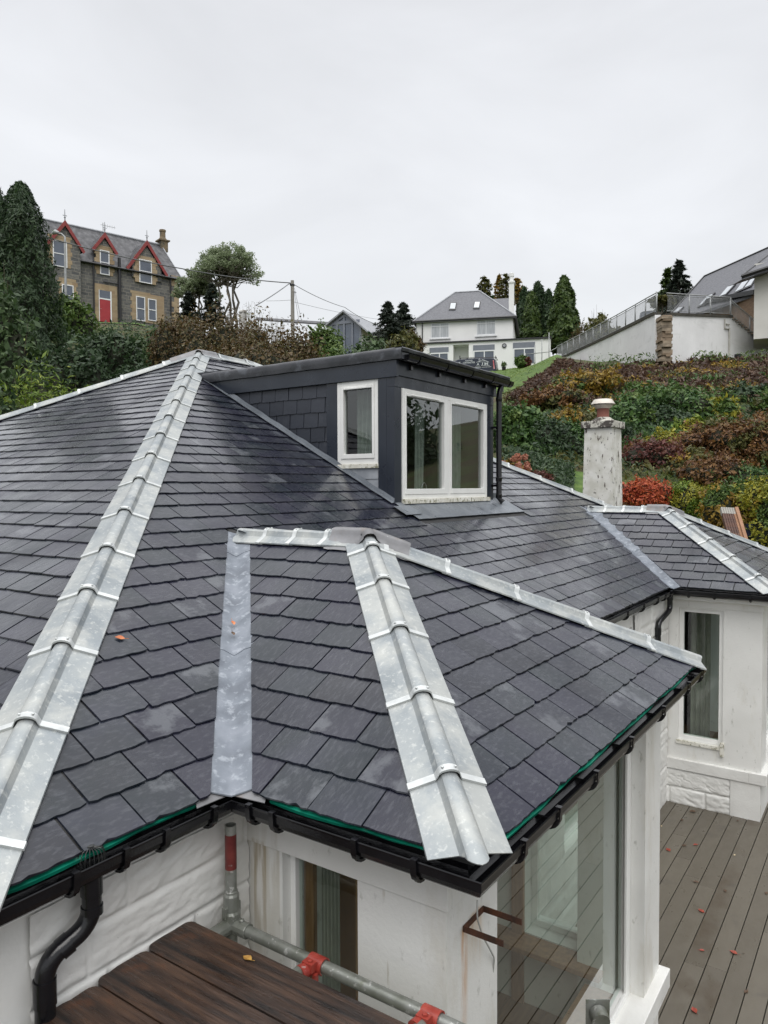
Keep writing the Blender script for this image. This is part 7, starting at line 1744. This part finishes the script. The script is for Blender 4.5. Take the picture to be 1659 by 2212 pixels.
vline([(918, 412), (1000, 385), (1090, 335), (1190, 375), (1260, 405)]); vline([(940, 400), (1245, 398)], .025); vline([(990, 380), (988, 315), (1015, 315), (1015, 370)], .03); vline([(1030, 365), (1090, 348), (1150, 368)], .03)
vline([(1050, 500), (1280, 492)], .03); vline([(880, 530), (1030, 524)], .02)
obj('logo', mb, M_vinyl, van)
lettering('ROOFING  &  SLATING  SERVICES', 865, 532, 1310, 568, van, FV, vc) if False else None
mb = MB(); r_ = random.Random(2); x = 865
while x < 1305:      # a line of small print too small to read
    w = r_.uniform(9, 16); 
    if not 1030 < x < 1050:
        vline([(x, 560 - (x - 865) * .055), (x + w * .45, 545 - (x - 865) * .055), (x + w, 560 - (x - 865) * .055)], .022)
    x += w + 5
obj('small_print', mb, M_vinyl, van)

# ---------------------------------------------------------------- retaining walls, pillar, stairs, railing
c4 = lambda x, y: (1128.2 + .32 * x, 497.7 + .32 * y)
W1 = Fac(*[c4(225, 0)[0], 66], *[c4(895, 0)[0], 44]); W2 = Fac(*[c4(985, 0)[0], 44], *[c4(1659, 0)[0], 50])
top1 = [W1.at(*c4(x, y)) for x, y in ((225, 884), (330, 838), (440, 788), (560, 733), (660, 685), (760, 636), (840, 595), (895, 570))]
rw = thing('retaining_wall', 'long white rendered retaining wall with dark coping below the car park', 'wall', W1.W(W1.L, 6, 0))
mb = MB(); pts = [(u, z) for u, z in top1]; W1.poly(mb, [(-.0, pts[0][1] - 2.5), (W1.L, 5.2)] + pts[::-1], -.35, 0)
top2 = [W2.at(*c4(x, y)) for x, y in ((985, 572), (1415, 590))]; st2 = W2.at(*c4(1659, 792))
W2.poly(mb, [(0, 5.2), (st2[0] + 3, 5.2), (st2[0] + 3, st2[1] - 1.9), st2, top2[1], top2[0]], -.35, 0); obj('wall', mb, M_bgwall, rw)
mb = MB()
for a, b in zip(pts[:-1], pts[1:]): W1.poly(mb, [(a[0], a[1] + .001), (b[0], b[1] + .001), (b[0], b[1] + .16), (a[0], a[1] + .16)], -.42, .08)
W2.poly(mb, [(0, top2[0][1] + .001), (top2[1][0], top2[1][1] + .001), (top2[1][0], top2[1][1] + .16), (0, top2[0][1] + .16)], -.42, .08); obj('coping', mb, material('dark_mossy_coping', [(.035, .033, .028), (.07, .065, .05)], rough=.9, nscale=2), rw)
mb = MB(); u0, z0 = W2.at(*c4(1362, 600)); u1, z1 = W2.at(*c4(1392, 668)); ub, zb_ = W2.at(*c4(1390, 895))
mb.tube([W2.W(u0, z0, .06), W2.W(u0, z1, .06), W2.W(u1, z1, .06)], .045, 6); mb.tube([W2.W(u1, z0 - .5, .06), W2.W(u1, zb_, .06)], .06, 6); mb.tube([W2.W(u0, (z0 + z1) / 2, .06), W2.W(u1, (z0 + z1) / 2, .06)], .04, 6); obj('drain_pipe', mb, material('painted_pipe', [(.42, .41, .37), (.5, .49, .45)], rough=.6), rw)
u0, z0 = W2.at(*c4(1446, 860)); mb = MB(); W2.box(mb, u0 - .25, u0 + .2, z0 - .15, z0 + .2, 0, .3); mb.tube([W2.W(u0 - .1, z0 - .1, .1), W2.W(u0 - .3, z0 - 1, .1)], .03, 5); obj('wall_light', mb, M_black, rw, bevel=.03)
# stairs
stp = thing('stone_stairs', 'flight of stone steps descending right along the white wall', 'stairs', W2.W(top2[1][0], top2[1][1] - .2, -.4)); n = 14; mb = MB()
du = (st2[0] - top2[1][0]) / 12; dz_ = (top2[1][1] - st2[1]) / 12
for i in range(n): W2.box(mb, top2[1][0] + du * i, top2[1][0] + du * (i + 1) + .08, top2[1][1] - dz_ * (i + 1), top2[1][1] - dz_ * (i + .45), -1.9, .16)
obj('tread', mb, material('concrete_step', [(.16, .15, .13), (.26, .25, .22)], rough=.9, nscale=2), stp); mb = MB()
W2.poly(mb, [(top2[1][0], top2[1][1] - .3), (top2[1][0], top2[1][1] - 2.5), (st2[0] + 1, st2[1] - 2.2), (st2[0] + du, st2[1] - .3)], -2.2, -1.9); obj('side_wall', mb, material('brown_cladding', [(.17, .11, .07), (.24, .16, .10)], rough=.8, nscale=3, stretch=(1, 1, 5)), stp)
# pillar of stacked stone
pr_ = thing('stone_pillar', 'brown pillar of stacked thin stones at the corner of the white wall', 'pillar', W2.W(-.4, 5.5, .1)); mb = MB(); r_ = random.Random(3)
ctr = (W1.W(W1.L, 0, 0) + W2.W(0, 0, 0)) / 2; z = 5.6; zt = W1.at(*c4(940, 572))[1]
while z < zt:
    h = min(r_.uniform(.1, .22), zt - z + .01); 
    for k in range(r_.choice((1, 2, 2))):
        e = r_.uniform(-.09, .12); f_ = r_.uniform(-.06, .16); a = r_.uniform(-.25, .25); ww = .25 if k == 0 else .17
        q = ctr[:2] - FW * (.2 + e) + RT * a * .3 + RT * .0
        P = lambda x, y: (q[0] + RT[0] * x + FW[0] * y, q[1] + RT[1] * x + FW[1] * y)
        w_ = ww + f_ * .8; b = [P(-w_, -.45 - .08 * k), P(w_ * r_.uniform(.85, 1), -.45 - .08 * k), P(w_, .6), P(-w_, .6)]
        b = [(ctr[0] + (x - ctr[0]), ctr[1] + (y - ctr[1])) for x, y in b]
        mb.hexa([(x, y, z + .01) for x, y in b], [(x + r_.uniform(-.02, .02), y + r_.uniform(-.02, .02), z + h) for x, y in b])
    z += h
obj('stonework', mb, material('stacked_brown_stone', [(.14, .10, .065), (.24, .18, .125), (.33, .27, .20), (.10, .08, .06)], rough=.9, nscale=2, island=True), pr_)
# railing
rl = thing('metal_railing', 'grey metal railing of thin bars along the top of the white wall', 'railing', W1.W(W1.L, top1[-1][1], 0))
def rail_run(Fc, pts, hgt, dense, post_every=1):
    """pts: (u, z) at railing foot"""
    for i in range(len(pts) - 1):
        a, b = pts[i], pts[i + 1]
        for h_, rr_ in ((hgt, .035), (.12, .02), (hgt - .12, .02)): mb = MB(); mb.tube([Fc.W(a[0], a[1] + h_, -.1), Fc.W(b[0], b[1] + h_, -.1)], rr_, 6); obj('rail', mb, M_grey, rl, smooth=True)
        mb = MB(); n = max(2, int(abs(b[0] - a[0]) / dense))
        for k in range(1, n):
            t = k / n; u = a[0] + (b[0] - a[0]) * t; z = a[1] + (b[1] - a[1]) * t; mb.tube([Fc.W(u, z + .12, -.1), Fc.W(u, z + hgt - .12, -.1)], .011, 4, cap=False)
        obj('bars', mb, M_grey, rl)
        mb = MB(); mb.tube([Fc.W(b[0], b[1] - .1, -.1), Fc.W(b[0], b[1] + hgt, -.1)], .04, 6); obj('post', mb, M_grey, rl, smooth=True)
def sub(pts, n):
    us = np.linspace(pts[0][0], pts[-1][0], n); zs = np.interp(us, [p[0] for p in pts], [p[1] for p in pts]); return list(zip(us, zs))
rail_run(W1, [(u, z + .15) for u, z in sub(top1, 14)], 1.15, .115)
rail_run(W2, [(u, z + .15) for u, z in sub(top2, 4)], 1.15, .115)
e = [(top2[1][0] + du * 12.5 * t, top2[1][1] + .15 - dz_ * 12.5 * t) for t in (0, .5, 1)]; rail_run(W2, e, 1.0, .13)
# lower handrail down to the garden
A0 = W1.W(0, top1[0][1] + 1.2, -.1); mb = MB(); B0 = PD(*c4(20, 905), 66.5); C0 = PD(*c4(180, 820), 66.2); mb.tube([A0, C0, B0 + [0, 0, .9]], .035, 6); 
for (x, y) in ((20, 905), (85, 905), (132, 905), (180, 900)): p = PD(*c4(x, y), 66.4); mb.tube([p - [0, 0, .6], p + [0, 0, 1.0 + (x - 20) * .011]], .04, 5)
obj('handrail', mb, M_grey, rl, smooth=True)

# ---------------------------------------------------------------- parked car behind the railing
q = PD(1392, 702, 56); car = thing('parked_car', 'dark grey car parked behind the railing, only its roof in view', 'car', (q[0], q[1], 10.05)); FC = Fac(1352, 56.5, 1440, 55.2)
M_car = material('dark_grey_car_paint', [(.05, .055, .06), (.06, .065, .07)], rough=.25, spec=.6); zc = 10.2
zrf = (1052 - 678) / FOC * 56
mb = MB(); L_ = FC.L; k = L_
FC.poly(mb, [(0, zc + .2), (k, zc + .2), (k, zc + .75), (k * .97, zc + .9), (k * .75, zc + .95), (k * .25, zc + .95), (k * .02, zc + .85)], -1.75, 0); bd = obj('body', mb, M_car, car, bevel=.08)
mb = MB(); FC.poly(mb, [(k * .2, zc + .951), (k * .82, zc + .951), (k * .7, zrf - .04), (k * .62, zrf), (k * .4, zrf), (k * .32, zrf - .05)], -1.65, -.1); obj('cabin', mb, M_bgglass, car, bevel=.05)
mb = MB(); FC.poly(mb, [(k * .34, zrf - .03), (k * .68, zrf - .03), (k * .62, zrf + .03), (k * .4, zrf + .03)], -1.66, -.09); obj('roof', mb, M_car, car, bevel=.02)
mb = MB()
for u_ in (.18, .8):
    for o_ in (.01, -1.55): c = FC.W(k * u_, zc + .1, o_); mb.tube([c, c - np.append(FC.n, 0) * .2], .3, 16)
obj('wheel', mb, MATS['tyre_rubber'], car)

# ---------------------------------------------------------------- large house at upper right
bh = thing('large_slate_roofed_house', 'large white house with sweeping slate roof and slanting roof windows at the right edge', 'house', PD(1600, 720, 50))
E1, E2 = PD(1428, 702, 58.6), PD(1720, 604, 46.2); R1, R2 = PD(1522, 597, 61.7), PD(1730, 500, 53)
nrm = np.cross(E2 - E1, R1 - E1); nrm /= np.linalg.norm(nrm); nrm = nrm if nrm[2] > 0 else -nrm
R2 = on_plane(1730, 504, nrm, E1); mb = MB(); mb.slab([E1, E2, R2, R1], (0, 0, -.2)); br = obj('roof', mb, M_bgslate, bh)
mb = MB(); mb.tube([E1, R1, R2], .1, 6); obj('ridge', mb, M_black, br)
M_ppane = M_skyp
for i, pts in enumerate([((1020, 562), (1050, 562), (1092, 522), (1062, 526)), ((1190, 520), (1235, 505), (1300, 430), (1255, 445)), ((1328, 460), (1375, 442), (1440, 372), (1392, 385)), ((1432, 432), (1490, 405), (1545, 330), (1490, 355)), ((1498, 402), (1548, 380), (1590, 310), (1552, 330))]):
    skylight(bh, nrm, E1, [c4(*p) for p in pts], M_black, M_ppane, .1)
mb = MB(); Wd = Fac(1500, 56.5, 1640, 48.6); a = [Wd.at(1517, 668), Wd.at(1535, 655), Wd.at(1626, 641)]; Wd.poly(mb, [(a[0][0], 9.5), (a[2][0] + 1, 9.5), (a[2][0] + 1, a[2][1]), a[1], a[0]], -3, 0); obj('timber_wall', mb, MATS['brown_cladding'], bh)
mb = MB(); Wd.poly(mb, [(a[0][0] - .3, a[0][1] - .5), a[1], (a[2][0] + .6, a[2][1]), (a[2][0] + .6, a[2][1] + .3), (a[1][0], a[1][1] + .3), (a[0][0] - .4, a[0][1] - .2)], 0, .35); obj('eaves_board', mb, M_black, bh)
TW = Fac(1624, 46, 1760, 44.5); u, zt = TW.at(1640, 590); mb = MB(); TW.box(mb, 0, TW.L, 9, zt + .6, -4, 0); obj('tower_wall', mb, material('cream_render', [(.58, .57, .53), (.64, .63, .59)], rough=.8, nscale=1), bh)
e1, e2, rtp = PD(1602, 597, 45.4), PD(1760, 545, 43.8), PD(1700, 520, 47.5); e3 = PD(1612, 590, 50)
mb = MB(); mb.slab([e1, e2, rtp + (e2 - e1) * .4, rtp], (0, 0, -.18)); mb.slab([e1, rtp, e3], (0, 0, -.18)); obj('tower_roof', mb, M_bgslate, bh)
mb = MB(); mb.tube([e1, e2], .12, 6); mb.tube([e1, rtp], .06, 5); mb.slab([e1 - [0, 0, .19], e2 - [0, 0, .19], e2 + np.append(FW * 1.2, -.19), e1 + np.append(FW * 1.2, -.19)], (0, 0, -.03)); obj('gutter', mb, M_black, bh)

# ---------------------------------------------------------------- planks and tub in the garden
c5 = lambda x, y: (1526.4 + .08 * x, 1061.8 + .08 * y)
M_pl = material('weathered_plank', [(.09, .04, .025), (.05, .022, .016), (.12, .06, .04)], rough=.7, nscale=4, stretch=(3, 3, .5)); M_pt = material('grey_plank_end', [(.24, .23, .21), (.32, .31, .28)], rough=.8, nscale=5); M_po = material('fresh_plank', [(.30, .16, .09), (.24, .12, .06)], rough=.7, nscale=4, stretch=(3, 3, .5))
dpl = 16.2
for i in range(7):
    xt = 358 + i * 62; yt = 485 + i * 4; xb = xt + 235 + i * 6; yb = yt + 900
    a, b = PD(*c5(xt, yt), dpl - i * .03), PD(*c5(xb, yb), dpl - .9 - i * .03); d = (b - a); Ld = np.linalg.norm(d); d /= Ld; w = np.append(RT, 0) ; nn2 = np.cross(w, d); nn2 /= np.linalg.norm(nn2); wid = .046 if i < 6 else .07
    pk = thing('leaning_plank', ['leftmost leaning plank with pale grey cap end', 'second leaning plank from the left with grey end', 'third leaning plank from the left, dark', 'fourth leaning plank from the left, dark reddish', 'fifth leaning plank from the left, dark reddish', 'sixth leaning plank with pale grey end and orange side', 'rightmost leaning plank with bright fresh timber edge'][i], 'plank', b, 'planks leaning in the garden')
    mb = MB(); mb.frame(a, w, d, nn2, -.0, wid, .22, Ld + 1.2, -.02 - (.08 if i == 6 else .05), .02); obj('plank', mb, M_po if i >= 5 else M_pl, pk, bevel=.004)
    mb = MB(); mb.frame(a, w, d, nn2, -.001, wid + .001, 0, .2199, -.021 - (.08 if i == 6 else .05), .021); obj('end', mb, M_pt if i < 6 else M_po, pk, bevel=.004)
q = PD(1617, 1148, 17.4); mb = MB(); zt_ = (1052 - 1134) / FOC * 17.4; mb.lathe((q[0], q[1], zt_ - .3), [(.10, 0), (.125, .28), (.135, .28), (.135, .3), (.115, .3), (.095, .04)], 18)
obj('garden_tub', mb, material('navy_plastic_tub', [(.012, .018, .05), (.018, .025, .065)], rough=.4), None, (q[0], q[1], zt_ - .3), 'dark navy plastic tub on the grass right of the leaning planks', 'tub', auto=40)
